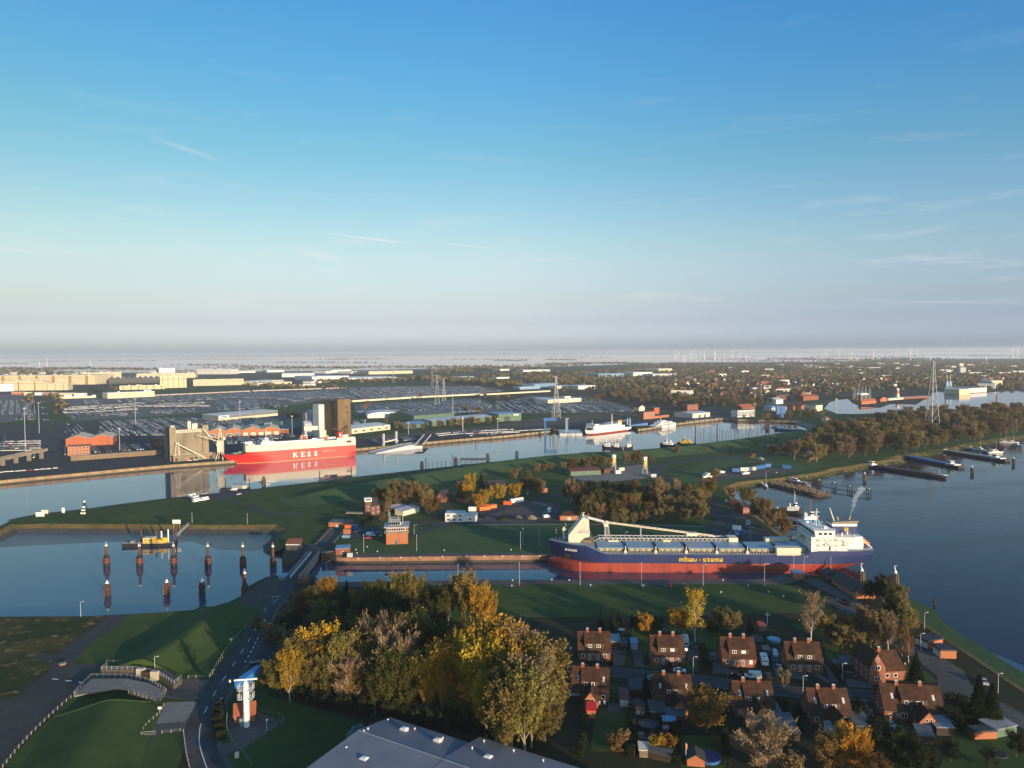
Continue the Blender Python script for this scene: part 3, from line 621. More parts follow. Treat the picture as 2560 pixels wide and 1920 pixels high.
def _conifer(seed):
 rg=np.random.default_rng(seed);H=12.0;n=6000;t=rg.random(n)**.8;z=.5+t*(H-.5);r=(H-z)/H*3.1*(.82+.18*np.sin(z*5.5))*np.sqrt(rg.random(n)*.75+.25);a=rg.random(n)*6.283
 C=np.stack([np.cos(a)*r,np.sin(a)*r,z-r*.28],1);D=np.stack([np.cos(a),np.sin(a),np.full(n,-.35)],1);C[:,2]=np.maximum(C[:,2],.25)
 V,Q=rnd_quads(C,np.full(n,.36),D,1.6,rg);mb=MB();mb.tube((0,0,-.3),(0,0,H*.95),.2,6,.03)
 PROTO.setdefault('C',[]).append((mb.mesh('trunk',BARK),npmesh('crown',V,Q,LEAF['k']),12,3))
_conifer(1);_conifer(2)
TNAME={'U':'poplar_tree','R':'broadleaf_tree','B':'bare_tree','W':'birch_tree','T':'columnar_tree','S':'bush','C':'conifer_tree'}
TDESC={'U':'upright tree','R':'round tree','B':'leafless tree','W':'white trunked birch','T':'columnar tree','S':'low bush','C':'pointed conifer'}
CDESC={'y':'golden','o':'olive','g':'green','r':'rusty','b':'brown','k':'dark','t':'tan','a':'amber'}
def tree(kind,col,x,y,h,place,group,label=None,z=LZ,wide=1.0):
 me_t,me_c,pm,pr=RND.choice(PROTO[kind]);s=h/pm
 nm=TNAME[kind]
 if kind=='R' and col in 'rb':nm='autumn_tree'
 if kind=='R' and col=='k':nm='dark_tree'
 o=thing(nm,label or f'{CDESC[col]} {TDESC[kind]} {place}','bush' if kind=='S' else 'tree',(x,y,z),RND.uniform(0,6.28),group)
 q=s*wide*RND.uniform(.92,1.1);o.scale=(q,q,s)
 obj('trunk',me_t,o);c=obj('crown',me_c,o);c.material_slots[0].link='OBJECT';c.material_slots[0].material=LEAF[col]
 return o
def tops(crop,s,place,group,z=LZ,wide=1.0):
 """trees by the survey position of their tops: kind colour x,y,height"""
 for q in s.split(';'):
  q=q.strip()
  if not q:continue
  k,c,r=q.split();x,y,h=map(float,r.split(','));p=at(crop,x,y,z+h);tree(k,c,p.x,p.y,h,place,group,z=z,wide=wide)
def inside(poly,x,y):
 r=False;n=len(poly)
 for i in range(n):
  a=poly[i];b=poly[i-1]
  if(a[1]>y)!=(b[1]>y)and x<(b[0]-a[0])*(y-a[1])/(b[1]-a[1])+a[0]:r=not r
 return r
def fill(poly,step,rg,jit=.42):
 xs=[p[0]for p in poly];ys=[p[1]for p in poly];out=[];y=min(ys)
 k=0
 while y<max(ys):
  x=min(xs)+(step/2 if k%2 else 0)
  while x<max(xs):
   px,py=x+rg.uniform(-jit,jit)*step,y+rg.uniform(-jit,jit)*step
   if inside(poly,px,py):out.append((px,py))
   x+=step
  y+=step*.87;k+=1
 return out
def wood(poly,step,mix,hr,place,group,seed):
 rg=random.Random(seed)
 for x,y in fill(poly,step,rg):
  k,c=rg.choice(mix);tree(k,c,x,y,rg.uniform(*hr)*(1.1 if k in 'UTB' else 1),place,group)
tops('L','U y 1270,255,22;U o 1150,330,20;U o 1040,390,19;U y 960,500,17;R o 870,585,12;U g 1400,330,20;U o 1500,340,21;R g 1580,150,17;U o 1680,200,20;B t 1830,190,23;R g 1950,200,18;R g 2110,160,18;B t 2000,340,22;U g 1790,430,18;U g 1940,480,20;B t 1560,560,16;U g 1920,660,16;U o 1350,560,15;R o 1200,620,12;U o 1130,560,14;U g 2120,560,19;R o 1650,650,13;R o 1010,690,9;R o 1480,720,10;U g 1800,700,14;R g 2060,780,12',
'in the big grove below the lock','trees of the big grove')
tops('L','S r 740,645,7;S b 850,520,6;S k 1100,850,5;S k 1300,900,6;S k 1500,930,6;S k 1700,960,6;S b 640,170,6;S b 760,210,7;S b 850,250,8;S b 950,290,9;S k 900,180,8;S k 1000,120,9','along the edge of the big grove','bushes at the edge of the big grove')
tops('G','U y 760,985,17;U o 640,1060,15;R o 560,1110,12;C k 920,1010,14;U g 1110,1030,17;U o 1010,1100,14;U g 1240,1010,16;U o 1400,950,19;U o 1500,965,19;R g 1600,1060,14;R k 1680,1090,12;U g 1790,1040,18;U o 1930,935,24;U y 2070,1050,20;U y 2150,1110,16;R b 480,1190,8;R k 860,1120,13;R g 1330,1110,14;R k 1460,1160,14;R o 700,1180,13;R g 1700,1190,14;R k 1560,1230,15;R k 1050,1230,15;R k 860,1240,14;R k 1300,1260,15;R b 400,1260,7','in the big grove near the lock quay','trees of the big grove beside the lock')
tops('M','U o 130,170,21;U o 330,110,22;R g 430,200,18;R k 520,250,15;R g 600,330,15;R o 800,190,13;R k 900,210,12;U y 430,570,18;U y 560,450,21;U y 640,390,22;U y 720,370,22;U y 840,370,24;U y 920,290,26;U y 990,230,26;U y 1130,195,28;U y 1210,250,27;U y 960,420,25;U y 1040,480,24;U t 1300,270,27;U o 1400,340,26;U y 1290,420,25;R o 1500,470,23;R o 1590,560,20;U t 1450,560,25;U o 1250,640,24;R o 1560,800,17;U o 1390,720,25;U o 1190,830,23;R o 1590,1000,12;U o 1450,950,15;U o 1110,920,17;U y 700,640,17;U y 900,650,18;U y 600,720,14;U y 420,740,13;R o 800,850,11;U y 1000,700,20;U y 780,520,20;U y 880,480,22;R k 250,430,15;R k 330,600,14;U o 100,520,18;R g 60,700,14','in the grove front','golden trees at the front of the grove')
tops('M','S k 200,1010,6;S k 330,1030,6;S k 460,1060,6;S k 600,1090,6;S k 740,1100,6;S k 880,1080,7;S k 1000,1100,7;S k 1160,1180,6;S k 80,960,7','under the golden grove','bushes under the golden grove')
GE='trees around the brick houses'
tops('N','C k 410,60,9;C k 520,100,8;C k 580,90,8;R y 840,145,8;S k 720,165,6;S k 780,180,5;U y 1130,90,11;U y 1220,95,11;R o 1600,80,9;R b 1700,120,9;C k 1880,130,8;C g 30,430,9;S k 1460,880,3.5;S r 560,1330,5;S y 960,1340,5;S y 1080,1340,5;S k 670,590,2.5;S k 500,600,2;S k 300,600,2.5;S k 1090,610,2;S k 1190,620,1.8;S k 1350,860,4;S k 880,160,6;S k 960,170,6;S k 1500,200,6;S b 640,1290,4','in a garden of the brick houses',GE)
tops('N','C k 850,725,8','beside the lane with the cars',GE);tops('N','B t 2030,1200,14','in the lower garden',GE,wide=1.35)
p=at('N',1340,-105,LZ+21);tree('W','y',p.x,p.y,21,'',GE,'tall golden birch with a white trunk behind the middle house')
p=at('N',1450,915,LZ+12);tree('R','a',p.x,p.y,12.5,'',GE,'big round golden brown tree in the garden beside the second back house',wide=1.3)
tops('O','B t 200,590,6;R o 560,100,12;U b 850,60,14;U b 1020,110,16;W t 1080,100,16;W r 1190,220,13;W r 1250,300,10;R b 820,260,8;R b 930,160,11;R k 1090,1060,12;R k 1250,1130,11;R k 1000,1010,9;R r 980,1330,9;S b 280,1310,7;R k 1600,1180,6;S k 1700,880,5;S k 1580,900,5;S k 1660,960,5;R k 1120,-20,11;R o 1230,60,10;R b 760,120,12;R b 690,210,9;R b 620,250,6;S k 1120,560,3;R k 1400,1240,7;R k 2150,1110,7;S k 1930,1250,5;S k 420,820,3;S k 200,830,4;S k 320,880,4;S k 820,900,4;S b 1290,150,5;R b 620,150,9','near the river lane','trees between the houses and the river lane')
tops('O','R r 560,1130,11;R y 690,1100,11;U y 790,1065,13;R y 830,1170,10','in the garden of the last back house','glowing trees in the lower gardens')
tops('O','W t 430,-60,20','behind the fourth house by the lawn',GE)
p=at('O',1310,440,LZ+10);tree('C','k',p.x,p.y,10,'',GE,'dark rounded conifer on the corner by the river lane',wide=1.35)
for x,y,h,l in((1840,630,15,'taller of two broad dark conifers beside the river lane'),(1950,700,13,'smaller of two broad dark conifers beside the river lane')):
 p=at('O',x,y,LZ+h);tree('C','k',p.x,p.y,h,'',GE,l,wide=1.25)
tops('I','R k 1690,1105,12;R k 1600,1150,9;R o 1800,1180,11;R b 1840,1250,9','on the point beside the dark roofed lock house','trees on the point by the lock')
tops('G','R b 1200,210,13;R b 1370,150,18;R b 1310,200,16;R b 1500,165,17;R b 1440,180,17;R b 1570,180,16;R b 1610,220,14;W r 1280,290,13;B r 1680,290,13;B r 1640,320,11;U y 1990,90,19;U b 1920,150,16;C k 2085,75,16;U y 2110,230,13;R y 2060,260,11;R b 1250,340,7;S k 1120,440,5;S k 1180,460,5;S k 1060,480,4;R k 1650,210,6;U y 1960,180,14;R b 1230,420,6','beside the lane behind the lock tower','trees behind the lock control building')
tops('H','R b 310,40,9;S b 410,60,7;R y 170,180,12;R y 300,170,12;R o 460,120,13;R o 500,140,12;R b 380,130,11;R y 30,230,11;U y 100,190,11;R b 540,150,8','beside the workshop yard','trees around the workshop yard')
tops('H','U t 780,130,19;U t 820,170,16;U t 740,180,14;R b 880,150,9;R b 960,140,9;R g 1080,140,9;R o 1150,160,9;R r 1340,130,10;U t 1545,120,21;U t 1500,160,17;U t 1590,160,17;T t 1690,130,19;T t 1715,150,16;R g 1780,165,9;R g 1080,220,14;R o 1010,250,12;R o 1240,250,14;R r 1290,270,13;R b 960,330,12;R b 1040,340,12;R g 900,360,10;R b 1240,390,10;R b 1890,220,15;R b 1800,230,14;R b 1940,240,13;R o 1350,250,13;R k 1400,200,13;R k 1440,240,13;R b 1600,270,13;R b 1700,290,12;R o 930,280,12;R o 1170,310,12;R r 1460,330,10;R b 1780,390,8;R b 1540,390,9;R b 1640,370,9;R k 1330,340,11;R k 1110,300,12;R b 1850,330,11;R b 1920,330,12;R k 1490,270,12;R k 860,250,12;R b 1160,420,8;R b 1330,420,8;R b 1420,410,8;R b 1020,440,6;R b 1700,420,7;R k 1220,170,10;R k 1290,180,9;R k 900,200,9;R k 990,190,9;R b 1830,180,10;R g 1960,200,10;R o 2010,150,9','in the rusty wood beyond the bulk carrier','trees of the wood beyond the bulk carrier')
tops('C','R r 1075,990,11;R b 1150,985,10;R b 1000,1020,8;R o 1290,960,13;R o 1340,975,11;R b 1240,975,11;R b 1200,1000,9;R r 1640,920,13;R r 1600,950,9;U b 1530,935,12;U b 1560,950,10;R b 770,1030,9;R b 880,1025,8;R b 830,1040,7;R b 600,1075,9;R b 570,1090,8;R o 690,1095,8;U b 1990,880,9;S r 1740,960,5;S r 1770,980,4;S b 1390,980,8','in the row along the foot of the grass dike','trees along the foot of the dike')
tops('I','R b 380,340,9;R o 490,345,12;R o 540,370,10;R b 620,430,15;R b 690,450,14;R r 790,520,14;R r 850,610,9;R b 730,540,13;R b 580,480,10;R o 100,330,13;R r 60,350,13;R b 150,270,10;R r 200,250,9;R r 30,400,11;R b 140,380,11;R r 210,300,7;R o 240,300,5;S b 330,330,5;R b 660,520,10;R r 830,680,6;S b 250,180,8;S b 220,200,6','on the bank of the tug basin','trees along the tug basin')
tops('D','R r 870,870,11;R r 980,860,12;R y 920,900,8;R r 1010,870,9;R b 840,920,7;S k 500,930,5;S y 700,950,5;S b 300,890,5;S b 490,880,4;S b 730,850,4;S y 1185,1000,4;S b 900,810,6;S b 40,890,8;R b 1060,900,8','by the road across the meadow','trees by the meadow road')
MIXW=[('R','b'),('R','b'),('R','o'),('R','g'),('U','b'),('R','r'),('R','b'),('B','t'),('R','o'),('U','o')]
wood(P('E','200,1000 430,1028 690,1000 770,975 960,970 1140,940 1450,897 1690,852 1900,812 2212,766 2700,730 2700,620 2212,600 1700,600 1400,610 1020,650 900,710 650,770 420,800 330,880 220,930'),19.5,MIXW,(9,20),'in the wood along the barge moorings','trees of the wood along the barge moorings',3)
wood(P('C','1150,520 1400,440 1560,420 1740,470 2000,470 2212,500 2212,540 2000,545 1750,525 1600,510 1350,480'),26,MIXW,(10,15),'on the rise behind the ferry terminal','trees behind the ferry terminal',5)
wood(P('D','200,480 700,470 1000,440 1000,470 760,560 500,560 330,530 150,560'),25,MIXW,(9,14),'behind the inner harbour basin','trees behind the inner harbour basin',6)
wood(P('E','-70,640 100,620 170,600 330,580 480,600 470,650 300,660 0,690'),24,MIXW,(7,10),'by the inner harbour lock','trees by the inner harbour lock',7)
tops('B','R b 1240,490,15;R b 1215,520,12;R b 2080,530,14;R b 1700,420,14;R k 600,590,13;R k 640,600,12;R k 560,600,11;R b 1500,670,12;R b 1560,680,11;R b 1640,690,10;R b 1860,660,12;R b 1980,640,12;R b 2060,640,12;R b 2140,630,12;R b 1720,690,9;R b 1400,640,9;R b 2170,550,12','by the halls behind the quay','trees among the quay halls')
tops('C','R b 150,530,14;R b 265,545,13;R b 350,640,11;R b 100,650,11;R b 200,630,11;R b 260,640,11;R o 415,620,11;R b 30,660,10;R b 1200,380,14;R b 1060,360,14;R b 1000,390,12;R b 1330,370,14;R b 1480,350,14;T o 1820,350,22;R b 1830,410,14;R b 320,430,12;R b 430,440,12;R b 520,430,12;R b 1100,380,12;R b 880,600,8','among the car parks','trees among the car parks')
tops('A','R b 960,350,16;R b 1000,370,14;R k 790,380,14;R k 830,390,14;R k 870,390,13;R b 480,570,9;R b 90,190,13','in front of the cream factory','trees in front of the factory')
# far woods and hedges: too far to pick apart, one mass
def far_trees(name,pos,h,mi,per,rr=.5):
 pos=np.asarray(pos,float);h=np.asarray(h,float);n=len(pos);rg=np.random.default_rng(9)
 d=rg.normal(size=(n,per,3));d/=np.linalg.norm(d,axis=2)[...,None];d*=(.45+.55*rg.random((n,per)))[...,None]
 C=np.empty((n,per,3));R_=h*rr
 C[...,0]=pos[:,0,None]+d[...,0]*R_[:,None];C[...,1]=pos[:,1,None]+d[...,1]*R_[:,None];C[...,2]=LZ+h[:,None]*.55+d[...,2]*h[:,None]*.45
 V,Q=rnd_quads(C.reshape(-1,3),np.repeat(h*rr*.75,per),rng=rg)
 o=obj(name,npmesh(name,V,Q,[LEAF['b'],LEAF['o'],LEAF['k'],LEAF['r'],LEAF['g']],np.repeat(mi,per)));o['kind']='stuff';return o
def _far():
 rg=random.Random(21);pos=[];hh=[];mi=[]
 def put(x,y,h):pos.append((x,y));hh.append(h);mi.append(rg.choice((0,0,0,1,2,3,4,2)))
 def belt(crop,s,n,w,h0,h1):
  q=P(crop,s);ln=[math.dist(a,b)for a,b in zip(q,q[1:])];T_=sum(ln)
  for i in range(n):
   t=rg.random()*T_
   for(a,b),l in zip(zip(q,q[1:]),ln):
    if t<=l:break
    t-=l
   k=min(1,t/l);put(a[0]+(b[0]-a[0])*k+rg.gauss(0,w*.4),a[1]+(b[1]-a[1])*k+rg.gauss(0,w),rg.uniform(h0,h1))
   # town greenery
 tp=P('X','1690,1012 1800,1000 2030,985 2200,975 2560,975 3000,960 3000,905 2300,903 1800,912 1500,925 1300,950 1450,975 1600,985')
 for x,y in fill(tp,29,rg):
  if math.sin(x*.006+1)*math.cos(y*.004)+rg.uniform(-.9,.9)>-.35:put(x,y,rg.uniform(7,12))
 t2=P('X','2060,990 2190,972 2340,972 2560,960 2700,960 2700,935 2060,945')
 for x,y in fill(t2,30,rg):put(x,y,rg.uniform(7,12))
 # woods beyond the factory and the halls
 belt('C','0,250 200,225 500,215 800,215',420,140,12,18);belt('C','0,320 150,330 350,345 600,360',330,60,11,17);belt('C','330,290 700,260 1000,250 1240,270',240,60,10,15)
 belt('C','820,200 1000,178 1400,170 1800,185 2212,180',520,260,12,18);belt('C','700,290 900,300 1240,300',160,50,9,14);belt('C','1180,300 1420,330 1700,310',120,40,8,12)
 belt('B','0,205 500,212 900,215 1500,205 2212,215',480,220,11,17);belt('B','830,330 1200,330 1600,310',220,60,9,14);belt('B','1660,300 2212,330',260,60,10,16);belt('B','250,345 500,375 800,385 1070,385',160,40,7,11)
 belt('A','-300,235 300,265 700,250 1300,235',190,80,9,14);belt('A','1620,240 2212,225',140,120,9,14);belt('A','-200,215 100,212 150,225',80,60,10,15);belt('A','440,430 520,500 560,560',50,12,5,9);belt('A','250,440 270,520',40,10,5,8)
 belt('D','100,215 500,195 900,215 1400,225 2212,215',600,330,11,16);belt('D','0,280 400,275 800,262',200,60,9,13);belt('D','560,150 1300,150 2212,160',520,500,11,16)
 for k in range(60): # hedges and islands of trees standing out of the fog
  x=rg.uniform(-300,2800);y=rg.choice([rg.uniform(893,905),rg.uniform(889,899),rg.uniform(907,926)if x<1100 else rg.uniform(898,906)])-(x-1280)*.0064
  belt('X',f'{x},{y} {x + rg.uniform(60, 260)},{y + rg.uniform(-2, 2)}',rg.randint(40,110),90,12,22)
 for k in range(16):
  x=-400+k*200;y=886.5-(x-1280)*.0066
  belt('X',f'{x},{y} {x + 230},{y}',110,900,20,34)
 near=[i for i,p in enumerate(pos)if p[1]<3800];far=[i for i,p in enumerate(pos)if p[1]>=3800]
 far_trees('woodland',[pos[i]for i in near],[hh[i]for i in near],np.array([mi[i]for i in near]),34)
 far_trees('woodland',[pos[i]for i in far],[hh[i]for i in far],np.array([mi[i]for i in far]),14,.75)
_far()
def hedge(crop,s,w,h,label,col='k',seed=1):
 q=P(crop,s);rg=np.random.default_rng(seed);L_=sum(math.dist(a,b)for a,b in zip(q,q[1:]));n=int(L_*w*h*26)+200;C=[]
 for a,b in zip(q,q[1:]):
  l=math.dist(a,b);k=int(n*l/L_);t=rg.random(k);d=np.array([(b[0]-a[0])/l,(b[1]-a[1])/l]);o=(rg.random(k)-.5)*w
  C.append(np.stack([a[0]+d[0]*t*l-d[1]*o,a[1]+d[1]*t*l+d[0]*o,LZ+h*(1-rg.random(k)**2)*(.92+.12*np.sin(t*l*1.3))],1))
 C=np.concatenate(C);V,Q=rnd_quads(C,np.full(len(C),.34),rng=rg)
 return tag(obj('hedge',npmesh('hedge',V,Q,LEAF[col])),label,'hedge','clipped hedges between the gardens')
hedge('N','710,1090 700,1560',2.2,2.4,'clipped hedge left of the garden with the trampoline');hedge('N','1165,1270 1150,1640',2.2,2.6,'clipped hedge right of the garden with the trampoline');hedge('N','1600,1120 1650,1659',2.2,3,'clipped hedge behind the big golden tree')
hedge('N','260,1180 210,1560',1.8,2,'long hedge in the garden left of the first back house');hedge('N','1400,480 1480,715',2.2,2.2,'hedge beside the driveway with the black car');hedge('N','690,960 880,960',1.6,2.0,'yellow green hedge above the garden chalet','g');hedge('O','150,880 340,1140',2.0,2.6,'hedge beside the long patio roof')
hedge('O','800,850 900,1000',1.6,2.2,'dark hedge near the red car');hedge('O','610,560 690,700',1.4,1.6,'low hedge beside the driveway of the fourth house');hedge('L','280,1050 240,1220 290,1400',2.6,2.6,'clipped hedge between the road and the radar mast');hedge('O','1560,870 1700,870 1740,1060',3,3,'overgrown hedge beside the broad conifers')
# ------------------------------------------------------------------ generic buildings
_WC={}
def win(parent,x,y,z,w,h,axis='f',frame=WHITEP,pane=GLASS,name='window',split=1):
 """window set on a wall: white frame proud of the wall, pane(s) as sub-part. axis f: wall faces -y, b: +y, r: +x, l: -x"""
 k=(round(w,2),round(h,2),frame.name if frame else '',pane.name,split)
 if k not in _WC:
  fr=None
  if frame:
   fr=MB();fr.box(-w/2,-.07,0,w/2,.05,h);fr=fr.mesh('window',frame)
   m=MB();g=min(.16,w*.14);cw=(w-g*(split+1))/split
   for i in range(split):a=-w/2+g+i*(cw+g);m.box(a,-.09,g,a+cw,-.02,h-g)
   _WC[k]=(fr,m.mesh('pane',pane))
  else:
   m=MB();m.box(-w/2,-.06,0,w/2,.05,h);_WC[k]=(m.mesh(name,pane),None)
 a,b=_WC[k];o=obj(name,a,parent,(x,y,z),{'f':0,'b':math.pi,'r':math.pi/2,'l':-math.pi/2}[axis])
 if b:obj('pane',b,o)
 return o
def roof_mb(mb,W,D,h,kind,rh,ov,mi=0,n=1):
 t=.22
 if kind=='flat':
  mb.box(-ov,-ov,h,W+ov,D+ov,h+max(.3,rh))
 elif kind=='gx': # ridge along x
  a=math.atan2(rh,D/2);e=ov*math.tan(a)
  mb.extrx([(-ov,h-e),(D/2,h+rh),(D+ov,h-e),(D+ov,h-e+t),(D/2,h+rh+t),(-ov,h-e+t)],-ov,W+ov,mi)
 elif kind=='gy':
  a=math.atan2(rh,W/2);e=ov*math.tan(a)
  mb.extr([(-ov,h-e),(-ov,h-e+t),(W/2,h+rh+t),(W+ov,h-e+t),(W+ov,h-e),(W/2,h+rh)],-ov,D+ov,mi)
 elif kind=='hip':
  q=min(W,D)/2
  if W>=D:r0,r1=(q,D/2),(W-q,D/2)
  else:r0,r1=(W/2,q),(W/2,D-q)
  mb.add([(-ov,-ov,h),(W+ov,-ov,h),(W+ov,D+ov,h),(-ov,D+ov,h),(*r0,h+rh),(*r1,h+rh)],
  [(0,1,5,4),(1,2,5),(2,3,4,5),(3,0,4),(3,2,1,0)]if W>=D else[(0,1,4),(1,2,5,4),(2,3,5),(3,0,4,5),(3,2,1,0)],mi)
 elif kind=='mono':
  mb.extrx([(-ov,h),(D+ov,h+rh),(D+ov,h+rh+t),(-ov,h+t)],-ov,W+ov,mi)
 elif kind=='monox':
  mb.extr([(-ov,h),(-ov,h+t),(W+ov,h+rh+t),(W+ov,h+rh)],-ov,D+ov,mi)
 elif kind=='multi':
  w=W/n
  for i in range(n):
   mb.extr([(i*w,h),(i*w,h+t),(i*w+w/2,h+rh+t),((i+1)*w,h+t),((i+1)*w,h),(i*w+w/2,h+rh)],-ov,D+ov,mi)
 elif kind=='arch':
  pr=[(-ov,h)]+[(W/2-math.cos(math.pi*i/8)*(W/2+ov),h+.25+math.sin(math.pi*i/8)*rh)for i in range(9)]+[(W+ov,h)]
  mb.extr([(a,b)for a,b in pr],-ov,D+ov,mi)
 return mb
def wall_mb(mb,W,D,h,kind,rh,mi=0,n=1):
 if kind=='gx':mb.extrx([(0,0),(0,h),(D/2,h+rh-.02),(D,h),(D,0)][::-1],0,W,mi)
 elif kind=='gy':mb.extr([(0,0),(0,h),(W/2,h+rh-.02),(W,h),(W,0)],0,D,mi)
 elif kind=='mono':mb.extrx([(0,0),(0,h),(D,h+rh-.02),(D,0)][::-1],0,W,mi)
 elif kind=='monox':mb.extr([(0,0),(0,h),(W,h+rh-.02),(W,0)],0,D,mi)
 elif kind=='multi':
  w=W/n;pr=[(0,0),(0,h)]
  for i in range(n):pr+=[(i*w+w/2,h+rh-.02),((i+1)*w,h)]
  mb.extr(pr+[(W,0)],0,D,mi)
 else:mb.box(0,0,0,W,D,h,mi)
 return mb
def block(name,label,cat,crop,base,depth,h,wm,rm,roof='flat',rh=.4,ov=.3,n=1,wins=(),group=None,z=LZ,doors=(),frame=WHITEP):
 """building on the base line (front left, front right) read from the survey; wins = (axis, cols, rows, w, h, z0, dz[, pane])"""
 p0=at(crop,base[0],base[1],z);p1=at(crop,base[2],base[3],z);W=(p1-p0).length;rz=math.atan2(p1.y-p0.y,p1.x-p0.x)
 t=thing(name,label,cat,(p0.x,p0.y,z),rz,group)
 wall_mb(MB(),W,depth,h,roof,rh,0,n).obj('wall',wm,t);roof_mb(MB(),W,depth,h,roof,rh,ov,0,n).obj('roof',rm,t)
 for s in wins:
  ax,c,r,w_,h_,z0,dz=s[:7];pane=s[7]if len(s)>7 else GLASS
  ln=W if ax in 'fb' else depth
  for i in range(c):
   for j in range(r):
    u=ln*(i+.5)/c;pos={'f':(u,0),'b':(u,depth),'r':(W,u),'l':(0,u)}[ax]
    win(t,pos[0],pos[1],z0+j*dz,w_,h_,ax,frame,pane)
 for s in doors:
  ax,u,w_,h_,m=s;pos={'f':(u*W,0),'r':(W,u*depth),'l':(0,u*depth)}[ax];win(t,pos[0],pos[1],0.02,w_,h_,ax,None,m,'door')
 t['W']=W;return t
 # ------------------------------------------------------------------ ships
def hull_mb(levels,topf,n=44):
 """levels: (z, x_bow, x_stern, half beam, bow length, bow power, stern length, stern width fraction); last level follows topf(x)"""
 V=[];F=[];mi=[];k=len(levels);S=[i/(n-1)for i in range(n)];S=[.5-.5*math.cos(math.pi*s)for s in S]
 for side in(-1,1):
  for s in S:
   for j,(z,xb,xs,hb,bl,bp,slen,sw)in enumerate(levels):
    x=xb+s*(xs-xb);u=min(1,max(0,(x-xb)/bl));b=(1-(1-u)**bp)if u<1 else 1
    q=min(1,max(0,(xs-x)/slen));b=min(b,sw+(1-sw)*(1-(1-q)**2.4))
    V.append((x,side*hb*b,topf(x)if j==k-1 else z))
 m=n*k
 for i in range(n-1):
  for j in range(k-1):
   a=i*k+j;F.append((a,a+k,a+k+1,a+1));mi.append(j)
   a+=m;F.append((a,a+1,a+k+1,a+k));mi.append(j)
  a=i*k+k-1;F.append((a,a+k,a+k+m,a+m));mi.append(k-1)
 for j in range(k-1):
  a=(n-1)*k+j;F.append((a,a+m,a+m+1,a+1));mi.append(j)
  a=j;F.append((a,a+1,a+m+1,a+m));mi.append(j)
 mb=MB();mb.v=V;mb.f=F;mb.m=mi;return mb
def rail(mb,pts,h=1.05,r=.04,step=2.2):
 for a,b in zip(pts,pts[1:]):
  a=Vector(a);b=Vector(b);n=max(1,int((b-a).length/step));u=Vector((0,0,h))
  mb.tube(a+u,b+u,r,3);mb.tube(a+u*.55,b+u*.55,r*.8,3)
  for i in range(n+1):p=a.lerp(b,i/n);mb.tube(p,p+u,r,3)
 return mb
def text(s,size,mat,parent,loc,rot=(math.pi/2,0,0),extr=.04,offset=0.0,name='lettering',sx=1.0,align='LEFT'):
 cu=bpy.data.curves.new(name,'FONT');cu.body=s;cu.size=size;cu.extrude=extr;cu.offset=offset;cu.align_x=align;cu.materials.append(mat);cu.resolution_u=2
 tmp=bpy.data.objects.new(name,cu);me=bpy.data.meshes.new_from_object(tmp);bpy.data.objects.remove(tmp)
 o=obj(name,me,parent,loc);o.rotation_euler=rot;o.scale=(sx,1,1);return o
PX5={'m':('11111','10101','10101','10101'),'i':('1','0','1','1','1','1'),'b':('1000','1000','1111','1001','1001','1111'),'a':('1111','0001','1111','1111'),'u':('1001','1001','1001','1111'),
's':('1111','1000','0011','1111'),'t':('0100','1111','0100','0110','0111'),'e':('1111','1001','1110','1111'),'.':('1','1'),' ':()}
def blocktext(s,unit,mat,parent,loc):
 """squared logo lettering cut from plate"""
 x=0
 for ch in s:
  g=PX5[ch]
  if not g:x+=unit*2.4;continue
  mb=MB();h=len(g);z_off=1.2*unit if ch=='.' else 0
  for r,row in enumerate(g):
   for c_,v in enumerate(row):
    if v=='1':mb.box(x+c_*unit,-.06,z_off+(h-1-r)*unit,x+(c_+1)*unit+.002,0,z_off+(h-r)*unit+.002)
  mb.obj('lettering',mat,parent,loc);x+=unit*(len(g[0])+.9)
DECKB=M('blue_grey_deck',(.13,.20,.27),.5,.15,.15);HATCH=M('hatch_blue',(.17,.28,.38),.35,.14,.12)
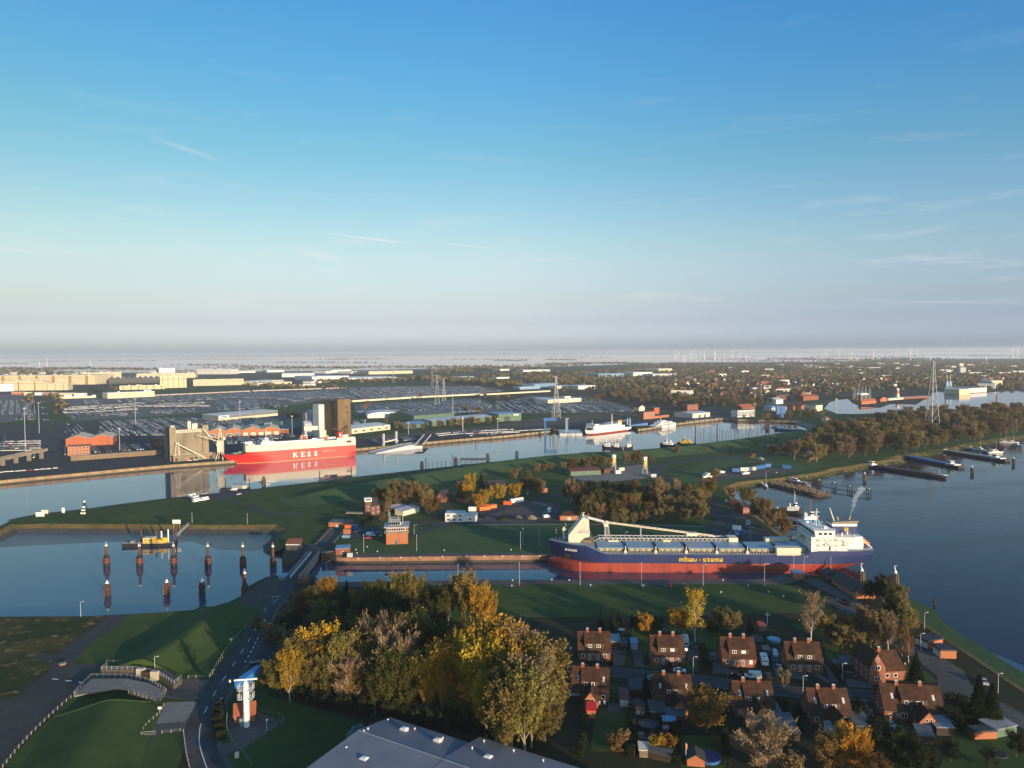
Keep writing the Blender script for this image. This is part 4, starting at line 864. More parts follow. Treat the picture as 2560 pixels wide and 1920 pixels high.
def bulk_carrier():
 t=thing('bulk_carrier','long navy blue and red self unloading bulk carrier leaving the lock','ship',(19.2,403.0,0),math.radians(-2.5))
 def top(x):
  if x<21:return 14.3-.02*x
  if x<31:return 13.9-(x-21)*.45
  if x<136:return 9.4
  if x<141:return 9.4+(x-136)*.5
  return 11.9
 hb=12.5
 lv=[(-1.8,3,150,hb*.96,26,2.2,60,.05),(0,.4,162,hb,30,2.4,50,.10),(3.6,.1,168,hb,30,2.4,42,.45),(4.5,1.6,171,hb,30,2.2,36,.6),(4.9,5.2,171.5,hb,30,2.0,34,.66),(9.3,2.0,173,hb,34,2.5,24,.82),(14,0,173.5,hb,36,3.2,20,.86)]
 h=hull_mb(lv,top,60);h.m=[min(m,6)for m in h.m]
 mats=[REDB,REDB,REDB,REDB,NAVY,NAVY,DECKB]
 h.obj('hull',mats,t)
 blocktext('mibau . stema',.43,YEL,t,(70.2,-hb-.05,6.0))
 text('BULKNES',1.7,WHITEP,t,(9.3,-9.55,10.9),(math.pi/2,0,math.radians(-25)),.05,.03)
 b=MB();b.box(11.0,-8.6,7.0,13.6,-7.2,9.4);b.obj('anchor_pocket',BLACK,t).rotation_euler=(0,0,math.radians(-12))
 for i in range(7):
  x0=27.3+16.3*i;x1=x0+13.4
  m=MB();m.box(x0,-7.6,9.4,x1,5.4,11.6);m.box(x0-.3,-7.9,11.6,x1+.3,5.7,12.1,1);cp=m.obj('hatch_cover',[DGREY,HATCH],t)
  m=MB()
  for k in range(9):m.box(x0+.3+k*1.55,-8.15,9.4,x0+.62+k*1.55,-7.62,11.6)
  for k in range(4):m.box(x0+1+k*3.1,-8.05,10.3,x0+3+k*3.1,-7.65,11.5)
  m.box(x0-.2,-8.2,11.55,x1+.2,-7.95,11.75);m.obj('coaming_stay',M('coaming_tan',(.42,.38,.28),.7,.2)if 'coaming_tan' not in bpy.data.materials else bpy.data.materials['coaming_tan'],cp)
  m=MB();m.box(x1+.8,-5,9.4,x1+2.2,4,10.2);m.tube((x1+1.4,-8.8,9.4),(x1+1.4,-8.8,13.1),.28,6);m.box(x1+.7,-9.6,9.4,x1+2.1,-8.3,11.0);m.obj('deck_house',CREAM,t)
 m=MB();rail(m,[(30,-12.2,9.4),(136,-12.2,9.4)]);rail(m,[(30,12.2,9.4),(136,12.2,9.4)]);rail(m,[(1.2,-1.5,14.3),(8,-7.6,14.2),(21,-11.4,13.9)],1.0);m.obj('railing',LGREY,t)
 # forward tower
 m=MB();m.extr([(11.4,13.4),(11.4,18),(19.2,27.7),(22.6,26.4),(23.1,17.2),(20.2,16.6),(18.4,15.0),(17.4,13.4)],-5,4.6);tw=m.obj('crane_house',M('tower_cream',(.62,.575,.46),.6,.1,.2),t)
 m=MB();rail(m,[(18,-5.6,19.8),(23,-5.6,19.8)],1.4,.07,1);m.box(17.6,-6.2,19.5,23.4,-5.0,19.8);m.obj('balcony',LGREY,tw)
 m=MB();m.tube((22.2,-1,26.9),(31,-1,24.6),.75,8);m.tube((31,-1,24.6),(31,-1,23.4),.5,8);m.obj('chute',LGREY,tw)
 m=MB();m.tube((19.8,0,27.6),(19.8,0,29.4),.25,6);m.box(18.9,-.3,29.2,20.7,.3,29.4);m.tube((22.4,0,26.4),(22.4,0,28.6),.1,5);m.obj('aerial',CREAM,tw)
 m=MB();m.tube((8.9,0,13.8),(8.9,0,21.4),.62,8,.5);m.box(8,-1.2,20,10.4,1.2,20.4);m.tube((10,.5,20.4),(10,.5,23.4),.1,4);m.tube((8.9,0,17.4),(12.6,0,17.4),.2,5);m.obj('mast',CREAM,t)
 m=MB()
 for k in range(5):m.cbox(3.4+k*1.7,-1.5+(k%2)*2.6,14.2,.9,.9,.8);m.tube((5+k,3,14.2),(5+k,3,15),.3,6)
 m.obj('winch',RUST,t)
 m=MB();m.box(18,-4.5,12.8,25.5,4.5,13.4);
 for k in range(9):m.tube((18.5+k*.8,-4,12.5),(18+k*.9,-1+(k%3),16+(k%2)),.22,4)
 m.box(19,-3.6,10,24,-1,15);m.obj('machinery',WOOD,t)
 # conveyor gantry: braced girder on both sides
 m=MB()
 for y in(-3.6,2.4):
  m.tube((29,y,16.2),(104.5,y,16.0),.24,5);m.tube((23.5,y,12.9),(104.5,y,13.5),.24,5);m.tube((23.5,y,12.9),(29,y,16.2),.22,5);n=30
  for k in range(n):
   xa=29+75*k/n;xb=29+75*(k+.5)/n;xc=29+75*(k+1)/n
   m.tube((xa,y,16.1),(xb,y,13.3),.13,3);m.tube((xb,y,13.3),(xc,y,16.1),.13,3)
 for k in range(16):xa=29+75*k/15;m.tube((xa,-3.6,16.1),(xa,2.4,16.1),.12,3);m.tube((xa,-3.6,13.3),(xa,2.4,13.3),.12,3)
 gt=m.obj('conveyor_gantry',LGREY,t,(0,9,-2.3))
 m=MB();m.box(28,-1.6,13.9,104,.8,14.5);m.obj('conveyor_belt',WOOD,gt)
 m=MB();m.box(34,-4.5,12.7,39.8,-2.6,15);m.box(33.6,-4.8,12.5,41.5,-2.4,12.8);m.obj('control_cabin',CREAM,gt)
 m=MB();m.box(64.5,-4.2,13.8,68.7,-3.7,15.4);m.obj('sign_board',M('pale_yellow',(.68,.58,.28),.6,.1),gt)
 m=MB();m.box(101,-4,12.9,106,3,16.6);m.obj('drive_house',CREAM,gt)
 for xk in(44.5,60.8,77,93.4):
  m=MB();m.tube((xk,5.9,9.4),(xk,5.9,11.2),.3,5);m.tube((xk+1.4,5.9,9.4),(xk+1.4,5.9,11.2),.3,5);m.box(xk-.5,5.2,10.4,xk+2,6.6,11.2);m.obj('gantry_leg',LGREY,gt)
 m=MB();m.tube((33.4,-2.2,24.4),(94,-2.2,16.8),.27,6);m.tube((33.4,.6,24.4),(94,.6,16.8),.27,6)
 for k in range(20):f=k/19;m.tube((33.4+60.6*f,-2.2,24.4-7.6*f),(33.4+60.6*f,.6,24.4-7.6*f),.16,3)
 m.box(78,-2.6,17.2,84,1,18.8);bm=m.obj('unloading_boom',CREAM,t,(0,9,-2.3))
 m=MB();m.lathe([(.9,23.6),(1.1,24.2),(1.1,25.0),(.6,25.3)],8,(33.2,-.8));m.box(31.8,-2.4,22.2,34.2,.8,24);m.obj('boom_head',CREAM,bm)
 m=MB()
 for y in(-2.4,.8):
  for dx in(-1.2,1.2):m.tube((33.6+dx*1.1,y,16),(33.4+dx*.7,y,23),.16,4)
  for k in range(4):m.tube((32.4,y,16+k*1.7),(34.6,y,17.7+k*1.7),.1,3)
 for y in(-2.4,.8):m.tube((52.5,y,16),(52.5,y,22),.16,4)
 m.obj('boom_rest',LGREY,t,(0,9,-2.3))
 # house aft
 for nm,y0 in(('store',-11.8),('store',7.6)):
  m=MB();m.box(122,y0,9.4,134.5,y0+4.2,13.2);m.box(121.8,y0-.2,13.2,134.7,y0+4.4,13.4);m.obj(nm,CREAM,t)
 WS=M('ship_white',(.74,.735,.70),.5,.05,.2)
 m=MB();m.box(140.3,-11,9.4,159,11,19.2);m.box(139.8,-12.3,9.4,143.5,-11.02,12.6);sp=m.obj('superstructure',WS,t)
 m=MB();m.extr([(142,19.2),(141.4,22.6),(152,22.6),(152,19.2)],-12.4,12.4);m.box(141.0,-12.7,22.6,152.4,12.7,22.9);br=m.obj('bridge',WS,sp)
 for k in range(11):y=-11+k*2.2;win(br,141.55,y,20.6,1.5,1.2,'l',None,GLASS)
 for k in range(3):win(br,144.5+k*2.6,-12.42,20.6,1.7,1.1,'f',None,GLASS)
 for r in range(3):
  for k in range(7):win(sp,140.28,-9+k*3,11.2+r*2.7,.7,.8,'l',None,GLASS)
  for k in range(5):win(sp,144+k*3.1,-11.02,11.4+r*2.7,.7,.8,'f',None,GLASS)
 m=MB();[m.box(143.6,-12.1,z,159.2,-11.02,z+.14)for z in(11.9,14.6,17.2)];[rail(m,[(143.6,-12,z+.14),(159.2,-12,z+.14)],1,.035,1.6)for z in(14.6,17.2)];[m.tube((144+k*5,-12,9.4),(144+k*5,-12,19),.1,4)for k in range(4)];m.obj('side_deck',WS,sp)
 for k,(x,z)in enumerate(((146,9.5),(154,9.5),(150,12.1),(157,14.8))):win(sp,x,-11.02,z,.9,2.0,'f',None,DGREY,'door')
 m=MB();[m.tube((x,-11.6,z),(x+1.2,-11.6,z),.36,8)for x,z in((147,15.3),(149,15.3),(153,17.9))];[m.cbox(x,y,22.9,1.6,1.2,1)for x,y in((144,6),(149,-7),(150,8))];[m.lathe([(.35,19.2),(.35,20.3),(.6,20.6),(.6,21)],8,q)for q in((154,9),(157,-9),(160,6),(161,-6))];m.obj('raft_canister',WHITEP,sp)
 m=MB();m.box(140.05,-1.5,15.2,140.28,5.2,16.6);m.box(140.0,.5,16.6,140.28,3.2,17.4);m.obj('emblem',M('brass_emblem',(.42,.30,.08),.5,.1),sp)
 m=MB();m.box(157,-8,11.9,168.5,8,18.6);m.box(152,-12.2,18.9,163,12.2,19.25);m.tube((162.6,-11.8,19),(158.6,-11,15),.25,5);m.box(148,-12.2,16.0,163,-11,16.25);m.obj('aft_deckhouse',WS,sp)
 m=MB();rail(m,[(152.5,-12,19.25),(163,-12,19.25),(163,12,19.25)]);rail(m,[(141.2,-12.5,22.9),(152.2,-12.5,22.9)]);rail(m,[(141.2,-12.5,22.9),(141.2,12.5,22.9)]);rail(m,[(160,-11,11.9),(172.5,-10.4,11.9),(173,10,11.9)]);m.obj('railing',WHITEP,sp)
 fn=MB();fn.box(154.2,-3.4,18.6,167.2,4.6,23.1);f=fn.obj('funnel',NAVY,t)
 m=MB();m.box(154.1,-3.5,23.1,167.3,4.7,24.4);m.obj('funnel_band',WHITEP,f)
 m=MB();m.extr([(154.2,24.4),(154.0,25.5),(168.4,26.1),(167.2,24.4)],-3.6,4.8);m.obj('funnel_top',M('funnel_grey',(.20,.19,.16),.7,.1),f)
 m=MB();m.box(160.7,-3.5,20.3,161.25,-3.38,22.5);m.box(162.05,-3.5,20.3,162.6,-3.38,22.5);m.box(161.25,-3.5,21.1,162.05,-3.38,21.7);m.obj('emblem',YEL,f)
 m=MB();m.tube((158.4,0,25.7),(158,0,27.6),.55,8);m.tube((164.4,0,25.9),(165,0,28),.5,8);m.obj('exhaust_pipe',M('pipe_tan',(.33,.27,.17),.8,.2),f)
 m=MB();m.tube((156,-1,25.4),(153.6,-1,32.6),.3,6,.2);m.obj('derrick',WHITEP,f)
 m=MB()
 for a in(0,2.1,4.2):m.tube((147+math.cos(a)*1.6,math.sin(a)*1.6,22.9),(147,0,28),.16,4)
 m.tube((147,0,27),(147,0,32),.16,5);m.box(146.4,-2.4,28,147.6,2.4,28.2);m.box(145.6,-.2,30,148.4,.2,30.2);m.box(145.8,-1.6,29,146.1,1.6,29.4);m.obj('radar_mast',WHITEP,t)
 m=MB()
 for k in range(8):m.tube((142+k*1.2,-9+(k*5)%18,22.9),(142+k*1.2,-9+(k*5)%18,24.2+(k%3)),.1,4)
 m.lathe([(.7,22.9),(.9,23.6),(.5,24.4),(.1,24.7)],8,(151,3));m.lathe([(.7,19.2),(.9,20.4),(.5,21)],8,(153.5,-6));m.obj('aerial',WHITEP,t)
 lb=MB();lb.tube((168.2,-3,17.3),(173.4,-3,13.4),1.25,8,1.1);lb.tube((167.2,-3,18.0),(168.2,-3,17.3),.5,8,1.25);lb.tube((173.4,-3,13.4),(174.4,-3,12.6),1.1,8,.3);lbo=lb.obj('lifeboat',ORANGE,t)
 m=MB()
 for y in(-4.4,-1.6):m.tube((165.5,y,18.8),(175,y,11.6),.26,5);m.tube((170.2,y,11.9),(170.2,y,15.2),.22,5)
 m.tube((165.5,-4.4,18.8),(165.5,-1.6,18.8),.26,5);m.tube((175,-4.4,11.6),(175,-1.6,11.6),.2,5);m.obj('lifeboat_ramp',WHITEP,t)
 m=MB();m.box(163,3,11.9,166,7,14.5);m.cbox(170,6,11.9,1.4,2,1.4);m.cbox(170.6,2,11.9,1,1.4,1.1);m.tube((168,8,11.9),(168,8,15),.3,6);m.obj('deck_gear',DGREY,t)
 t.scale=(.996,1.01,1.0);return t
SHIP=bulk_carrier()
def smoke():
 s=MB();p0=SHIP.matrix_basis@Vector((165,0,28));rg=random.Random(4);prev=None;n=10;pts=[]
 for i in range(26):
  f=i/25;c=p0+Vector((1.0*math.sin(f*9)*f+6.5*f,2*f,15.5*f**.9));r=.35+1.5*f**.8+.55*math.sin(i*1.7)*f
  pts.append([(c.x+math.cos(a)*r*rg.uniform(.7,1.3),c.y+math.sin(a)*r*rg.uniform(.8,1.2),c.z)for a in[2*math.pi*k/n for k in range(n)]])
 for q in pts:s.v+=q
 for i in range(25):
  for k in range(n):s.f.append((i*n+k,i*n+(k+1)%n,(i+1)*n+(k+1)%n,(i+1)*n+k));s.m.append(0)
 s.f.append(tuple(reversed(range(n))));s.m.append(0);s.f.append(tuple(25*n+k for k in range(n)));s.m.append(0)
 tag(s.obj('smoke',_vol('smoke_air',.24,(.95,.95,.95),.2)),'white smoke rising from the funnel of the bulk carrier','smoke',kind='stuff')
smoke()
# ------------------------------------------------------------------ the lock
def on_line(a,b,t):return(a[0]+(b[0]-a[0])*t,a[1]+(b[1]-a[1])*t)
def lamp(x,y,h=9,arm=1.4,rz=0.0,label='',group=None,z=LZ,red=False):
 t=thing('lamp_post',label,'lamp post',(x,y,z),rz,group)
 m=MB();m.tube((0,0,0),(0,0,h),.11,6,.07);
 if arm:m.tube((0,0,h),(arm,0,h+.2),.06,5)
 m.obj('pole',LGREY,t);m=MB();m.box(arm-.1,-.16,h+.1,arm+.7,.16,h+.3)if arm else m.lathe([(.16,h),(.2,h+.4),(.05,h+.6)],6);m.obj('lamp_head',LGREY,t)
 if red:m=MB();m.tube((0,0,.0),(0,0,1.2),.2,6);m.obj('marker_sleeve',RED,t)
 return t
for c,x,y,h,arm in(('H',340,1055,11,0),('H',865,1050,11,0),('H',1396,1052,11,0),('H',1928,1048,10,1.2),('I',660,1196,11,1.4),('G',750,995,9,1),('G',1885,1030,9,0),('I',1002,1110,10,1.2),('I',913,1090,9,0),('I',1233,1105,9,0)):
 p=at(c,x,y);lamp(p.x,p.y,h,arm,0,'tall grey lamp post on the near lock quay','lamp posts along the lock quays',red=(x==340))
for c,x,y,h,arm in(('G',1070,765,10,0),('G',1527,752,9,0),('H',350,742,10,0),('H',372,705,10,0),('H',515,710,9,0),('H',657,700,9,0),('H',1254,690,7,1),('H',1700,680,6,1),('G',1505,610,6,1),('I',540,800,8,1),('I',355,800,5,1),('H',2150,660,5,1)):
 p=at(c,x,y);lamp(p.x,p.y,h,arm,0,'grey lamp post on the lawn across the lock','lamp posts along the lock quays',red=(x==350))
BOLL=MB();BOLL.lathe([(.3,0),(.22,.15),(.2,.4),(.33,.5),(.32,.64),(.14,.7)],8);BOLLM=BOLL.mesh('bollard',WHITEP)
for c,s in(('G','1003,740 1010,770 1187,755 1100,715 1765,745 1020,815 1210,810 1390,808 1557,805 1748,800 1960,797'),('H','38,797 195,795 365,797 520,795 268,740 275,1052 955,1048 620,1000 280,1006 770,1003 2100,1003'),('I','520,1185 285,1246 695,1243 825,1283')):
 for q in s.split():x,y=map(float,q.split(','));p=at(c,x,y+4);tag(obj('bollard',BOLLM,None,p),'small white mooring bollard on the lock quays','bollard','white bollards along the lock')
p=at('H',1642,1055);tag(MB().lathe([(1.1,0),(.9,.3),(.75,.9),(1.2,1.15),(1.1,1.6),(.3,1.7)],10).obj('bollard',RED,None,p),'large red mooring bollard at the edge of the near lawn','bollard')
def lock_bridge():
 l=[a2('G',585,768,4.6),a2('G',398,985,4.6)];r=[a2('G',688,768,4.6),a2('G',512,985,4.6)]
 t=thing('lock_bridge','low grey road bridge with solid parapets across the lock entrance','bridge',(l[1][0],l[1][1],0));o=Vector((l[1][0],l[1][1]))
 L0=[Vector(p)-o for p in(l[1],r[1],r[0],l[0])]
 MB().prism([(p.x,p.y)for p in L0],.9,4.2).obj('girder',OLDCON,t)
 MB().prism([(p.x,p.y)for p in[L0[0].lerp(L0[1],.08),L0[0].lerp(L0[1],.92),L0[3].lerp(L0[2],.92),L0[3].lerp(L0[2],.08)]],4.2,4.32).obj('deck',ASPH,t)
 for f in(.03,.30,.97):
  a=L0[0].lerp(L0[1],f);b=L0[3].lerp(L0[2],f);d=(b-a).normalized();n_=Vector((d.y,-d.x))*.22
  MB().prism([(a-n_)[:],(a+n_)[:],(b+n_)[:],(b-n_)[:]],4.2,5.5).obj('parapet',CONC if f!=.3 else LGREY,t)
  m=MB();rail(m,[(a.x,a.y,5.5),(b.x,b.y,5.5)],.5,.05,3);m.obj('railing',LGREY,t)
lock_bridge()
def gate_leaf(c,x0,y0,x1,y1,label):
 p0,p1=at(c,x0,y0,0),at(c,x1,y1,0);W=(p1-p0).length;t=thing('lock_gate',label,'lock gate',(p0.x,p0.y,0),math.atan2(p1.y-p0.y,p1.x-p0.x))
 MB().box(0,-.8,-1,W,.8,4.9).obj('leaf',RUST,t);m=MB()
 for k in range(5):m.box(k*W/4-.15,-1.1,-1,k*W/4+.15,-.8,4.9)
 m.box(0,-1.2,3.2,W,-.8,3.5);m.obj('rib',DARKCON,t);m=MB();rail(m,[(0,0,4.9),(W,0,4.9)],1,.05);m.obj('railing',LGREY,t)
gate_leaf('G',708,848,822,842,'brown steel leaf of the lock gate beside the bridge end')
sheet('gate_recess',P('G','650,690 790,690 905,560 770,560 735,590'),LZ+.09,DARKCON)
def recess():
 a,b,d,e=(at('G',*q)for q in((655,700),(775,566),(905,572),(795,700)))
 t=thing('gate_chamber','dark concrete gate chamber slot running back from the bridge','chamber',a[:])
 for p,q in((a,b),(e,d),(b,d)):
  v=(q-p).to_2d();n_=Vector((v.y,-v.x)).normalized()*.5;o=(p-a).to_2d()
  MB().prism([(o-n_)[:],(o+n_)[:],(o+v+n_)[:],(o+v-n_)[:]],.1,1.1).obj('wall',DARKCON,t)
recess()
def control_building():
 t=block('control_building','orange brick lock control building with glazed watch floor and roof terrace','building','G',(1264,697,1450,690),12.5,6.6,BRICKO,CONC,'flat',.35,.15,
 [('f',3,2,2.0,1.2,1.0,2.9)],doors=[('f',.47,1.7,2.5,GLASSB)])
 W=t['W'];m=MB();m.box(-.8,-1.2,6.95,W+.6,12.5,7.5);m.obj('balcony',CONC,t)
 MB().box(.4,.2,7.5,W,12.3,10.3).obj('wall',BRICKO,t)
 m=MB();m.box(.3,.05,8.0,W-1.4,.25,9.7);fr=m.obj('window',WHITEP,t)
 for k in range(8):MB().box(.5+k*(W-2)/8,-.02,8.15,.5+(k+.82)*(W-2)/8,.1,9.55).obj('pane',GLASS,fr)
 MB().box(-1.2,-1.6,10.3,W+.9,13.1,10.75).obj('roof',M('pale_roof_edge',(.42,.42,.40),.7,.1),t)
 m=MB();m.box(1.5,2.5,10.75,8.2,8.2,13.4);wr=m.obj('watch_room',GREYM,t)
 for k in range(5):MB().box(1.75+k*1.3,2.4,11.2,2.8+k*1.3,2.52,12.8).obj('window',GLASS,wr)
 m=MB();rail(m,[(1.4,2.4,13.4),(8.3,2.4,13.4),(8.3,8.3,13.4),(1.4,8.3,13.4)],1.3,.06,1.6);rail(m,[(-.8,-1.2,7.5),(W+.6,-1.2,7.5)],1,.05);m.obj('railing',WHITEP,t)
 m=MB();m.tube((2,8,13.4),(2,8,18),.1,4);m.tube((W-3,6,10.7),(W-3,6,16),.1,4);m.tube((W-4.4,5,10.7),(W-4.4,5,12),.35,6);m.tube((7,8,13.4),(7,8,16.6),.07,4);m.obj('aerial',WHITEP,t)
control_building()
block('tower_house','dark brick lock house with a square white topped lookout tower','house','G',(1130,448,1215,432),9,7,BRICKD,TILED,'gx',4.5,.3,wins=[('f',2,2,1.2,1.3,1.2,3)])
t=block('lookout_tower','narrow brick tower with white lookout room beside the dark brick house','tower','G',(1083,452,1136,447),4,11,BRICKD,WHITEP,'flat',.4,.3,wins=[('f',1,2,1,1.2,3,3)])
MB().box(-.3,-.3,10.2,t['W']+.3,4.3,12.6).obj('lookout_room',WHITEP,t);MB().box(.3,-.4,11,t['W']-.3,-.25,12.2).obj('window',RUST,t)
block('gate_store','long flat orange brick store beside the gate chamber','building','G',(766,545,940,548),9,2.9,BRICKO,FELT,'flat',.35,.3,doors=[('f',.42,2,1.6,LGREY)])
block('winch_hut','brick winch hut with a pale blue roof at the head of the lock','hut','G',(826,790,946,785),7.5,3.7,BRICK,BLUEL,'flat',.3,.2,wins=[('f',1,1,1.3,1.5,.9,2)])
block('gate_shelter','brick gate shelter with white fascia at the lock entrance','shelter','G',(397,752,510,752),6,4,DARKCON,BRICK,'mono',1.6,.3)
MB().box(0,-.4,3.6,8,-.2,4.0).obj('fascia',WHITEP,bpy.data.objects['gate_shelter'])
block('pump_hut','small brick hut with a blue skylight beside the bridge end','hut','G',(506,1040,575,1040),6,2.6,BRICKD,BRICK,'flat',.3,.2)
block('skylight_hut','low box with blue glass roof left of the bridge','hut','G',(330,1002,385,1002),6,1.2,OLDCON,BLUEL,'mono',.5,.1)
for x,y,W in((1000,792,0),):
 p=at('G',950,804);tag(MB().cbox(0,0,0,3,1.4,2.4).obj('switch_cabinet',LGREY,None,p),'pale grey switch cabinet on the quay beside the winch hut','cabinet')
block('lock_house','long low brick lock house with a dark roof on the pier head','house','I',(1240,1168,1442,1302),9.5,3.0,BRICKO,TILED,'gx',2.8,.6,wins=[('f',7,1,1.2,1.3,.9,2)])
block('lock_house_wing','dark hip roofed wing of the lock house nearest the ship','house','I',(1205,1150,1300,1150),8,3.0,BRICKD,TILED,'hip',2.6,.5,wins=[('f',3,1,1.2,1.2,.9,2)])
block('shed','brick shed with a blue roof at the edge of the near quay','shed','I',(912,1132,1000,1135),6,2.8,BRICKO,BLUEL,'flat',.3,.2)
block('workshop','small orange brick hut with a brown hipped roof at the wood edge','hut','H',(691,488,850,486),9,3.2,BRICKO,TILE,'hip',2.4,.5,wins=[('f',2,1,1.6,1.1,1.1,2)],doors=[('f',.5,2.6,2.2,LGREY)])
t=block('container_office','white container office stacked two storeys high behind the lock lawn','building','G',(1773,500,1930,502),9,5.6,SHEETW,LGREY,'flat',.25,.15,wins=[('f',3,2,1.6,1.0,1.0,2.7)],frame=None)
block('container_office_wing','white single storey container wing right of the stacked office','building','G',(1932,498,2043,498),9,4.0,SHEETW,LGREY,'flat',.25,.15,wins=[('f',1,1,1.6,1.0,1.2,2)],frame=None)
block('footbridge','pale flat footbridge beside the dark brick tower house','bridge','G',(915,430,1055,433),3,.7,CONC,CONC,'flat',.2,.1,z=LZ+1.6)
block('carport','open shed with a pale corrugated roof beside the lane','shed','G',(1322,420,1450,395),7,2.8,WOODD,LGREY,'mono',.9,.5)
block('store_shed','cream store shed with pale roof beside the round trees','shed','G',(1410,450,1550,412),8,3.2,CREAM,LGREY,'mono',.8,.4)
block('lane_house','dark roofed brick house with white windows behind the round trees','house','G',(1700,330,1765,335),13,4,BRICK,TILED,'gy',4.5,.5,wins=[('f',2,2,1.2,1.2,1,2.8)])
block('lane_house','brick house half hidden by the golden poplar','house','G',(1865,330,1960,335),10,4,BRICK,TILE,'gx',4.5,.5,wins=[('f',3,1,1.2,1.2,1,2.8)])
block('yard_house','gabled brick house with pale windows beside the golden trees','house','H',(75,250,225,245),11,4,BRICK,TILED,'gx',5,.5,wins=[('f',4,1,1.2,1.3,1,2.8)])
block('brick_store','orange brick store at the end of the workshop yard','shed','H',(505,250,583,246),7,3.5,BRICKO,FELT,'flat',.3,.2)
# ship containers in the yard
CONT={}
def container(c,x0,y0,x1,y1,m,label,h=2.6,d=2.5,z=LZ,group=None):
 p0,p1=at(c,x0,y0,z),at(c,x1,y1,z);W=(p1-p0).length;t=thing('container',label,'container',p0,math.atan2(p1.y-p0.y,p1.x-p0.x),group)
 MB().box(0,0,.1,W,d,h).obj('body',m,t);b=MB()
 n=max(3,int(W/.6))
 for k in range(n+1):b.box(k*W/n-.06,-.06,.1,k*W/n+.06,0,h)
 b.box(0,-.07,0,W,-.0,.16);b.box(0,-.07,h-.14,W,-.0,h+.03);b.obj('rib',m,t)
 MB().box(W,.12,.2,W+.06,d-.12,h-.1).obj('door',m,t);return t
container('G',1975,408,2040,408,WHITEP,'white container beside the two storey office',3);container('G',2055,400,2150,392,ORANGE,'orange container under the small yellow trees');container('G',2080,385,2210,378,ORANGE,'orange container second from the white office')
container('H',0,405,90,395,ORANGE,'orange container at the left end of the yard');container('H',90,385,145,380,ORANGE,'orange container with a white cab beside it');container('H',203,352,268,355,ORANGE,'bright orange container in front of the white one');container('H',268,340,375,322,WHITEP,'long white container behind the orange one',3)
container('G',893,606,950,606,BRICKO,'orange container with a blue roof near the gate chamber',3);container('G',905,570,962,570,ORANGE,'red orange container behind the blue roofed one',3);container('G',980,570,1020,560,BLUE,'blue container on the lock yard',2.8);container('G',880,640,945,640,BLUEL,'pale blue flat container behind the winch hut',1.6)
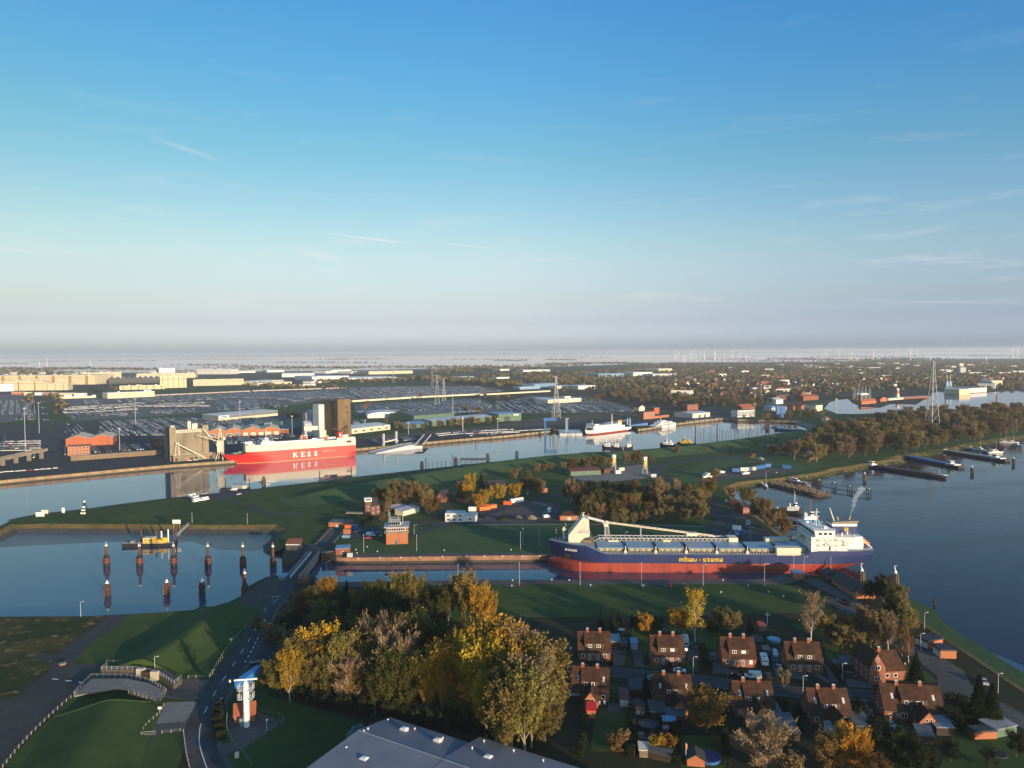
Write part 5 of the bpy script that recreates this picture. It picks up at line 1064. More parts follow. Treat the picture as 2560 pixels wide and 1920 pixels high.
# ------------------------------------------------------------------ vehicles
PAINT={k:M(k+'_car_paint',c,.35,.04,.2,spec=.6)for k,c in dict(white=(.75,.75,.74),silver=(.42,.44,.46),black=(.014,.015,.017),grey=(.13,.135,.145),blue=(.03,.07,.20),red=(.42,.03,.025),beige=(.55,.47,.34),dark_blue=(.018,.028,.06)).items()}
LAMPW=M('headlight',(.8,.8,.78),.2,.02);LAMPR=M('tail_light',(.35,.02,.02),.3,.05)
def car_mesh(kind):
 """returns list of (part name, mesh builder, material or None for paint)"""
 L_,W_,H_=dict(car=(4.4,1.8,1.45),van=(5.6,2.0,2.2),estate=(4.6,1.85,1.5),camper=(6.4,2.3,2.9),caravan=(6.6,2.4,2.65))[kind]
 b=MB();g=MB();parts=[]
 def sect(pr,y0,y1,mb,ins=0):mb.extr(pr,y0,y1)
 w=W_/2
 if kind in('car','estate'):
  b.extr([(0,.3),(-.02,.62),(.12,.82),(1.25,.95),(3.75,.98),(L_-.05,.9),(L_,.55),(L_-.08,.28)],-w,w)
  t=L_-.25 if kind=='estate' else L_-.75
  b.add([(1.75,-w*.78,H_-.04),(t-.5,-w*.78,H_),(t-.5,w*.78,H_),(1.75,w*.78,H_-.04),(1.75,-w*.78,H_-.1),(t-.5,-w*.78,H_-.06),(t-.5,w*.78,H_-.06),(1.75,w*.78,H_-.1)],
  [(0,1,2,3),(0,4,5,1),(1,5,6,2),(2,6,7,3),(3,7,4,0)])
  g.add([(1.2,-w*.95,.94),(t,-w*.95,.96),(t,w*.95,.96),(1.2,w*.95,.94),(1.75,-w*.78,H_-.07),(t-.5,-w*.78,H_-.03),(t-.5,w*.78,H_-.03),(1.75,w*.78,H_-.07)],
  [(0,4,7,3),(0,1,5,4),(1,2,6,5),(2,3,7,6)])
 elif kind=='van':
  b.extr([(0,.35),(0,.95),(.75,1.12),(1.35,2.0),(1.6,H_),(L_-.1,H_),(L_,2.0),(L_,.35)],-w,w)
  g.add([(.74,-w*.9,1.16),(.74,w*.9,1.16),(1.33,w*.86,2.0),(1.33,-w*.86,2.0)],[(0,1,2,3)]);g.box(1.25,-w-.02,1.2,2.1,-w+.02,1.85);g.box(1.25,w-.02,1.2,2.1,w+.02,1.85)
  g.v=[(x-.02,y,z+.02)for x,y,z in g.v]
 else:
  f0=.5 if kind=='caravan' else 1.0
  b.extr([(0,.45),(0,1.1),(f0,1.9),(f0*.6,H_-.1),(.6,H_),(L_-.1,H_),(L_,H_-.4),(L_,.45)],-w,w)
  g.box(L_-.01,-w*.7,1.5,L_+.02,w*.7,2.2);g.box(1.8,-w-.02,1.45,2.9,-w+.01,2.1);g.box(4.2,-w-.02,1.45,5.3,-w+.01,2.1);g.box(1.8,w-.01,1.45,2.9,w+.02,2.1);g.box(2.6,-.4,H_,3.4,.4,H_+.08)
  g.add([(.05,-w*.85,1.15),(.05,w*.85,1.15),(f0-.02,w*.85,1.88),(f0-.02,-w*.85,1.88)],[(0,1,2,3)])
 parts.append(('body',b,None));parts.append(('window',g,GLASS))
 for x in(.85,L_-.9)if kind!='caravan' else(L_*.5,):
  for y in(-w+.02,w-.02):
   m=MB();m.tube((x,y-.11,.33),(x,y+.11,.33),.33,10);parts.append(('wheel',m,TYRE))
 if kind!='caravan':
  for y in(-w*.72,w*.72):
   m=MB();m.box(-.06,y-.2,.62,.06,y+.2,.78);parts.append(('headlight',m,LAMPW))
  for y in(-w*.8,w*.8):m=MB();m.box(L_-.05,y-.16,.7,L_+.02,y+.16,.86);parts.append(('tail_light',m,LAMPR))
 else:
  m=MB();m.tube((0,0,.5),(-1.2,0,.5),.06,5);parts.append(('drawbar',m,DGREY))
 return[(n,m.mesh(n,p or PAINT['white']),p is None)for n,m,p in parts],L_
CARM={k:car_mesh(k)for k in('car','van','estate','camper','caravan')}
def vehicle(kind,paint,x,y,rz,label,group=None,z=LZ+.1):
 nm=dict(car='parked_car',estate='parked_car',van='parked_van',camper='camper_van',caravan='caravan')[kind]
 t=thing(nm,label,dict(car='car',estate='car',van='van',camper='camper van',caravan='caravan')[kind],(x,y,z),rz,group);parts,L_=CARM[kind]
 for n,me,p in parts:
  o=obj(n,me,t,(-L_/2,0,0))
  if p:o.material_slots[0].link='OBJECT';o.material_slots[0].material=PAINT[paint]
 return t
def car_at(kind,paint,c,x,y,x2,y2,label,group='cars around the brick houses'):
 """nose towards (x2,y2)"""
 p=at(c,x,y);q=at(c,x2,y2);vehicle(kind,paint,p.x,p.y,math.atan2(q.y-p.y,q.x-p.x)+math.pi,label,group)
for a in(('caravan','white','N',2015,625,2035,690,'white touring caravan on the drive beside the third house'),('car','silver','N',2165,680,2140,630,'silver car on the drive of the fourth house'),('van','white','N',1905,770,1830,765,'white van parked along the lane'),
('car','black','N',1720,758,1660,752,'black car parked in the lane in front of the white van'),('car','black','N',2055,765,2030,720,'black car behind the caravan'),('estate','black','N',1510,585,1520,640,'black estate car on the pale concrete drive'),
('car','white','N',1180,712,1240,718,'white hatchback parked in the lane above the second back house'),('car','silver','N',905,790,860,786,'silver car half hidden by the second back house'),('car','black','N',630,518,625,560,'black car in front of the small garage'),
('car','black','N',1310,470,1330,500,'black car on the drive right of the second house'),('camper','white','N',1237,440,1245,480,'white camper van behind the second house'),('car','blue','N',2120,600,2130,640,'blue car between the boat and the silver car'),
('car','red','O',870,885,890,930,'red car in the yard left of the largest house'),('car','grey','O',760,640,720,620,'dark red grey car outside the gabled house'),('car','silver','O',1095,1060,1130,1080,'silver car behind the largest house'),
('car','black','N',540,470,530,500,'dark car under the pale carport'),('estate','dark_blue','L',640,640,570,640,'dark car waiting at the junction by the grove'),('car','silver','O',1880,700,1900,730,'pale car beside the broad conifers on the river lane'),('car','black','O',920,960,930,1000,'dark car right of the red car')):
 car_at(*a)
for a in(('van','white','G',1130,622,1180,625,'white van parked left of the control building'),('car','red','G',1105,648,1060,650,'red car parked below the white van'),('car','blue','G',1020,590,980,592,'blue car parked near the blue container'),('estate','dark_blue','G',1210,640,1190,655,'dark pickup beside the control building'),('car','grey','G',1195,605,1230,606,'grey car behind the dark pickup'),('car','blue','G',2150,480,2110,480,'blue car on the yard right of the white offices')):
 car_at(*a,group='cars on the lock yard')
for a in(('camper','white','F',1660,150,1720,138,'white camper van on the slipway, farthest from the path'),('camper','white','F',1690,170,1740,158,'white camper van with dark windows, middle of the three'),('camper','white','F',1700,190,1760,178,'white camper van nearest the lock side'),('camper','white','F',1770,178,1820,168,'white camper van at the path end of the group'),('car','beige','F',1768,122,1810,112,'beige car beyond the camper vans'),('van','white','F',2020,92,1970,90,'white van beside the pontoon'),('car','white','F',2065,128,2095,118,'white car on the slipway road')):
 car_at(*a,group='vehicles on the slipway')
 # ------------------------------------------------------------------ brick houses
def chimney(parent,x,y,z0,z1):m=MB();m.box(x-.55,y-.4,z0,x+.55,y+.4,z1);m.box(x-.62,y-.47,z1,x+.62,y+.47,z1+.15);c=m.obj('chimney',BRICK,parent);n=MB();n.box(x-.4,y-.25,z1+.15,x-.1,y+.05,z1+.6);n.box(x+.1,y-.25,z1+.15,x+.4,y+.05,z1+.6);n.obj('chimney_pot',LGREY,parent)
def gable_house(parent,W,D,h,rh,ov=.25):
 wall_mb(MB(),W,D,h,'gx',rh).obj('wall',BRICK,parent)
 r=roof_mb(MB(),W,D,h,'gx',rh,ov).obj('roof',TILE,parent);m=MB();m.tube((-ov,D/2,h+rh+.22),(W+ov,D/2,h+rh+.22),.16,6);m.obj('ridge',TILE,r)
 m=MB();m.box(-ov,-ov-.35,h-.42,W+ov,-ov-.15,h-.22);m.obj('gutter',DGREY,r);return r
def street_house(c,x0,y0,x1,y1,label,blinds=0):
 p0,p1=at(c,x0,y0),at(c,x1,y1);W=(p1-p0).length;D=9.2;h=3.5;rh=5.6;t=thing('brick_house',label,'house',p0,math.atan2(p1.y-p0.y,p1.x-p0.x),'brick double houses')
 r=gable_house(t,W,D,h,rh);dm=MB();a,b=W*.2,W*.8
 dm.extrx([(.55,h+.9),(.55,h+3.0),(D*.47,h+rh-.15),(D*.47,h+rh-1.2)][::-1],a,b);d=dm.obj('dormer',M('dormer_cladding',(.085,.055,.042),.85,.2,1.0)if 'dormer_cladding' not in bpy.data.materials else bpy.data.materials['dormer_cladding'],t)
 m=MB();q=math.atan2(rh-3.15,D*.47-.55);m.extrx([(.2,h+2.88),(.2,h+3.08),(D*.49,h+rh+.1),(D*.49,h+rh-.1)][::-1],a-.2,b+.2);m.obj('dormer_roof',TILE,d)
 for f,s in((.36,2),(.63,2)):win(t,W*f,.5,h+1.35,1.55,1.1,'f',WHITEP,GLASS if not(blinds and f>.5)else WHITEP,split=s)
 for f in(.15,.84):win(t,W*f,0,1.2,1.15,1.5,'f',WHITEP,WHITEP if(blinds and f>.5)else GLASS)
 for f in(.35,.61):win(t,W*f,0,.35,.95,2.3,'f',WHITEP,GLASS,'door',2)
 for f in(.445,.52):win(t,W*f,0,2.0,.62,.75,'f')
 for y in(2.5,6):win(t,W,y,1.2,1.1,1.3,'r');win(t,0,y,1.2,1.1,1.3,'l')
 m=MB();m.box(W*.31,-1.3,0,W*.40,0,.35);m.box(W*.57,-1.3,0,W*.66,0,.35);m.obj('step',BRICKD,t)
 chimney(r,W*.3,D/2,h+rh-.6,h+rh+1.1);chimney(r,W*.7,D/2,h+rh-.6,h+rh+1.1)
 m=MB();m.tube((W/2,-.06,0),(W/2,-.06,h),.05,5);m.obj('downpipe',DGREY,t)
 return t
street_house('N',183,600,498,604,'brick double house beside the pale carport, first of the upper row',0)
street_house('N',905,640,1232,645,'brick double house with the white camper behind it, second of the upper row',1)
street_house('N',1605,660,1938,668,'brick double house with the white caravan alongside, third of the upper row',1)
street_house('O',233,605,527,612,'brick double house right of the silver car, fourth of the upper row',0)
for i,(c,x,y,l)in enumerate((('N',1245,545,'white satellite dish on a pole beside the second house'),('O',517,548,'white satellite dish on the corner of the fourth house'),('N',105,530,'grey satellite dish left of the first house'))):
 p=at(c,x,y);t=thing('satellite_dish',l,'satellite dish',p);MB().tube((0,0,0),(0,0,2.2),.05,5).obj('pole',GREYM,t);m=MB();m.tube((0,-.1,2.2),(0,-.3,2.3),.2,10,.62);m.obj('dish',WHITEP,t)
def back_house(c,x0,y0,x1,y1,label,W_an=5.2,an=.36,big=0):
 p0,p1=at(c,x0,y0),at(c,x1,y1);W=(p1-p0).length;D=9.4;h=3.3;rh=5.8;t=thing('brick_house',label,'house',p0,math.atan2(p1.y-p0.y,p1.x-p0.x),'brick double houses')
 r=gable_house(t,W,D,h,rh);a,b=(W*.26,W*.74)if not big else(W*.30,W*.74)
 dm=MB();dm.extrx([(.9,h+1.1),(.9,h+3.1),(D*.46,h+rh-.15),(D*.46,h+rh-1.2)][::-1],a,b);d=dm.obj('dormer',bpy.data.materials['dormer_cladding'],t)
 m=MB();m.extrx([(.5,h+2.95),(.5,h+3.15),(D*.48,h+rh+.12),(D*.48,h+rh-.08)][::-1],a-.2,b+.2);m.obj('dormer_roof',TILE,d)
 for f in(.38,.58):win(t,W*f,.85,h+1.5,1.1,1.1)
 for f in((.14,.86)if not big else(.1,.22,.86,.72)):win(t,W*f,0,1.0,1.25 if not big else.9,1.4 if not big else 1.0)
 if big:win(t,W*.33,0,.7,1.9,1.7,split=2)
 # gabled annex towards the garden
 x0_=W*an;L_=5.6;ah=2.5;ar=3.1;m=MB();m.extr([(x0_,0),(x0_,ah),(x0_+W_an/2,ah+ar),(x0_+W_an,ah),(x0_+W_an,0)],-L_,.3);an_=m.obj('annex',BRICKO if not big else BRICKO,t)
 m=MB();m.extr([(x0_-.25,ah-.28),(x0_-.25,ah-.05),(x0_+W_an/2,ah+ar+.24),(x0_+W_an+.25,ah-.05),(x0_+W_an+.25,ah-.28),(x0_+W_an/2,ah+ar+.02)],-L_-.2,2.2);m.obj('annex_roof',TILE,an_)
 for dx in(-.62,.62):win(an_,x0_+W_an/2+dx,-L_,2.6,.7,.95)
 m=MB();m.tube((x0_+W_an*.5,-1,ah+ar-.2),(x0_+W_an*.5,-1,ah+ar+1.2),.14,6);m.obj('flue',LGREY,an_)
 for f in(.17,.86):m=MB();s=rh/(D/2);m.extrx([(1.9,h+1.9*s+.30),(2.9,h+2.9*s+.30),(2.9,h+2.9*s+.12),(1.9,h+1.9*s+.12)],W*f-.35,W*f+.35);m.obj('roof_window',LGREY,r)
 chimney(r,W*.28,D/2,h+rh-.6,h+rh+1.0);chimney(r,W*.68,D/2,h+rh-.6,h+rh+1.0)
 for y in(2.5,6):win(t,W,y,1.2,1.1,1.3,'r');win(t,0,y,1.2,1.1,1.3,'l')
 return t
back_house('N',113,985,480,1012,'brick double house with a red lean-to, first of the lower row',4.6,.36)
back_house('N',935,1075,1312,1085,'brick double house beside the big golden tree, second of the lower row',5.0,.38)
back_house('N',1730,1150,2122,1160,'brick double house with glass patio roofs, third of the lower row',5.6,.32)
back_house('O',430,1045,770,1050,'brick double house behind the glowing orange tree, fourth of the lower row',4.8,.38)
back_house('O',1042,1000,1548,1030,'widest brick house with an orange gable, last of the lower row',5.4,.46,1)
def gabled_house():
 t=block('brick_house','tall brick house with its pointed gable facing the lane turn','house','O',(915,712,1052,705),12,6.2,BRICK,TILE,'gy',4.6,.25,group='brick double houses')
 W=t['W'];wall_mb(MB(),9,9,3.6,'gx',5.2).obj('wall',BRICK,t,(W-.1,2.2,0));r=roof_mb(MB(),9,9,3.6,'gx',5.2,.25).obj('roof',TILE,t,(W-.1,2.2,0));chimney(r,1.5,4.5,8.2,9.9)
 win(t,W/2,0,8.1,.8,1.0);win(t,W/2,0,5.0,2.0,1.5,split=2);win(t,W/2,0,1.3,2.0,1.6,split=2);win(t,W+2,2.2,1.2,1.4,1.4);win(t,W+5,2.2,1.2,1.4,1.4)
 for y in(2,5,8):win(t,0,y,1.3,1,1.4,'l');win(t,0,y,4.2,1,1.3,'l')
gabled_house()
# sheds, carports and garden things
SHR=M('old_sheet_roof',(.26,.275,.29),.6,.3,.5);SHG='sheds and roofs in the gardens'
def shed(c,x0,y0,x1,y1,d,h,wm,rm,roof,label,rh=.5,ov=.25,wins=(),cat='shed',name='garden_shed',fr=WHITEP):
 rm=SHR if rm is LGREY else rm;wm=BRICKO if wm is ORANGE else wm
 return block(name,label,cat,c,(x0,y0,x1,y1),d,h,wm,rm,roof,rh,ov,wins=wins,group=SHG,frame=fr)
GLROOF=M('polycarbonate_roof',(.12,.135,.15),.75,.3,.5,spec=.15);GREYR=M('grey_board_roof',(.09,.092,.096),.85,.25,.5,spec=.15)
shed('N',505,478,590,480,6.5,2.5,BRICKD,LGREY,'mono','pale roofed carport attached to the first house',.5);shed('N',600,500,662,502,6,2.4,DGREY,GREYR,'flat','small flat grey garage right of the carport');shed('N',703,490,768,492,4.5,2.3,LGREY,BLUEL,'mono','garden shed with a pale blue roof on its own drive',.4)
shed('N',1925,470,2005,475,6,2.3,WOODD,GREYR,'mono','grey roofed shed behind the caravan',.3);shed('N',2005,545,2070,548,3.5,2.0,WOOD,CONC,'mono','beige flat shed beside the white boat',.2);shed('N',1935,555,1995,560,5,2.2,WOODD,TILE,'mono','brown lean-to between house three and the caravan',.3)
shed('N',1970,305,2030,300,4,2.0,WOOD,MAROON,'gx','small red roofed garden hut by the meadow',1.1);shed('N',-60,1010,35,1020,3.5,2.4,CREAM,DGREY,'monox','cream shed at the edge of the golden grove',.7)
shed('N',595,1055,682,1058,7.5,2.3,CREAM,MAROON,'mono','cream garage with a maroon roof',.4);shed('N',693,950,812,955,6.5,2.3,DGREY,GREYR,'flat','flat grey carport by the lane');shed('N',705,1125,835,1130,4.2,2.0,ORANGE,TILED,'gy','orange timber garden chalet with a dark roof',1.0,.45,[('f',3,1,.8,1.1,.7,2)],name='garden_chalet')
shed('N',895,1180,1045,1185,7,2.4,WOODD,GREYR,'mono','wide grey patio roof left of the second back house',.4);shed('N',1050,1215,1235,1225,4.5,2.4,WOODD,GLROOF,'mono','glazed patio roof under the second gable',.3);shed('N',1020,1265,1145,1270,2.5,2.2,WOODD,BLUEL,'mono','pale blue patio roof edge in the trampoline garden',.2)
shed('N',265,1170,352,1175,4.5,2.5,BRICKO,RED,'mono','brick lean-to with a red roof under the first gable',.6);shed('N',100,1005,192,1010,4,2.2,WOODD,LGREY,'mono','dark porch left of the first back house',.2)
shed('N',785,1555,880,1560,4,2.1,WOOD,CREAM,'mono','cream half of the long shed at the garden end',.2);shed('N',880,1565,1090,1610,4,2.1,WOODD,GREYR,'gx','long grey board shed at the garden end',.5);shed('N',1255,1640,1430,1655,4.5,2.0,ORANGE,TILED,'gy','timber hut with dark blue roof beside the flag',1.4,.4)
shed('N',2050,1190,2190,1195,6,2.5,WOODD,GLROOF,'mono','glass patio roof right of the third back house',.3);shed('O',70,1175,335,1185,11,2.4,WOODD,GLROOF,'mono','long grey patio roof beside the hedge',.5);shed('N',1875,1290,2060,1300,5,2.3,WOODD,GLROOF,'mono','patio roof under the third gable',.2)
shed('O',805,1120,950,1125,9,2.3,WOODD,GLROOF,'mono','grey pergola roof right of the fourth back house',.3);shed('O',570,1130,640,1130,3,2.2,WHITEP,LGREY,'mono','white lean-to under the fourth gable',.3);shed('O',1480,1135,1630,1140,6.5,2.4,WOODD,LGREY,'mono','pale roofed carport right of the orange gable',.3)
shed('O',1320,1195,1460,1215,6,2.3,WOODD,GLROOF,'mono','grey patio roof left of the orange gable',.3);shed('O',1800,1170,1985,1165,3,2.2,BRICKO,DGREY,'flat','low orange brick garden wall shed');shed('O',1980,1160,2150,1120,5.5,2.5,GREEN,LGREY,'mono','green shed with a pale roof by the river lane',.3)
shed('O',700,600,815,605,6,2.6,WOODD,GLROOF,'mono','shed with a shiny grey roof left of the gabled house',.7);shed('O',625,590,700,590,4,2.2,BRICKD,FELT,'flat','low dark brick store left of the shiny roof')
shed('O',1408,412,1532,385,5.5,2.7,BRICKO,TILED,'flat','brick garage nearest the river, farther of the two',name='garage');shed('O',1512,490,1645,492,6,2.9,BRICKO,TILED,'flat','brick garage with white doors on the river lane, nearer of the two',name='garage')
for k in range(3):
 for nm in('garage','garage.001'):win(bpy.data.objects[nm],0,1+k*1.8,.1,1.5,2.2,'l',None,WHITEP,'door')
shed('K',590,655,650,640,1.2,.6,WOOD,WOOD,'flat','low timber bench on the path beside the apron',.1)
t=shed('O',1580,1090,1640,1095,2.2,2.0,WOODD,GREYM,'gy','small dark shed beside the pale carport',.8)
def round_pool(c,x,y,r,h,rim,inner,label,cat='pool',name='garden_pool'):
 p=at(c,x,y);t=thing(name,label,cat,p);m=MB();m.lathe([(r,0),(r,h),(r-.15,h+.05)],24);m.obj('rim',rim,t);m=MB();m.lathe([(r-.2,h-.1),(r-.25,h+.06)],24);m.obj('surface',inner,t);return t
round_pool('N',2110,405,2.6,1.0,BLUEL,M('pool_water',(.15,.32,.42),.1,.1),'round pale blue garden pool behind the third house');round_pool('N',605,335,1.6,1.8,DGREY,LGREY,'round grey garden tank above the carport','tank','garden_tank')
t=round_pool('N',870,1245,3.1,.8,BLACK,DGREY,'large round black trampoline in the garden','trampoline','trampoline');m=MB()
for k in range(8):a=k*.785;m.tube((3.1*math.cos(a),3.1*math.sin(a),0),(3.1*math.cos(a),3.1*math.sin(a),2.5),.05,4)
m.obj('net_pole',DGREY,t)
round_pool('N',1470,1570,3.3,.7,BLUE,M('pool_cover',(.02,.035,.14),.6,.1),'round pool under a dark blue cover');round_pool('O',1990,1290,2.6,.2,DGREY,BLACK,'dark round pond liner on the lower lawn','pond','garden_pond')
def small_boat(c,x,y,x2,y2,L_,label,z=LZ+.5,hullm=WHITEP,deckm=WHITEP,cabin=True,mast=0,group=None,name='motor_boat',cat='boat',B=None):
 p,q=at(c,x,y,z),at(c,x2,y2,z);t=thing(name,label,cat,p,math.atan2(q.y-p.y,q.x-p.x)+math.pi,group);B=B or L_*.32;h=L_*.10+.35
 lv=[(-.3,L_*.1,L_*.97,B*.25,L_*.5,1.6,L_*.1,.7),(h*.4,L_*.04,L_*.99,B*.43,L_*.5,1.8,L_*.1,.8),(h,0,L_,B*.5,L_*.5,2,L_*.1,.85)]
 hm=hull_mb(lv,lambda u:h+.25*max(0,1-u/(L_*.5))**2,16);hm.v=[(a-L_/2,b,c_)for a,b,c_ in hm.v];hm.m=[min(m,2)for m in hm.m];hm.obj('hull',[hullm,hullm,deckm],t)
 if cabin:
  m=MB();m.extr([(-L_*.2,h),(-L_*.06,h+L_*.12),(L_*.2,h+L_*.13),(L_*.24,h)],-B*.33,B*.33);cb=m.obj('cabin',WHITEP,t);m=MB();m.extr([(-L_*.15,h+L_*.055),(-L_*.085,h+L_*.10),(L_*.18,h+L_*.105),(L_*.2,h+L_*.05)],-B*.34,B*.34);m.obj('window',GLASS,cb)
 if mast:
  m=MB();m.tube((-L_*.05,0,h),(-L_*.05,0,h+mast),.09,5,.05);m.obj('mast',WHITEP,t);m=MB();m.tube((-L_*.05,0,h+L_*.14),(L_*.36,0,h+L_*.14),.12,5);m.obj('boom',WHITEP,t)
  m=MB();m.tube((-L_*.48,0,h+.2),(-L_*.05,0,h+mast*.97),.02,3);m.tube((L_*.46,0,h),(-L_*.05,0,h+mast),.02,3);m.obj('rigging',GREYM,t)
 return t
small_boat('N',2125,535,2110,490,6,'white motor boat on a trailer between house three and four')
p=at('N',860,1170);t=thing('party_tent','white angled awning above the trampoline','awning',p);m=MB();m.add([(-2,0,1.2),(0,.9,2.2),(0,.2,2.6),(-2,-.6,1.4),(2,-.2,1.2),(2,-.9,1.4)],[(0,1,2,3),(1,4,5,2)]);m.obj('cloth',WHITEP,t);m=MB();[m.tube((x,0,0),(x,0,1.3),.04,4)for x in(-1.9,1.9)];m.obj('pole',GREYM,t)
p=at('N',1243,1620);t=thing('flag_pole','white flag pole with a small furled flag beside the timber hut','flag pole',p);m=MB();m.tube((0,0,0),(0,0,6),.06,6);m.obj('pole',WHITEP,t);m=MB();m.extr([(0,4.2),(.1,5.8),(.5,5.4),(.3,4.1)],-.03,.03);m.obj('flag',ORANGE,t)
p=at('N',2048,245);t=thing('wooden_cross','tall wooden cross standing on the meadow edge','cross',p);m=MB();m.box(-.12,-.12,0,.12,.12,5.4);m.obj('post',WHITEP,t);m=MB();m.box(-1.1,-.13,4.1,1.1,.13,4.4);m.obj('crossbar',WHITEP,t)
p=at('N',800,1400);t=thing('play_tower','small wooden play tower with a blue slide','play tower',p);m=MB();m.box(-.7,-.7,0,.7,.7,1.4);m.box(-.8,-.8,2.4,.8,.8,2.6);[m.tube((a,b,1.4),(a,b,2.4),.06,4)for a in(-.7,.7)for b in(-.7,.7)];m.obj('frame',WOOD,t);m=MB();m.extr([(.7,1.3),(.7,1.4),(4,.25),(4,.15)],-.35,.35);m.obj('slide',BLUE,t)
p=at('N',1020,1310);t=thing('play_house','purple toy play house in the trampoline garden','toy',p);wall_mb(MB(),1.6,1.4,1.2,'gx',.5).obj('wall',M('purple',(.16,.05,.16),.6,.1),t);roof_mb(MB(),1.6,1.4,1.2,'gx',.5,.1).obj('roof',M('pink',(.4,.2,.3),.6,.1),t)
for c,x,y,l in(('N',390,1030,'white garden chair left of the patio table'),('N',440,1025,'white garden chair right of the patio table'),('N',740,1125,'white chair outside the chalet'),('N',775,1125,'second white chair outside the chalet')):
 p=at(c,x,y+10);t=thing('garden_chair',l,'chair',p);MB().cbox(0,0,.4,.7,.7,.1).obj('seat',WHITEP,t);MB().box(-.35,.25,.5,.35,.37,1.2).obj('backrest',WHITEP,t);m=MB();[m.tube((a,b,0),(a,b,.4),.05,4)for a in(-.3,.3)for b in(-.3,.3)];m.obj('leg',WHITEP,t)
for c,x,y,l in(('O',360,800,'lamp post in the lane by the bare tree'),('O',690,690,'lamp post at the lane bend'),('N',1315,745,'small lamp post beside the white hatchback'),('O',1345,425,'tall lamp post near the brick garages'),('O',1995,780,'tall lamp post by the broad conifers'),('O',1378,240,'lamp post on the river bank'),('L',745,395,'lamp post at the grove corner'),('K',1530,740,'lamp post behind the gate railings'),('K',798,165,'white signal mast on the dike edge'),('F',1660,372,'thin mast on the peninsula bank, left of two'),('F',2138,380,'thin mast on the peninsula bank, right of two')):
 p=at(c,x,y);lamp(p.x,p.y,6.5,.8 if c!='F' else 0,0,l)
for c,x,y,l in(('L',380,870,'white give way diamond sign beside the blue trailer'),('L',717,250,'red and white road sign at the grove corner'),('L',388,440,'white marker post left of the road'),('L',298,1040,'white striped marker by the hedge'),('K',1578,1130,'white notice board by the gate fence'),('K',2195,1040,'white marker sign on the road verge'),('H',1412,1085,'white sign board on the near lawn'),('H',1975,745,'white sign board on the far lawn'),('H',410,275,'white board beside the blue container')):
 p=at(c,x,y);t=thing('road_sign',l,'sign',p);MB().tube((0,0,0),(0,0,2.4),.06,5).obj('post',GREYM,t);(MB().extr([(-.6,2.4),(0,3.0),(.6,2.4),(0,1.8)],-.06,-.02)if 'diamond' in l else MB().box(-.55,-.07,1.7,.55,-.02,2.5)).obj('board',WHITEP,t)
for a in(('van','white','I',420,745,450,775,'white van on the lock yard road'),('car','black','I',350,690,380,720,'black car on the lock yard'),('car','dark_blue','I',500,690,530,720,'dark blue car by the blue crates'),('car','silver','I',330,460,350,490,'silver car at the red roofed shed'),('car','red','I',425,515,450,530,'red car beside the brick cottage'),('car','grey','H',560,430,600,425,'grey car on the gravel yard'),('camper','white','H',600,415,605,390,'white camper van on the gravel yard'),('van','white','H',575,465,610,460,'white van at the edge of the gravel yard')):
 car_at(*a,group='cars on the lock yard')
block('cottage','small dark brick cottage among the trees of the tug basin','house','I',(475,568,530,562),9,4.5,BRICK,TILED,'gx',2.5,.4,wins=[('f',2,1,1,1.1,1.2,2)]);block('shed','red roofed open shed on the basin bank','shed','I',(368,500,435,508),6,3,WOODD,MAROON,'gx',1.2,.4)
container('I',385,705,450,712,BLUEL,'pale blue container on the lock yard, left',2.6);container('I',400,745,480,755,BLUE,'blue container on the lock yard, right',2.6);container('I',415,650,495,655,WOOD,'brown workshop box on the lock yard',3.2,5);container('I',500,665,535,668,LGREY,'grey box beside the brown workshop box',3)
for c,x,y,r,h,m,l in(('H',330,470,3.6,2.6,GRAVEL,'round heap of brown gravel'),('H',445,472,4.2,2.8,QUAYC,'round heap of pale sand'),('H',200,480,5,2.4,SOIL,'wide heap of dark soil')):
 p=at(c,x,y);tag(MB().lathe([(r,0),(r*.7,h*.45),(r*.3,h*.86),(.1,h)],14).obj('heap',m,None,p),l+' on the workshop yard','heap')
 # ------------------------------------------------------------------ radar mast, trailer, hall
def radar_mast():
 p=at('L',540,1250);t=thing('radar_mast','white cylindrical radar mast with two railed galleries and a scanner bar','tower',p)
 MB().lathe([(.9,0),(.9,11.8),(.85,12),(.85,13.4),(.55,13.8)],20).obj('column',WHITEP,t)
 for z in(8.8,11.6):
  for s in(-1,1):
   g=MB().box(.88 if s>0 else-2.2,-1.3,z,2.2 if s>0 else-.88,1.3,z+.15).obj('gallery',LGREY,t)
   rail(MB(),[(s*.9,-1.3,z+.15),(s*2.2,-1.3,z+.15),(s*2.2,1.3,z+.15),(s*.9,1.3,z+.15)],1.5,.05,.5).obj('railing',WHITEP,g)
 m=MB();m.tube((0,0,13.6),(0,0,14.6),.45,8);m.obj('scanner_base',WHITEP,t);m=MB();m.cbox(0,0,14.5,6.8,.35,.42,0,.15);m.obj('scanner',WHITEP,t)
 m=MB();m.box(-2.0,-.5,0,-1.05,.5,2.6);rail(m,[(-2,-.5,0),(-2,-.5,1.6)],.2,.04,.4);m.obj('ladder',GREYM,t);m=MB();m.tube((1.06,0,0),(1.06,0,12),.05,4);m.obj('cable',GREYM,t)
radar_mast()
block('radar_hut','small brick hut with an orange tiled roof behind the radar mast','hut','L',(418,1224,622,1194),5.4,2.5,BRICKO,TILER,'gx',2.5,.35,doors=[('f',.33,1.1,2.1,WHITEP),('f',.28,.9,2.1,LGREY)])
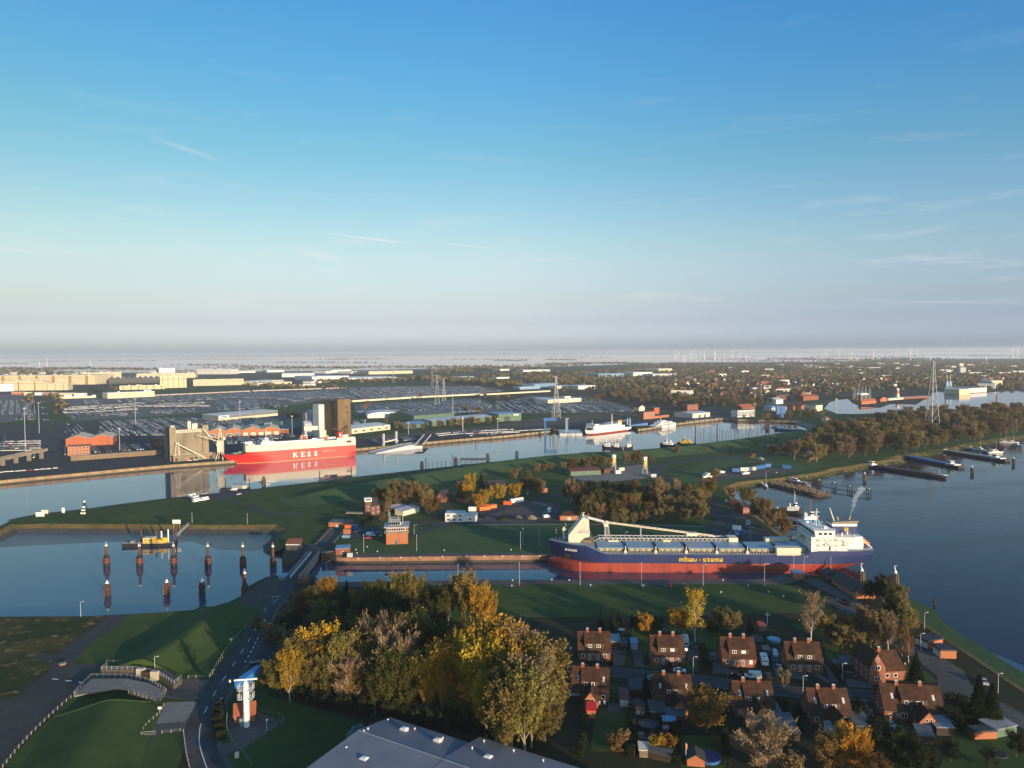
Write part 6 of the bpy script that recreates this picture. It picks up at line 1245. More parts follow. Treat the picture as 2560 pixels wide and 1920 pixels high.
def trailer():
 a,b=at('L',450,800,LZ+4),at('L',590,700,LZ+4);t=thing('box_trailer','blue tarpaulin lorry trailer parked behind the radar mast','trailer',(a.x,a.y,LZ),math.atan2(b.y-a.y,b.x-a.x));L_=13.0
 MB().box(0,-1.25,1.2,L_,1.25,4.0).obj('box',M('trailer_blue',(.03,.22,.55),.5,.1),t);MB().box(.1,-1.15,.95,L_-.1,1.15,1.2).obj('chassis',DGREY,t)
 for x in(1.4,2.7,4.0,L_-2):
  for y in(-1.05,1.05):MB().tube((x,y-.16,.5),(x,y+.16,.5),.5,10).obj('wheel',TYRE,t)
trailer()
def hall():
 zr,ze=LZ+9.2,LZ+7.0;r0,r1=at('L',1650,1297,zr),at('M',588,1582,zr);e0=at('L',1932,1168,ze);ax=(r1-r0).to_2d().normalized();nx=Vector((-ax.y,ax.x))
 if nx.dot((e0-r0).to_2d())<0:nx=-nx
 hw=abs(nx.dot((e0-r0).to_2d()));L_=(r1-r0).to_2d().length
 near=SHEETG;far_=SHEETG;wallm=M('hall_wall',(.25,.27,.26),.6,.1)
 def sec(label,o,L_,hw,hwn,ox):
  t=thing('hall',label,'hall',(o.x,o.y,LZ),math.atan2(ax.y,ax.x));h=ze-LZ;rh=zr-ze;tt=.25
  MB().extrx([(-hwn,0),(-hwn,h-.1),(0,h+rh-.1),(hw,h-.1),(hw,0)][::-1],0,L_).obj('wall',wallm,t)
  MB().extrx([(-hwn-.6,h-.1),(0,h+rh),(0,h+rh+tt),(-hwn-.6,h+.15)][::-1],-.4,L_).obj('roof',near,t);MB().extrx([(0,h+rh),(hw+.6,h-.1),(hw+.6,h+.15),(0,h+rh+tt)][::-1],-.4,L_).obj('roof',far_,t)
  m=MB();m.tube((-.4,0,h+rh+tt),(L_,0,h+rh+tt),.18,6);m.obj('ridge',GREYM,t);return t
 s=1 if nx.dot(Vector((-ax.y,ax.x)))>0 else-1
 t1=sec('grey ribbed hall roof with skylights in front of the grove',r0,L_,hw,34,0)
 f0=at('M',955,1372,ze);o2=r1.to_2d();d2=nx.dot(f0.to_2d()-o2);k=ax.dot(f0.to_2d()-o2)
 r2=Vector((r1.x,r1.y,zr));t2=sec('wider right section of the grey hall roof',r2,62,d2,34,0)
 def skylight(c,x,y,z,label,sz=2.0):
  p=at(c,x,y,z);t=thing('skylight',label,'skylight',(p.x,p.y,p.z-.05),math.atan2(ax.y,ax.x),'skylights on the hall roof');MB().cbox(0,0,-.35,sz,sz*.8,.9).obj('kerb',LGREY,t);m=MB();m.add([(-sz/2-.1,-sz*.4-.1,.55),(sz/2+.1,-sz*.4-.1,.55),(sz/2+.1,sz*.4+.1,.55),(-sz/2-.1,sz*.4+.1,.55),(-sz*.3,-sz*.25,.85),(sz*.3,-sz*.25,.85),(sz*.3,sz*.25,.85),(-sz*.3,sz*.25,.85)],[(4,5,6,7),(0,1,5,4),(1,2,6,5),(2,3,7,6),(3,0,4,7),(3,2,1,0)]);m.obj('dome',WHITEP,t)
 zf=(zr+ze)/2
 skylight('L',2095,1285,zf,'white skylight dome on the far roof slope, left of two');skylight('M',530,1395,zf,'white skylight dome on the far roof slope, right of two');skylight('L',1700,1580,zr-.7,'white skylight dome on the near ribbed slope');skylight('M',1028,1562,zf,'white skylight dome on the wider roof section')
 for c,x,y,z in(('L',1935,1200,ze+.3),('L',1738,1288,zr-.3),('L',1697,1313,zr-.1),('L',1525,1475,zr-.8),('M',303,1288,ze+.4),('M',870,1478,zf),('M',988,1410,ze+.3),('M',1280,1505,ze+.3),('M',1572,1602,ze+.3),('M',580,1380,zf-.5)):
  p=at(c,x,y,z);t=thing('roof_vent','small white pipe vent on the grey hall roof','vent',(p.x,p.y,p.z-.2),0,'pipe vents on the hall roof');MB().lathe([(.14,0),(.14,.8)],6).obj('pipe',WHITEP,t);MB().lathe([(.3,.8),(.3,.9),(.08,1.05)],8).obj('cowl',WHITEP,t)
 for i,(x,y)in enumerate(((1600,1285),(1570,1330),(1660,1262))):p=at('L',x,y,LZ+4);t=thing('roof_fan','teal air unit at the hall gable','air unit',(p.x,p.y,LZ),math.atan2(ax.y,ax.x),'air units at the hall gable');MB().box(-1,-1,0,1,1,4.2).obj('casing',TEAL,t);MB().tube((0,0,4.2),(0,0,4.9),.8,10).obj('fan',TEAL,t)
hall()
# ------------------------------------------------------------------ dike gate with railings, fences
RAILM=M('galvanised',(.40,.41,.40),.5,.1,.5)
def railing(c,s,label,h=1.25,z=LZ,r=.055,step=2.0,wall=0.0,wm=CONC,cat='railing'):
 q=P(c,s,z+wall);o=q[0];t=thing('railing',label,cat,(o[0],o[1],z),0,'white railings at the dike gate')
 pts=[(x-o[0],y-o[1],wall)for x,y in q];m=MB()
 for a,b in zip(pts,pts[1:]):
  a=Vector(a);b=Vector(b);u=Vector((0,0,h));m.tube(a+u,b+u,r,4);m.tube(a+u*.6,b+u*.6,r*.7,4);m.tube(a+u*.25,b+u*.25,r*.7,4)
 m.obj('rail',RAILM,t)
 for a,b in zip(pts,pts[1:]):
  a=Vector(a);b=Vector(b);n=max(1,round((b-a).length/step))
  for i in range(n):p=a.lerp(b,i/n);MB().tube((0,0,0),(0,0,h),r*1.15,4).obj('post',RAILM,t,p)
 if wall:
  m=MB()
  for a,b in zip(pts,pts[1:]):
   d=Vector((b[0]-a[0],b[1]-a[1]));n_=Vector((d.y,-d.x)).normalized()*.2
   m.prism([(a[0]-n_.x,a[1]-n_.y),(a[0]+n_.x,a[1]+n_.y),(b[0]+n_.x,b[1]+n_.y),(b[0]-n_.x,b[1]-n_.y)],0,wall)
  m.obj('wall',wm,t)
 return t
railing('K','1055,655 1000,690 1360,690 1565,730 1720,830 1795,775','long white railing along the sheet pile wall behind the gate',wall=1.8,wm=M('sheet_pile',(.10,.085,.065),.8,.4,.4,stretch=(3,3,.2)))
railing('K','740,925 900,765 1255,765 1480,810 1640,905 1585,985 1305,900','pale railing round the raised gate platform',wall=.6,wm=DARKCON)
railing('K','730,940 1140,870 1355,840 1330,880','white railing along the ramp below the platform',wall=.6);railing('K','1270,925 1330,940 1530,1005','white railing along the steps',wall=.3)
railing('K','1395,1345 1540,1335','low white barrier across the footpath',step=3)
sheet('gate_platform',P('K','745,940 905,775 1250,775 1475,820 1630,908 1585,980 1300,895 1140,880',LZ+2.3),LZ+2.3,CONC)
sheet('gate_terrace',P('K','1010,690 1350,692 1560,735 1720,835 1790,780 1560,640 1060,655',LZ+1.7),LZ+1.7,GRAVEL)
def steps():
 a,b,d=at('K',1290,930),at('K',1550,1020),at('K',1300,890);v=(b-a).to_2d();n_=(d-a).to_2d();t=thing('steps','flight of pale concrete steps up to the gate platform','steps',a)
 for i in range(6):
  f=i/6;q=[n_*f,v+n_*f,v+n_*(f+.16),n_*(f+.16)];MB().prism([x[:]for x in q],0,.1+i*.1).obj('step',CONC,t)
steps()
for x,y,w_,l in((1390,760,1,'left pale buttress of the dike gate'),(1530,790,1,'right pale buttress of the dike gate')):
 p=at('K',x,y);tag(MB().cbox(0,0,0,2.6,1.5,3.2,0,-.15).obj('gate_buttress',M('pale_plaster',(.46,.40,.31),.9,.15,.3)if 'pale_plaster' not in bpy.data.materials else bpy.data.materials['pale_plaster'],None,p),l,'buttress')
for x,y,l in((1445,775,'dark timber stop log stack between the gate buttresses'),):p=at('K',x,y);tag(MB().cbox(0,0,0,3.0,1.2,2.6,0,-.15).obj('stop_logs',WOODD,None,p),l,'stop logs')
def fence(c,s,label,step=2.5,h=1.1,mat=WOOD,wire=True,post=.08):
 q=smooth(P(c,s),4);o=q[0];t=thing('post_fence',label,'fence',(o[0],o[1],LZ),0,'post fences along the dike and roads');acc=0;prev=None;nxt=0;m=MB();pm=MB().box(-post,-post,0,post,post,h).mesh('post',mat)if 0 else None
 b=MB();b.box(-post,-post,0,post,post,h);pm=b.mesh('post',mat);w_=MB();last=None
 for a,b2 in zip(q,q[1:]):
  L_=math.dist(a,b2)
  while nxt<=acc+L_:
   f=(nxt-acc)/L_;p=(a[0]+(b2[0]-a[0])*f-o[0],a[1]+(b2[1]-a[1])*f-o[1],0);obj('post',pm,t,p)
   if last and wire:w_.tube((*last[:2],h*.9),(*p[:2],h*.9),.025,3);w_.tube((*last[:2],h*.5),(*p[:2],h*.5),.025,3)
   last=p;nxt+=step
  acc+=L_
 if wire and w_.v:w_.obj('wire',GREYM,t)
FP=M('pale_post',(.36,.31,.22),.8,.2)
fence('K','700,970 560,1090 420,1220 270,1370 130,1530 10,1680','post fence along the left edge of the dike slope',2.6,mat=FP);fence('K','1620,1050 1560,1140 1450,1240 1400,1320','post fence on the right edge of the dike slope',2.2,mat=FP);fence('K','1560,640 1640,690 1720,740','short post fence at the foot of the upper dike',2.2,mat=FP)
fence('K','1055,620 1250,625 1420,628 1500,625','short post fence above the gate railing',2.6,mat=FP);fence('K','1860,775 1980,770 2070,770 2130,680 2212,570','post fence beside the road at the dike end',2.6,mat=FP);fence('L','180,750 290,570 380,430 470,330 560,240','post fence along the left side of the road',2.8,mat=FP);fence('K','1600,1320 1700,1312 1800,1300','short post fence beside the footpath',2.6,mat=FP)
fence('K','1812,1310 1840,1520 1880,1700','post fence along the inner bend of the road',2.6,mat=FP);fence('L','355,1100 345,1300 420,1460 480,1500 600,1659','green mesh fence round the radar yard',2.2,1.9,GREEN);fence('L','640,1105 915,1200 700,1345 480,1490','mesh fence behind the radar yard',2.4,1.9,GREEN);fence('O','1140,550 1215,548','short pale board fence by the gabled house',.3,1.0,CREAM,False,.14)
p=at('L',740,1290);lamp(p.x,p.y,3,0,0,'small lamp on the radar yard corner');p=at('L',445,1555);tag(MB().cbox(0,0,0,1,.8,1.5).obj('switch_cabinet',CREAM,None,p),'cream cabinet outside the radar yard fence','cabinet')
# ------------------------------------------------------------------ outer harbour
def car_carrier():
 m0,m1=at('B',500,1015,0),at('B',1140,965,0);d=(m1-m0).to_2d().normalized();n=Vector((d.y,-d.x));B_=24.0
 bw=at('B',72,1052,0).to_2d();s0=(bw-m0.to_2d()).dot(d);org=m0.to_2d()+d*s0-n*B_/2;L_=(m1.to_2d()-m0.to_2d()).dot(d)-s0
 t=thing('car_carrier','bright red and cream car carrier moored at the north quay','ship',(org.x,org.y,0),math.atan2(d.y,d.x));hb=B_/2
 lv=[(-1,3,L_-6,hb*.9,40,1.7,18,.6),(0,1,L_-1,hb,46,1.9,16,.8),(.7,.5,L_-.8,hb,46,1.9,14,.9),(5,-2.5,L_,hb,46,2.2,8,.98),(9,-6.5,L_,hb,44,2.6,4,1),(12.6,-7.5,L_,hb,40,2.8,3,1)]
 top=lambda x:10.2+.3*max(0,1-x/10)if x<13 else(10.2+(x-13)*.8 if x<16 else 12.6)
 hull_mb(lv,top,48).obj('hull',[REDB,M('waterline_band',(.62,.22,.12),.5,.1),RED,RED,RED,REDB],t)
 m=MB();m.prism([(15,-7.5),(22,-hb+1.2),(36,-hb),(L_,-hb),(L_,hb),(36,hb),(22,hb-1.2),(15,7.5)],12.55,19.6);gar=m.obj('garage_deck',CREAM,t)
 m=MB();m.prism([(15.3,-7.2),(22,-hb+1.6),(36,-hb+.4),(L_-.4,-hb+.4),(L_-.4,hb-.4),(36,hb-.4),(22,hb-1.6),(15.3,7.2)],19.6,19.75);m.obj('top_deck',M('grey_deck',(.36,.38,.42),.6,.15,.1),gar)
 m=MB();m.box(31,-9.5,19.75,46,9.5,22.4);m.box(32,-12.4,22.4,39,12.4,24.9);m.box(36,-4,24.9,40,4,26);br=m.obj('bridge',WHITEP,t)
 for k in range(10):win(br,32,-10.8+k*2.4,23.2,1.7,1.0,'l',None)
 for k in range(3):win(br,33.4+k*2.2,-12.4,23.2,1.5,1.0,'f',None)
 m=MB();m.tube((38,0,26),(38,0,35),.25,6);m.box(37.8,-2.5,31,38.2,2.5,31.2);m.obj('mast',WHITEP,br)
 m=MB();m.box(46,-10,19.75,88,-7.5,21.8);m.box(90,4,19.75,117,7,21.6);m.box(88,-8,19.75,100,-6,21.4);m.box(18,-5,19.75,25,-2,20.6);m.box(16.5,2,19.75,24,6,22.4);m.box(119,-9,19.75,128,-5,21.2);m.box(46,2,19.75,84,8,20.4);m.obj('vent_house',WHITEP,t)
 m=MB();m.box(L_-22,-hb+.3,19.6,L_-.2,-hb+.8,22);m.box(L_-14,6,19.75,L_-3,11,23);m.box(L_-.8,-hb+.3,19.6,L_-.2,hb-.3,22);m.obj('aft_bulwark',CREAM,t)
 m=MB();m.lathe([(3.2,19.75),(3.2,27.2),(2.6,27.6)],14,(121,1));f=m.obj('funnel',RED,t);m=MB();m.lathe([(2.2,27.6),(2.2,28.4)],10,(121,1));m.obj('funnel_top',BLACK,f)
 text('K',4.2,WHITEP,f,(119.6,-2.35,22.6),extr=.12,offset=.12)
 for x,y in((82,9),(101,-9)):
  m=MB();m.tube((x-3,y,22.6),(x+3,y,22.6),1.3,8);lb=m.obj('lifeboat',ORANGE,t);m=MB();m.box(x-3.6,y-.4,19.75,x-3.1,y+.4,25);m.box(x+3.1,y-.4,19.75,x+3.6,y+.4,25);m.box(x-3.6,y-.3,24.7,x+3.6,y+.3,25.1);m.obj('davit',WHITEP,lb)
 m=MB();m.tube((75,6,19.75),(80,5,29),.3,5);m.obj('derrick',GREYM,t)
 m=MB();m.cbox(6,0,10.4,6,5,1.6);m.cbox(11,3,10.4,3,3,2.2);m.obj('winch',GREEN,t)
 # serif name on the side
 x=64.0
 def bx(*q):
  m=MB()
  for a in q:m.prism([(a[0],a[1]),(a[2],a[3]),(a[4],a[5]),(a[6],a[7])],0,.12)
  o=m.obj('lettering',WHITEP,t,(x,-hb-.02,3.4));o.rotation_euler=(math.pi/2,0,0)
 def rct(a,b,c_,d_):return(a,b,c_,b,c_,d_,a,d_)
 bx(rct(.5,0,1.8,5.6),rct(0,0,2.3,.5),rct(0,5.1,2.3,5.6),(1.8,2.6,3.9,5.3,4.7,5.3,1.8,1.9),(2.4,3.1,3.3,3.6,5.4,.2,4.0,.2),rct(3.4,5.1,5.1,5.6),rct(3.6,0,5.7,.5))
 x+=8.8;bx(rct(.5,0,1.8,5.6),rct(0,0,4.6,.6),rct(0,5.0,4.6,5.6),rct(1.8,2.55,3.4,3.1),rct(3.0,1.9,3.4,3.7),rct(4.1,0,4.6,1.7),rct(4.1,3.9,4.6,5.6))
 for k in range(2):text('S',7.4,WHITEP,t,(80.2+k*7.6,-hb-.05,3.4),extr=.08,offset=.22)
 m=MB();m.box(101,-hb-.12,7.6,112,-hb,8.2);m.box(98,-hb-.14,7.2,101,-hb,8.6);m.obj('gangway',M('brass',(.45,.28,.08),.5,.1),t)
 m=MB();m.box(L_-11,-hb-.06,15.8,L_-5,-hb+.1,18.2);m.obj('deck_opening',BLACK,t);return t
car_carrier()
def fenders(nm,pts,step,mat,z0=-.6,z1=LZ+.35,w_=.7,i0=0):
 par=bpy.data.objects[nm];b=MB().box(-w_/2,-.45,z0,w_/2,.1,z1).mesh('fender',mat);acc=0;nx=step/2
 for p,q in zip(pts,pts[1:]):
  L_=math.dist(p,q);rz=math.atan2(q[1]-p[1],q[0]-p[0])
  while nx<=acc+L_:f=(nx-acc)/L_;obj('fender',b,par,(p[0]+(q[0]-p[0])*f,p[1]+(q[1]-p[1])*f,0),rz);nx+=step
  acc+=L_
fenders('quay_wall',quayL[1:5],11,M('rust_red',(.34,.10,.05),.8,.3),1.0);fenders('quay_wall',quayL[5:],10,DARKCON);fenders('quay_wall.002',quayR,14,DARKCON)
strip('quay_edge',quayL,1.2,LZ+.12,CONC,off=-.7,sm=0)
# elevator silos
def silo_grain():
 p0,p1=at('A',1472,1012),at('A',1805,983);W=(p1-p0).length;rz=math.atan2(p1.y-p0.y,p1.x-p0.x);t=thing('grain_silo','massive weathered concrete grain silo with two corner towers','silo',p0,rz);H_=36;D=26
 MB().box(1,1.2,0,W-1,D,H_-3).obj('wall',OLDCON,t);MB().box(-.3,1.3,0,0.98,D,H_-1).obj('side_wall',OLDCON,t)
 m=MB();m.box(-.3,-.8,0,W*.155,8,H_);m.obj('corner_tower',OLDCON,t);m=MB();m.box(W*.84,-.8,0,W,8,H_+.6);m.obj('corner_tower',OLDCON,t)
 m=MB();m.box(W*.155,-.1,H_-6.4,W*.84,1.15,H_-3.4);bd=m.obj('parapet_band',M('pale_band',(.55,.50,.38),.8,.15),t)
 for k in range(9):MB().box(W*.24+k*2.6,-.2,H_-5.6,W*.24+k*2.6+1.2,-.08,H_-4.4).obj('window',DARKCON,bd)
 for k in range(9):MB().box(W*.19+k*W*.075,.85,6,W*.19+k*W*.075+.5,1.25,H_-6.5).obj('rib',OLDCON,t)
 m=MB();m.box(W*.05,3,H_,W*.14,14,H_+1.5);m.box(W*.6,4,H_-3,W*.74,12,H_+2.4);m.box(W*.5,6,H_-3,W*.58,9,H_+5);m.obj('roof_house',CREAM,t)
 m=MB();m.box(1,-9,0,W+6,-.9,5.4);m.box(.5,-9.4,5.4,W+6.4,-.9,5.8);lo=m.obj('loading_shed',OLDCON,t)
 for k in range(8):MB().box(3+k*W/8,-9.2,.3,6+k*W/8,-8.95,3.6).obj('door',(RUST,GREEN,TERRA,DARKCON)[k%4],lo)
 m=MB();rail(m,[(1,-9,5.8),(W+6,-9,5.8)],1.2,.1,3);m.obj('railing',CREAM,lo)
 for x0,z0,x1,z1 in((4,20,34,-1),(W*.82,33,W+12,8)):
  m=MB();m.tube((x0,-7,z0),(x1,-10,max(1,z1)),.55,5);m.obj('chute',CREAM,t)
 m=MB()
 for dx in(-1.6,1.6):m.tube((5+dx*1.6,-9,5.8),(6+dx*.4,-8,21),.25,4)
 for k in range(5):m.tube((3,-8.6,7+k*2.6),(8,-8.6,9.4+k*2.6),.16,3)
 m.obj('lattice_leg',CREAM,t)
silo_grain()
def harbour_crane(c,x,y,label,s=1.0,col=CREAM):
 p=at(c,x,y);t=thing('quay_crane',label,'crane',p);m=MB()
 for a in(-4,4):
  for b in(-4,4):m.tube((a,b,0),(a*.45,b*.45,9),.45,5)
 m.box(-2.6,-2.6,8.6,2.6,2.6,10);m.obj('portal',col,t);m=MB();m.box(-2.8,-2.4,10,2.8,2.6,21);m.box(-3.4,-2.6,15,1,-2.4,18);m.obj('machine_house',col,t)
 m=MB()
 for a in(-2,2):m.tube((a,-1,21),(a*.1,0,35),.25,4);m.tube((a,1.6,21),(a*.1,0,35),.25,4)
 for k in range(5):m.tube((-2+k*.4,-1,21+k*2.8),(2-k*.5,-1,23+k*2.8),.16,3)
 m.obj('mast',col,t);m=MB();m.tube((-2,0,20),(-26,0,27),.5,4,.3);m.tube((0,0,34),(-26,0,27.4),.12,3);m.tube((-2,0,23),(-14,0,25.6),.3,4);m.obj('jib',col,t);m=MB();m.lathe([(1.2,21.5),(2,23),(1.2,24.6)],8,(4,0));m.obj('counterweight',col,t)
harbour_crane('A',1908,1000,'pale lattice quay crane standing between the silo and the red ship')
def silo_tall():
 p0,p1=at('B',990,822),at('B',1098,812);W=(p1-p0).length;rz=math.atan2(p1.y-p0.y,p1.x-p0.x);t=thing('silo_tower','tall brown silo tower with dark shaded flank behind the red ship','silo',p0,rz);H_=53
 SB=M('brown_silo',(.20,.135,.075),.95,.3,.12,col2=(.13,.09,.055),stretch=(1,1,.2),detail=8)
 MB().box(0,0,0,W,12,H_).obj('wall',SB,t);MB().box(.2,12.02,0,W*.9,41,H_-3.6).obj('rear_wall',SB,t);MB().box(-.5,.3,0,-.02,11.9,H_-.8).obj('side_wall',SB,t);m=MB();[m.box(-.25,14+k*4.4,0,.18,15.2+k*4.4,H_-8)for k in range(6)];m.obj('rib',SB,t)
 for z in(34,41):MB().box(W*.55,-.12,z,W*.75,0,z+2.6).obj('window',DARKCON,t)
 for k in range(3):MB().box(W*.35+k*1.6,-.3,18,W*.35+k*1.6+.6,0,27).obj('pipe',DARKCON,t)
 m=MB();m.tube((W*.6,-1,18),(-6,-26,6),.8,5);m.tube((W*.7,-1,16),(2,-20,3),.6,5);m.tube((W*.5,-1,15),(-14,-10,15.4),.4,4);m.obj('conveyor',SB,t)
silo_tall()
block('silo_annex','pale cream silo shaft beside the dark silo block','silo','B',(822,806,886,800),16,44,SHEETW,CREAM,'flat',.6,.15)
block('silo_annex','blue grey upper silo bins behind the cream shaft','silo','B',(757,785,820,780),16,33,M('blue_grey_silo',(.33,.38,.44),.7,.15,.1),LGREY,'flat',.5,.1);block('silo_annex','light grey low silo house left of the cream shaft','silo','B',(697,800,818,793),16,17.5,M('pale_silo',(.42,.43,.45),.8,.12,.1,stretch=(1,1,.3)),LGREY,'gx',3,.1)
block('silo_feed','small white hopper in front of the cream shaft','hopper','B',(828,822,884,817),6,11,CREAM,WHITEP,'flat',.4,.1);block('conveyor_bridge','pale conveyor bridge reaching left from the silo tops','conveyor','B',(692,745,812,740),5,3.5,CREAM,LGREY,'flat',.3,.1,z=LZ+36)
for i,x in enumerate((712,738)):
 p=at('B',x,735);tag(MB().lathe([(4.4,0),(4.4,24),(3,25)],16).obj('storage_bin',M('bin_cream',(.50,.42,.30),.8,.1)if i==0 else bpy.data.materials['bin_cream'],None,p),('tan round storage bin left of the grey silo house','tan round storage bin behind the first bin')[i],'storage bin')
 # halls on the quay
HG='quay halls and sheds'
def hl(c,b,d,h,wm,rm,roof,rh,label,n=1,wins=(),doors=(),ov=.4,name='hall',cat='hall',frame=WHITEP,g=HG):return block(name,label,cat,c,b,d,h,wm,rm,roof,rh,ov,n,wins,g,LZ,doors,frame)
hl('A',(568,888,978,868),46,9,TERRA,M('tan_roof',(.62,.51,.37),.8,.12,.1),'multi',4.5,'terracotta hall with a double pitched tan roof',2);hl('A',(584,968,775,958),13,10.5,BRICKO,FELT,'flat',.5,'three storey brick harbour office with white windows',wins=[('f',6,3,2.0,1.7,1.2,3.3)],name='office',cat='office')
hl('A',(612,1012,1400,955),5,5.0,M('brown_wall',(.20,.15,.10),.95,.2,.1),CONC,'flat',.3,'long brown flood wall behind the quay',name='flood_wall',cat='wall');hl('A',(1335,908,1408,900),10,12,BRICKD,FELT,'flat',.4,'dark brick stair tower left of the grain silo',wins=[('f',3,2,1,1.4,4,3)],name='office',cat='building')
hl('A',(1802,812,2085,800),50,8.5,BRICKO,bpy.data.materials['tan_roof'],'multi',4.2,'tan roofed hall with orange gables, left half',2,wins=[('f',4,1,7,4,1.2,1,TEAL)]);hl('A',(2088,800,2420,786),50,8.5,BRICKO,bpy.data.materials['tan_roof'],'multi',4.2,'tan roofed hall with orange gables, right half',2,wins=[('f',5,1,6,4,1.2,1,CREAM)])
hl('B',(352,742,526,734),70,9,BLUEL,SHEETW,'gy',2,'hall with a broad white roof beside the teal hall');hl('B',(494,745,692,722),60,13,TEAL,FELT,'gy',3,'big teal sided hall behind the red ship');hl('B',(380,790,560,772),20,6,BRICK,LGREY,'flat',.3,'low brick shed in front of the teal hall')
t=hl('A',(1885,668,2400,618),42,9.5,M('hall_dark',(.16,.185,.20),.6,.15,.1),SHEETW,'mono',1.2,'long dark hall with cream base and white roof edge');MB().box(.0,-.3,0,t['W'],-.02,4.2).obj('base_cladding',SHEETC,t);MB().box(1,-.4,5,22,-.1,9).obj('sign_board',WHITEP,t);MB().box(5,-.45,6.2,18,-.38,7.8).obj('sign_stripe',BLUE,t)
hl('B',(1104,778,1436,738),52,7,CREAM,SHEETW,'gx',2.2,'white roofed hall with orange ends right of the silo',wins=[('f',5,1,6,3,1.5,1,BRICK)]);hl('B',(1240,642,1512,634),60,5,SHEETW,SHEETW,'arch',5,'round topped white hall among the car parks')
hl('B',(1640,668,1990,640),75,9,GREEN,M('slate_roof',(.13,.145,.15),.7,.15,.1),'gx',4,'large grey roofed hall behind the green sheds');hl('B',(1632,735,1800,700),34,6,TEAL,BLUEL,'gx',1.5,'blue roofed shed behind the quayside trees');hl('B',(1800,712,2330,664),46,8,GREEN,LGREY,'gx',2,'long green hall with pale roof lights')
for k in range(14):MB().cbox(5+k*10.5,12,8.9,3,20,.35).obj('roof_light',WHITEP,bpy.data.objects['hall.011']if 'hall.011' in bpy.data.objects else t)
t=hl('C',(437,672,633,660),42,12,GREEN,BLUEL,'flat',.5,'dark green hall with a pale blue roof and white sign');MB().box(t['W']*.66,-.3,9,t['W']*.88,-.02,11).obj('sign_board',WHITEP,t);MB().box(t['W']*.25,-.2,0,t['W']*.5,-.02,8).obj('door',DGREY,t)
hl('C',(863,516,1152,498),46,8,CREAM,SHEETW,'flat',.6,'white ferry terminal building in the car park',wins=[('f',14,1,3,3,1.5,1,BRICKO)],name='terminal',cat='building');hl('C',(722,486,862,505),40,5.5,GREYM,SHEETW,'flat',.5,'low white roofed wing of the terminal',name='terminal_wing',cat='building');hl('C',(1010,500,1060,497),14,12,CREAM,WHITEP,'flat',.4,'white upper block on the ferry terminal',name='terminal_tower',cat='building')
hl('C',(1690,652,1786,645),16,12,BRICKO,FELT,'flat',.5,'flat roofed orange brick office behind the ferry berth',wins=[('f',8,3,1.6,1.8,1.2,3.6)],name='office',cat='office');hl('C',(1782,616,1826,612),12,13,TERRA,FELT,'flat',.5,'red brick block behind the orange office',name='office',cat='office');hl('C',(1785,645,1910,630),8,4,BRICKO,FELT,'flat',.3,'low brick wing right of the orange office',name='office',cat='office');hl('C',(1650,580,1700,576),14,7,CREAM,TILED,'gy',4,'cream gabled house behind the terminal car park',name='house',cat='house')
hl('D',(178,642,328,628),40,7.5,CREAM,SHEETW,'gx',1.5,'white quay hall with blue doors',doors=[('f',.7,5,5,BLUE),('f',.4,5,5,BLUE)]);hl('D',(132,578,226,570),18,11,BRICK,FELT,'flat',.4,'brick block behind the white quay hall',wins=[('f',5,3,1.6,1.6,1,3.4)],name='office',cat='building')
t=hl('D',(566,634,714,626),16,11.5,WHITEP,FELT,'flat',.5,'white pumping station with large glazed panels on the quay',wins=[('f',5,1,7.4,8.6,1.6,1,M('panel_glass',(.34,.36,.34),.3,.1))],name='pumping_station',cat='building');hl('D',(608,590,712,582),20,8,BRICK,TILER,'gx',6,'red roofed house behind the pumping station',name='house',cat='house')
for x,l in((918,'left blue tower of the inner lock gate'),(958,'right blue tower of the inner lock gate')):p=at('D',x,632);t=thing('lock_tower',l,'tower',p);MB().box(-4,-3,0,4,3,18).obj('frame',BLUE,t);MB().box(-4.4,-3.4,18,4.4,3.4,19).obj('cap',BLUE,t)
hl('D',(1050,572,1186,558),26,8,BRICKO,TILE,'gx',4,'orange brick shipyard hall by the inner harbour');hl('D',(1242,582,1300,576),20,11,CREAM,FELT,'flat',.4,'tan block at the corner of the inner harbour',name='building',cat='building');hl('D',(900,520,960,515),22,9,WHITEP,LGREY,'gx',4,'white gabled shed by the inner lock');hl('D',(860,580,990,572),20,6,LGREY,BLUEL,'arch',3,'grey round roofed shed by the inner lock');hl('D',(900,490,1015,480),24,12,BRICKD,TILED,'gx',4,'dark brick warehouse behind the inner lock');hl('D',(1135,490,1265,482),24,9,BRICK,TILER,'gx',4,'red roofed warehouse by the inner harbour')
hl('D',(1335,665,1372,660),9,4,CREAM,TILER,'gx',2,'small orange hut by the inner harbour embankment',name='house',cat='house');hl('D',(1180,578,1232,575),12,7,WHITEP,BRICK,'gx',4,'white and red gabled house by the inner lock',name='house',cat='house')
hl('D',(1100,895,1240,905),14,5,BRICK,LGREY,'gx',2,'brick shed with a bright ribbed roof in the wood',name='shed',cat='shed');hl('D',(1130,945,1190,950),6,3,LGREY,GREYM,'gx',1.2,'small grey hut under the trees',name='shed',cat='shed');hl('D',(828,905,900,905),3,3.4,DGREY,WHITEP,'flat',.2,'dark parked coach with white roof by the road',name='coach',cat='bus');hl('D',(1190,1000,1265,1000),6,2.4,BRICKD,TILE,'hip',1.2,'low brown roofed shelter by the meadow',name='shelter',cat='shelter')
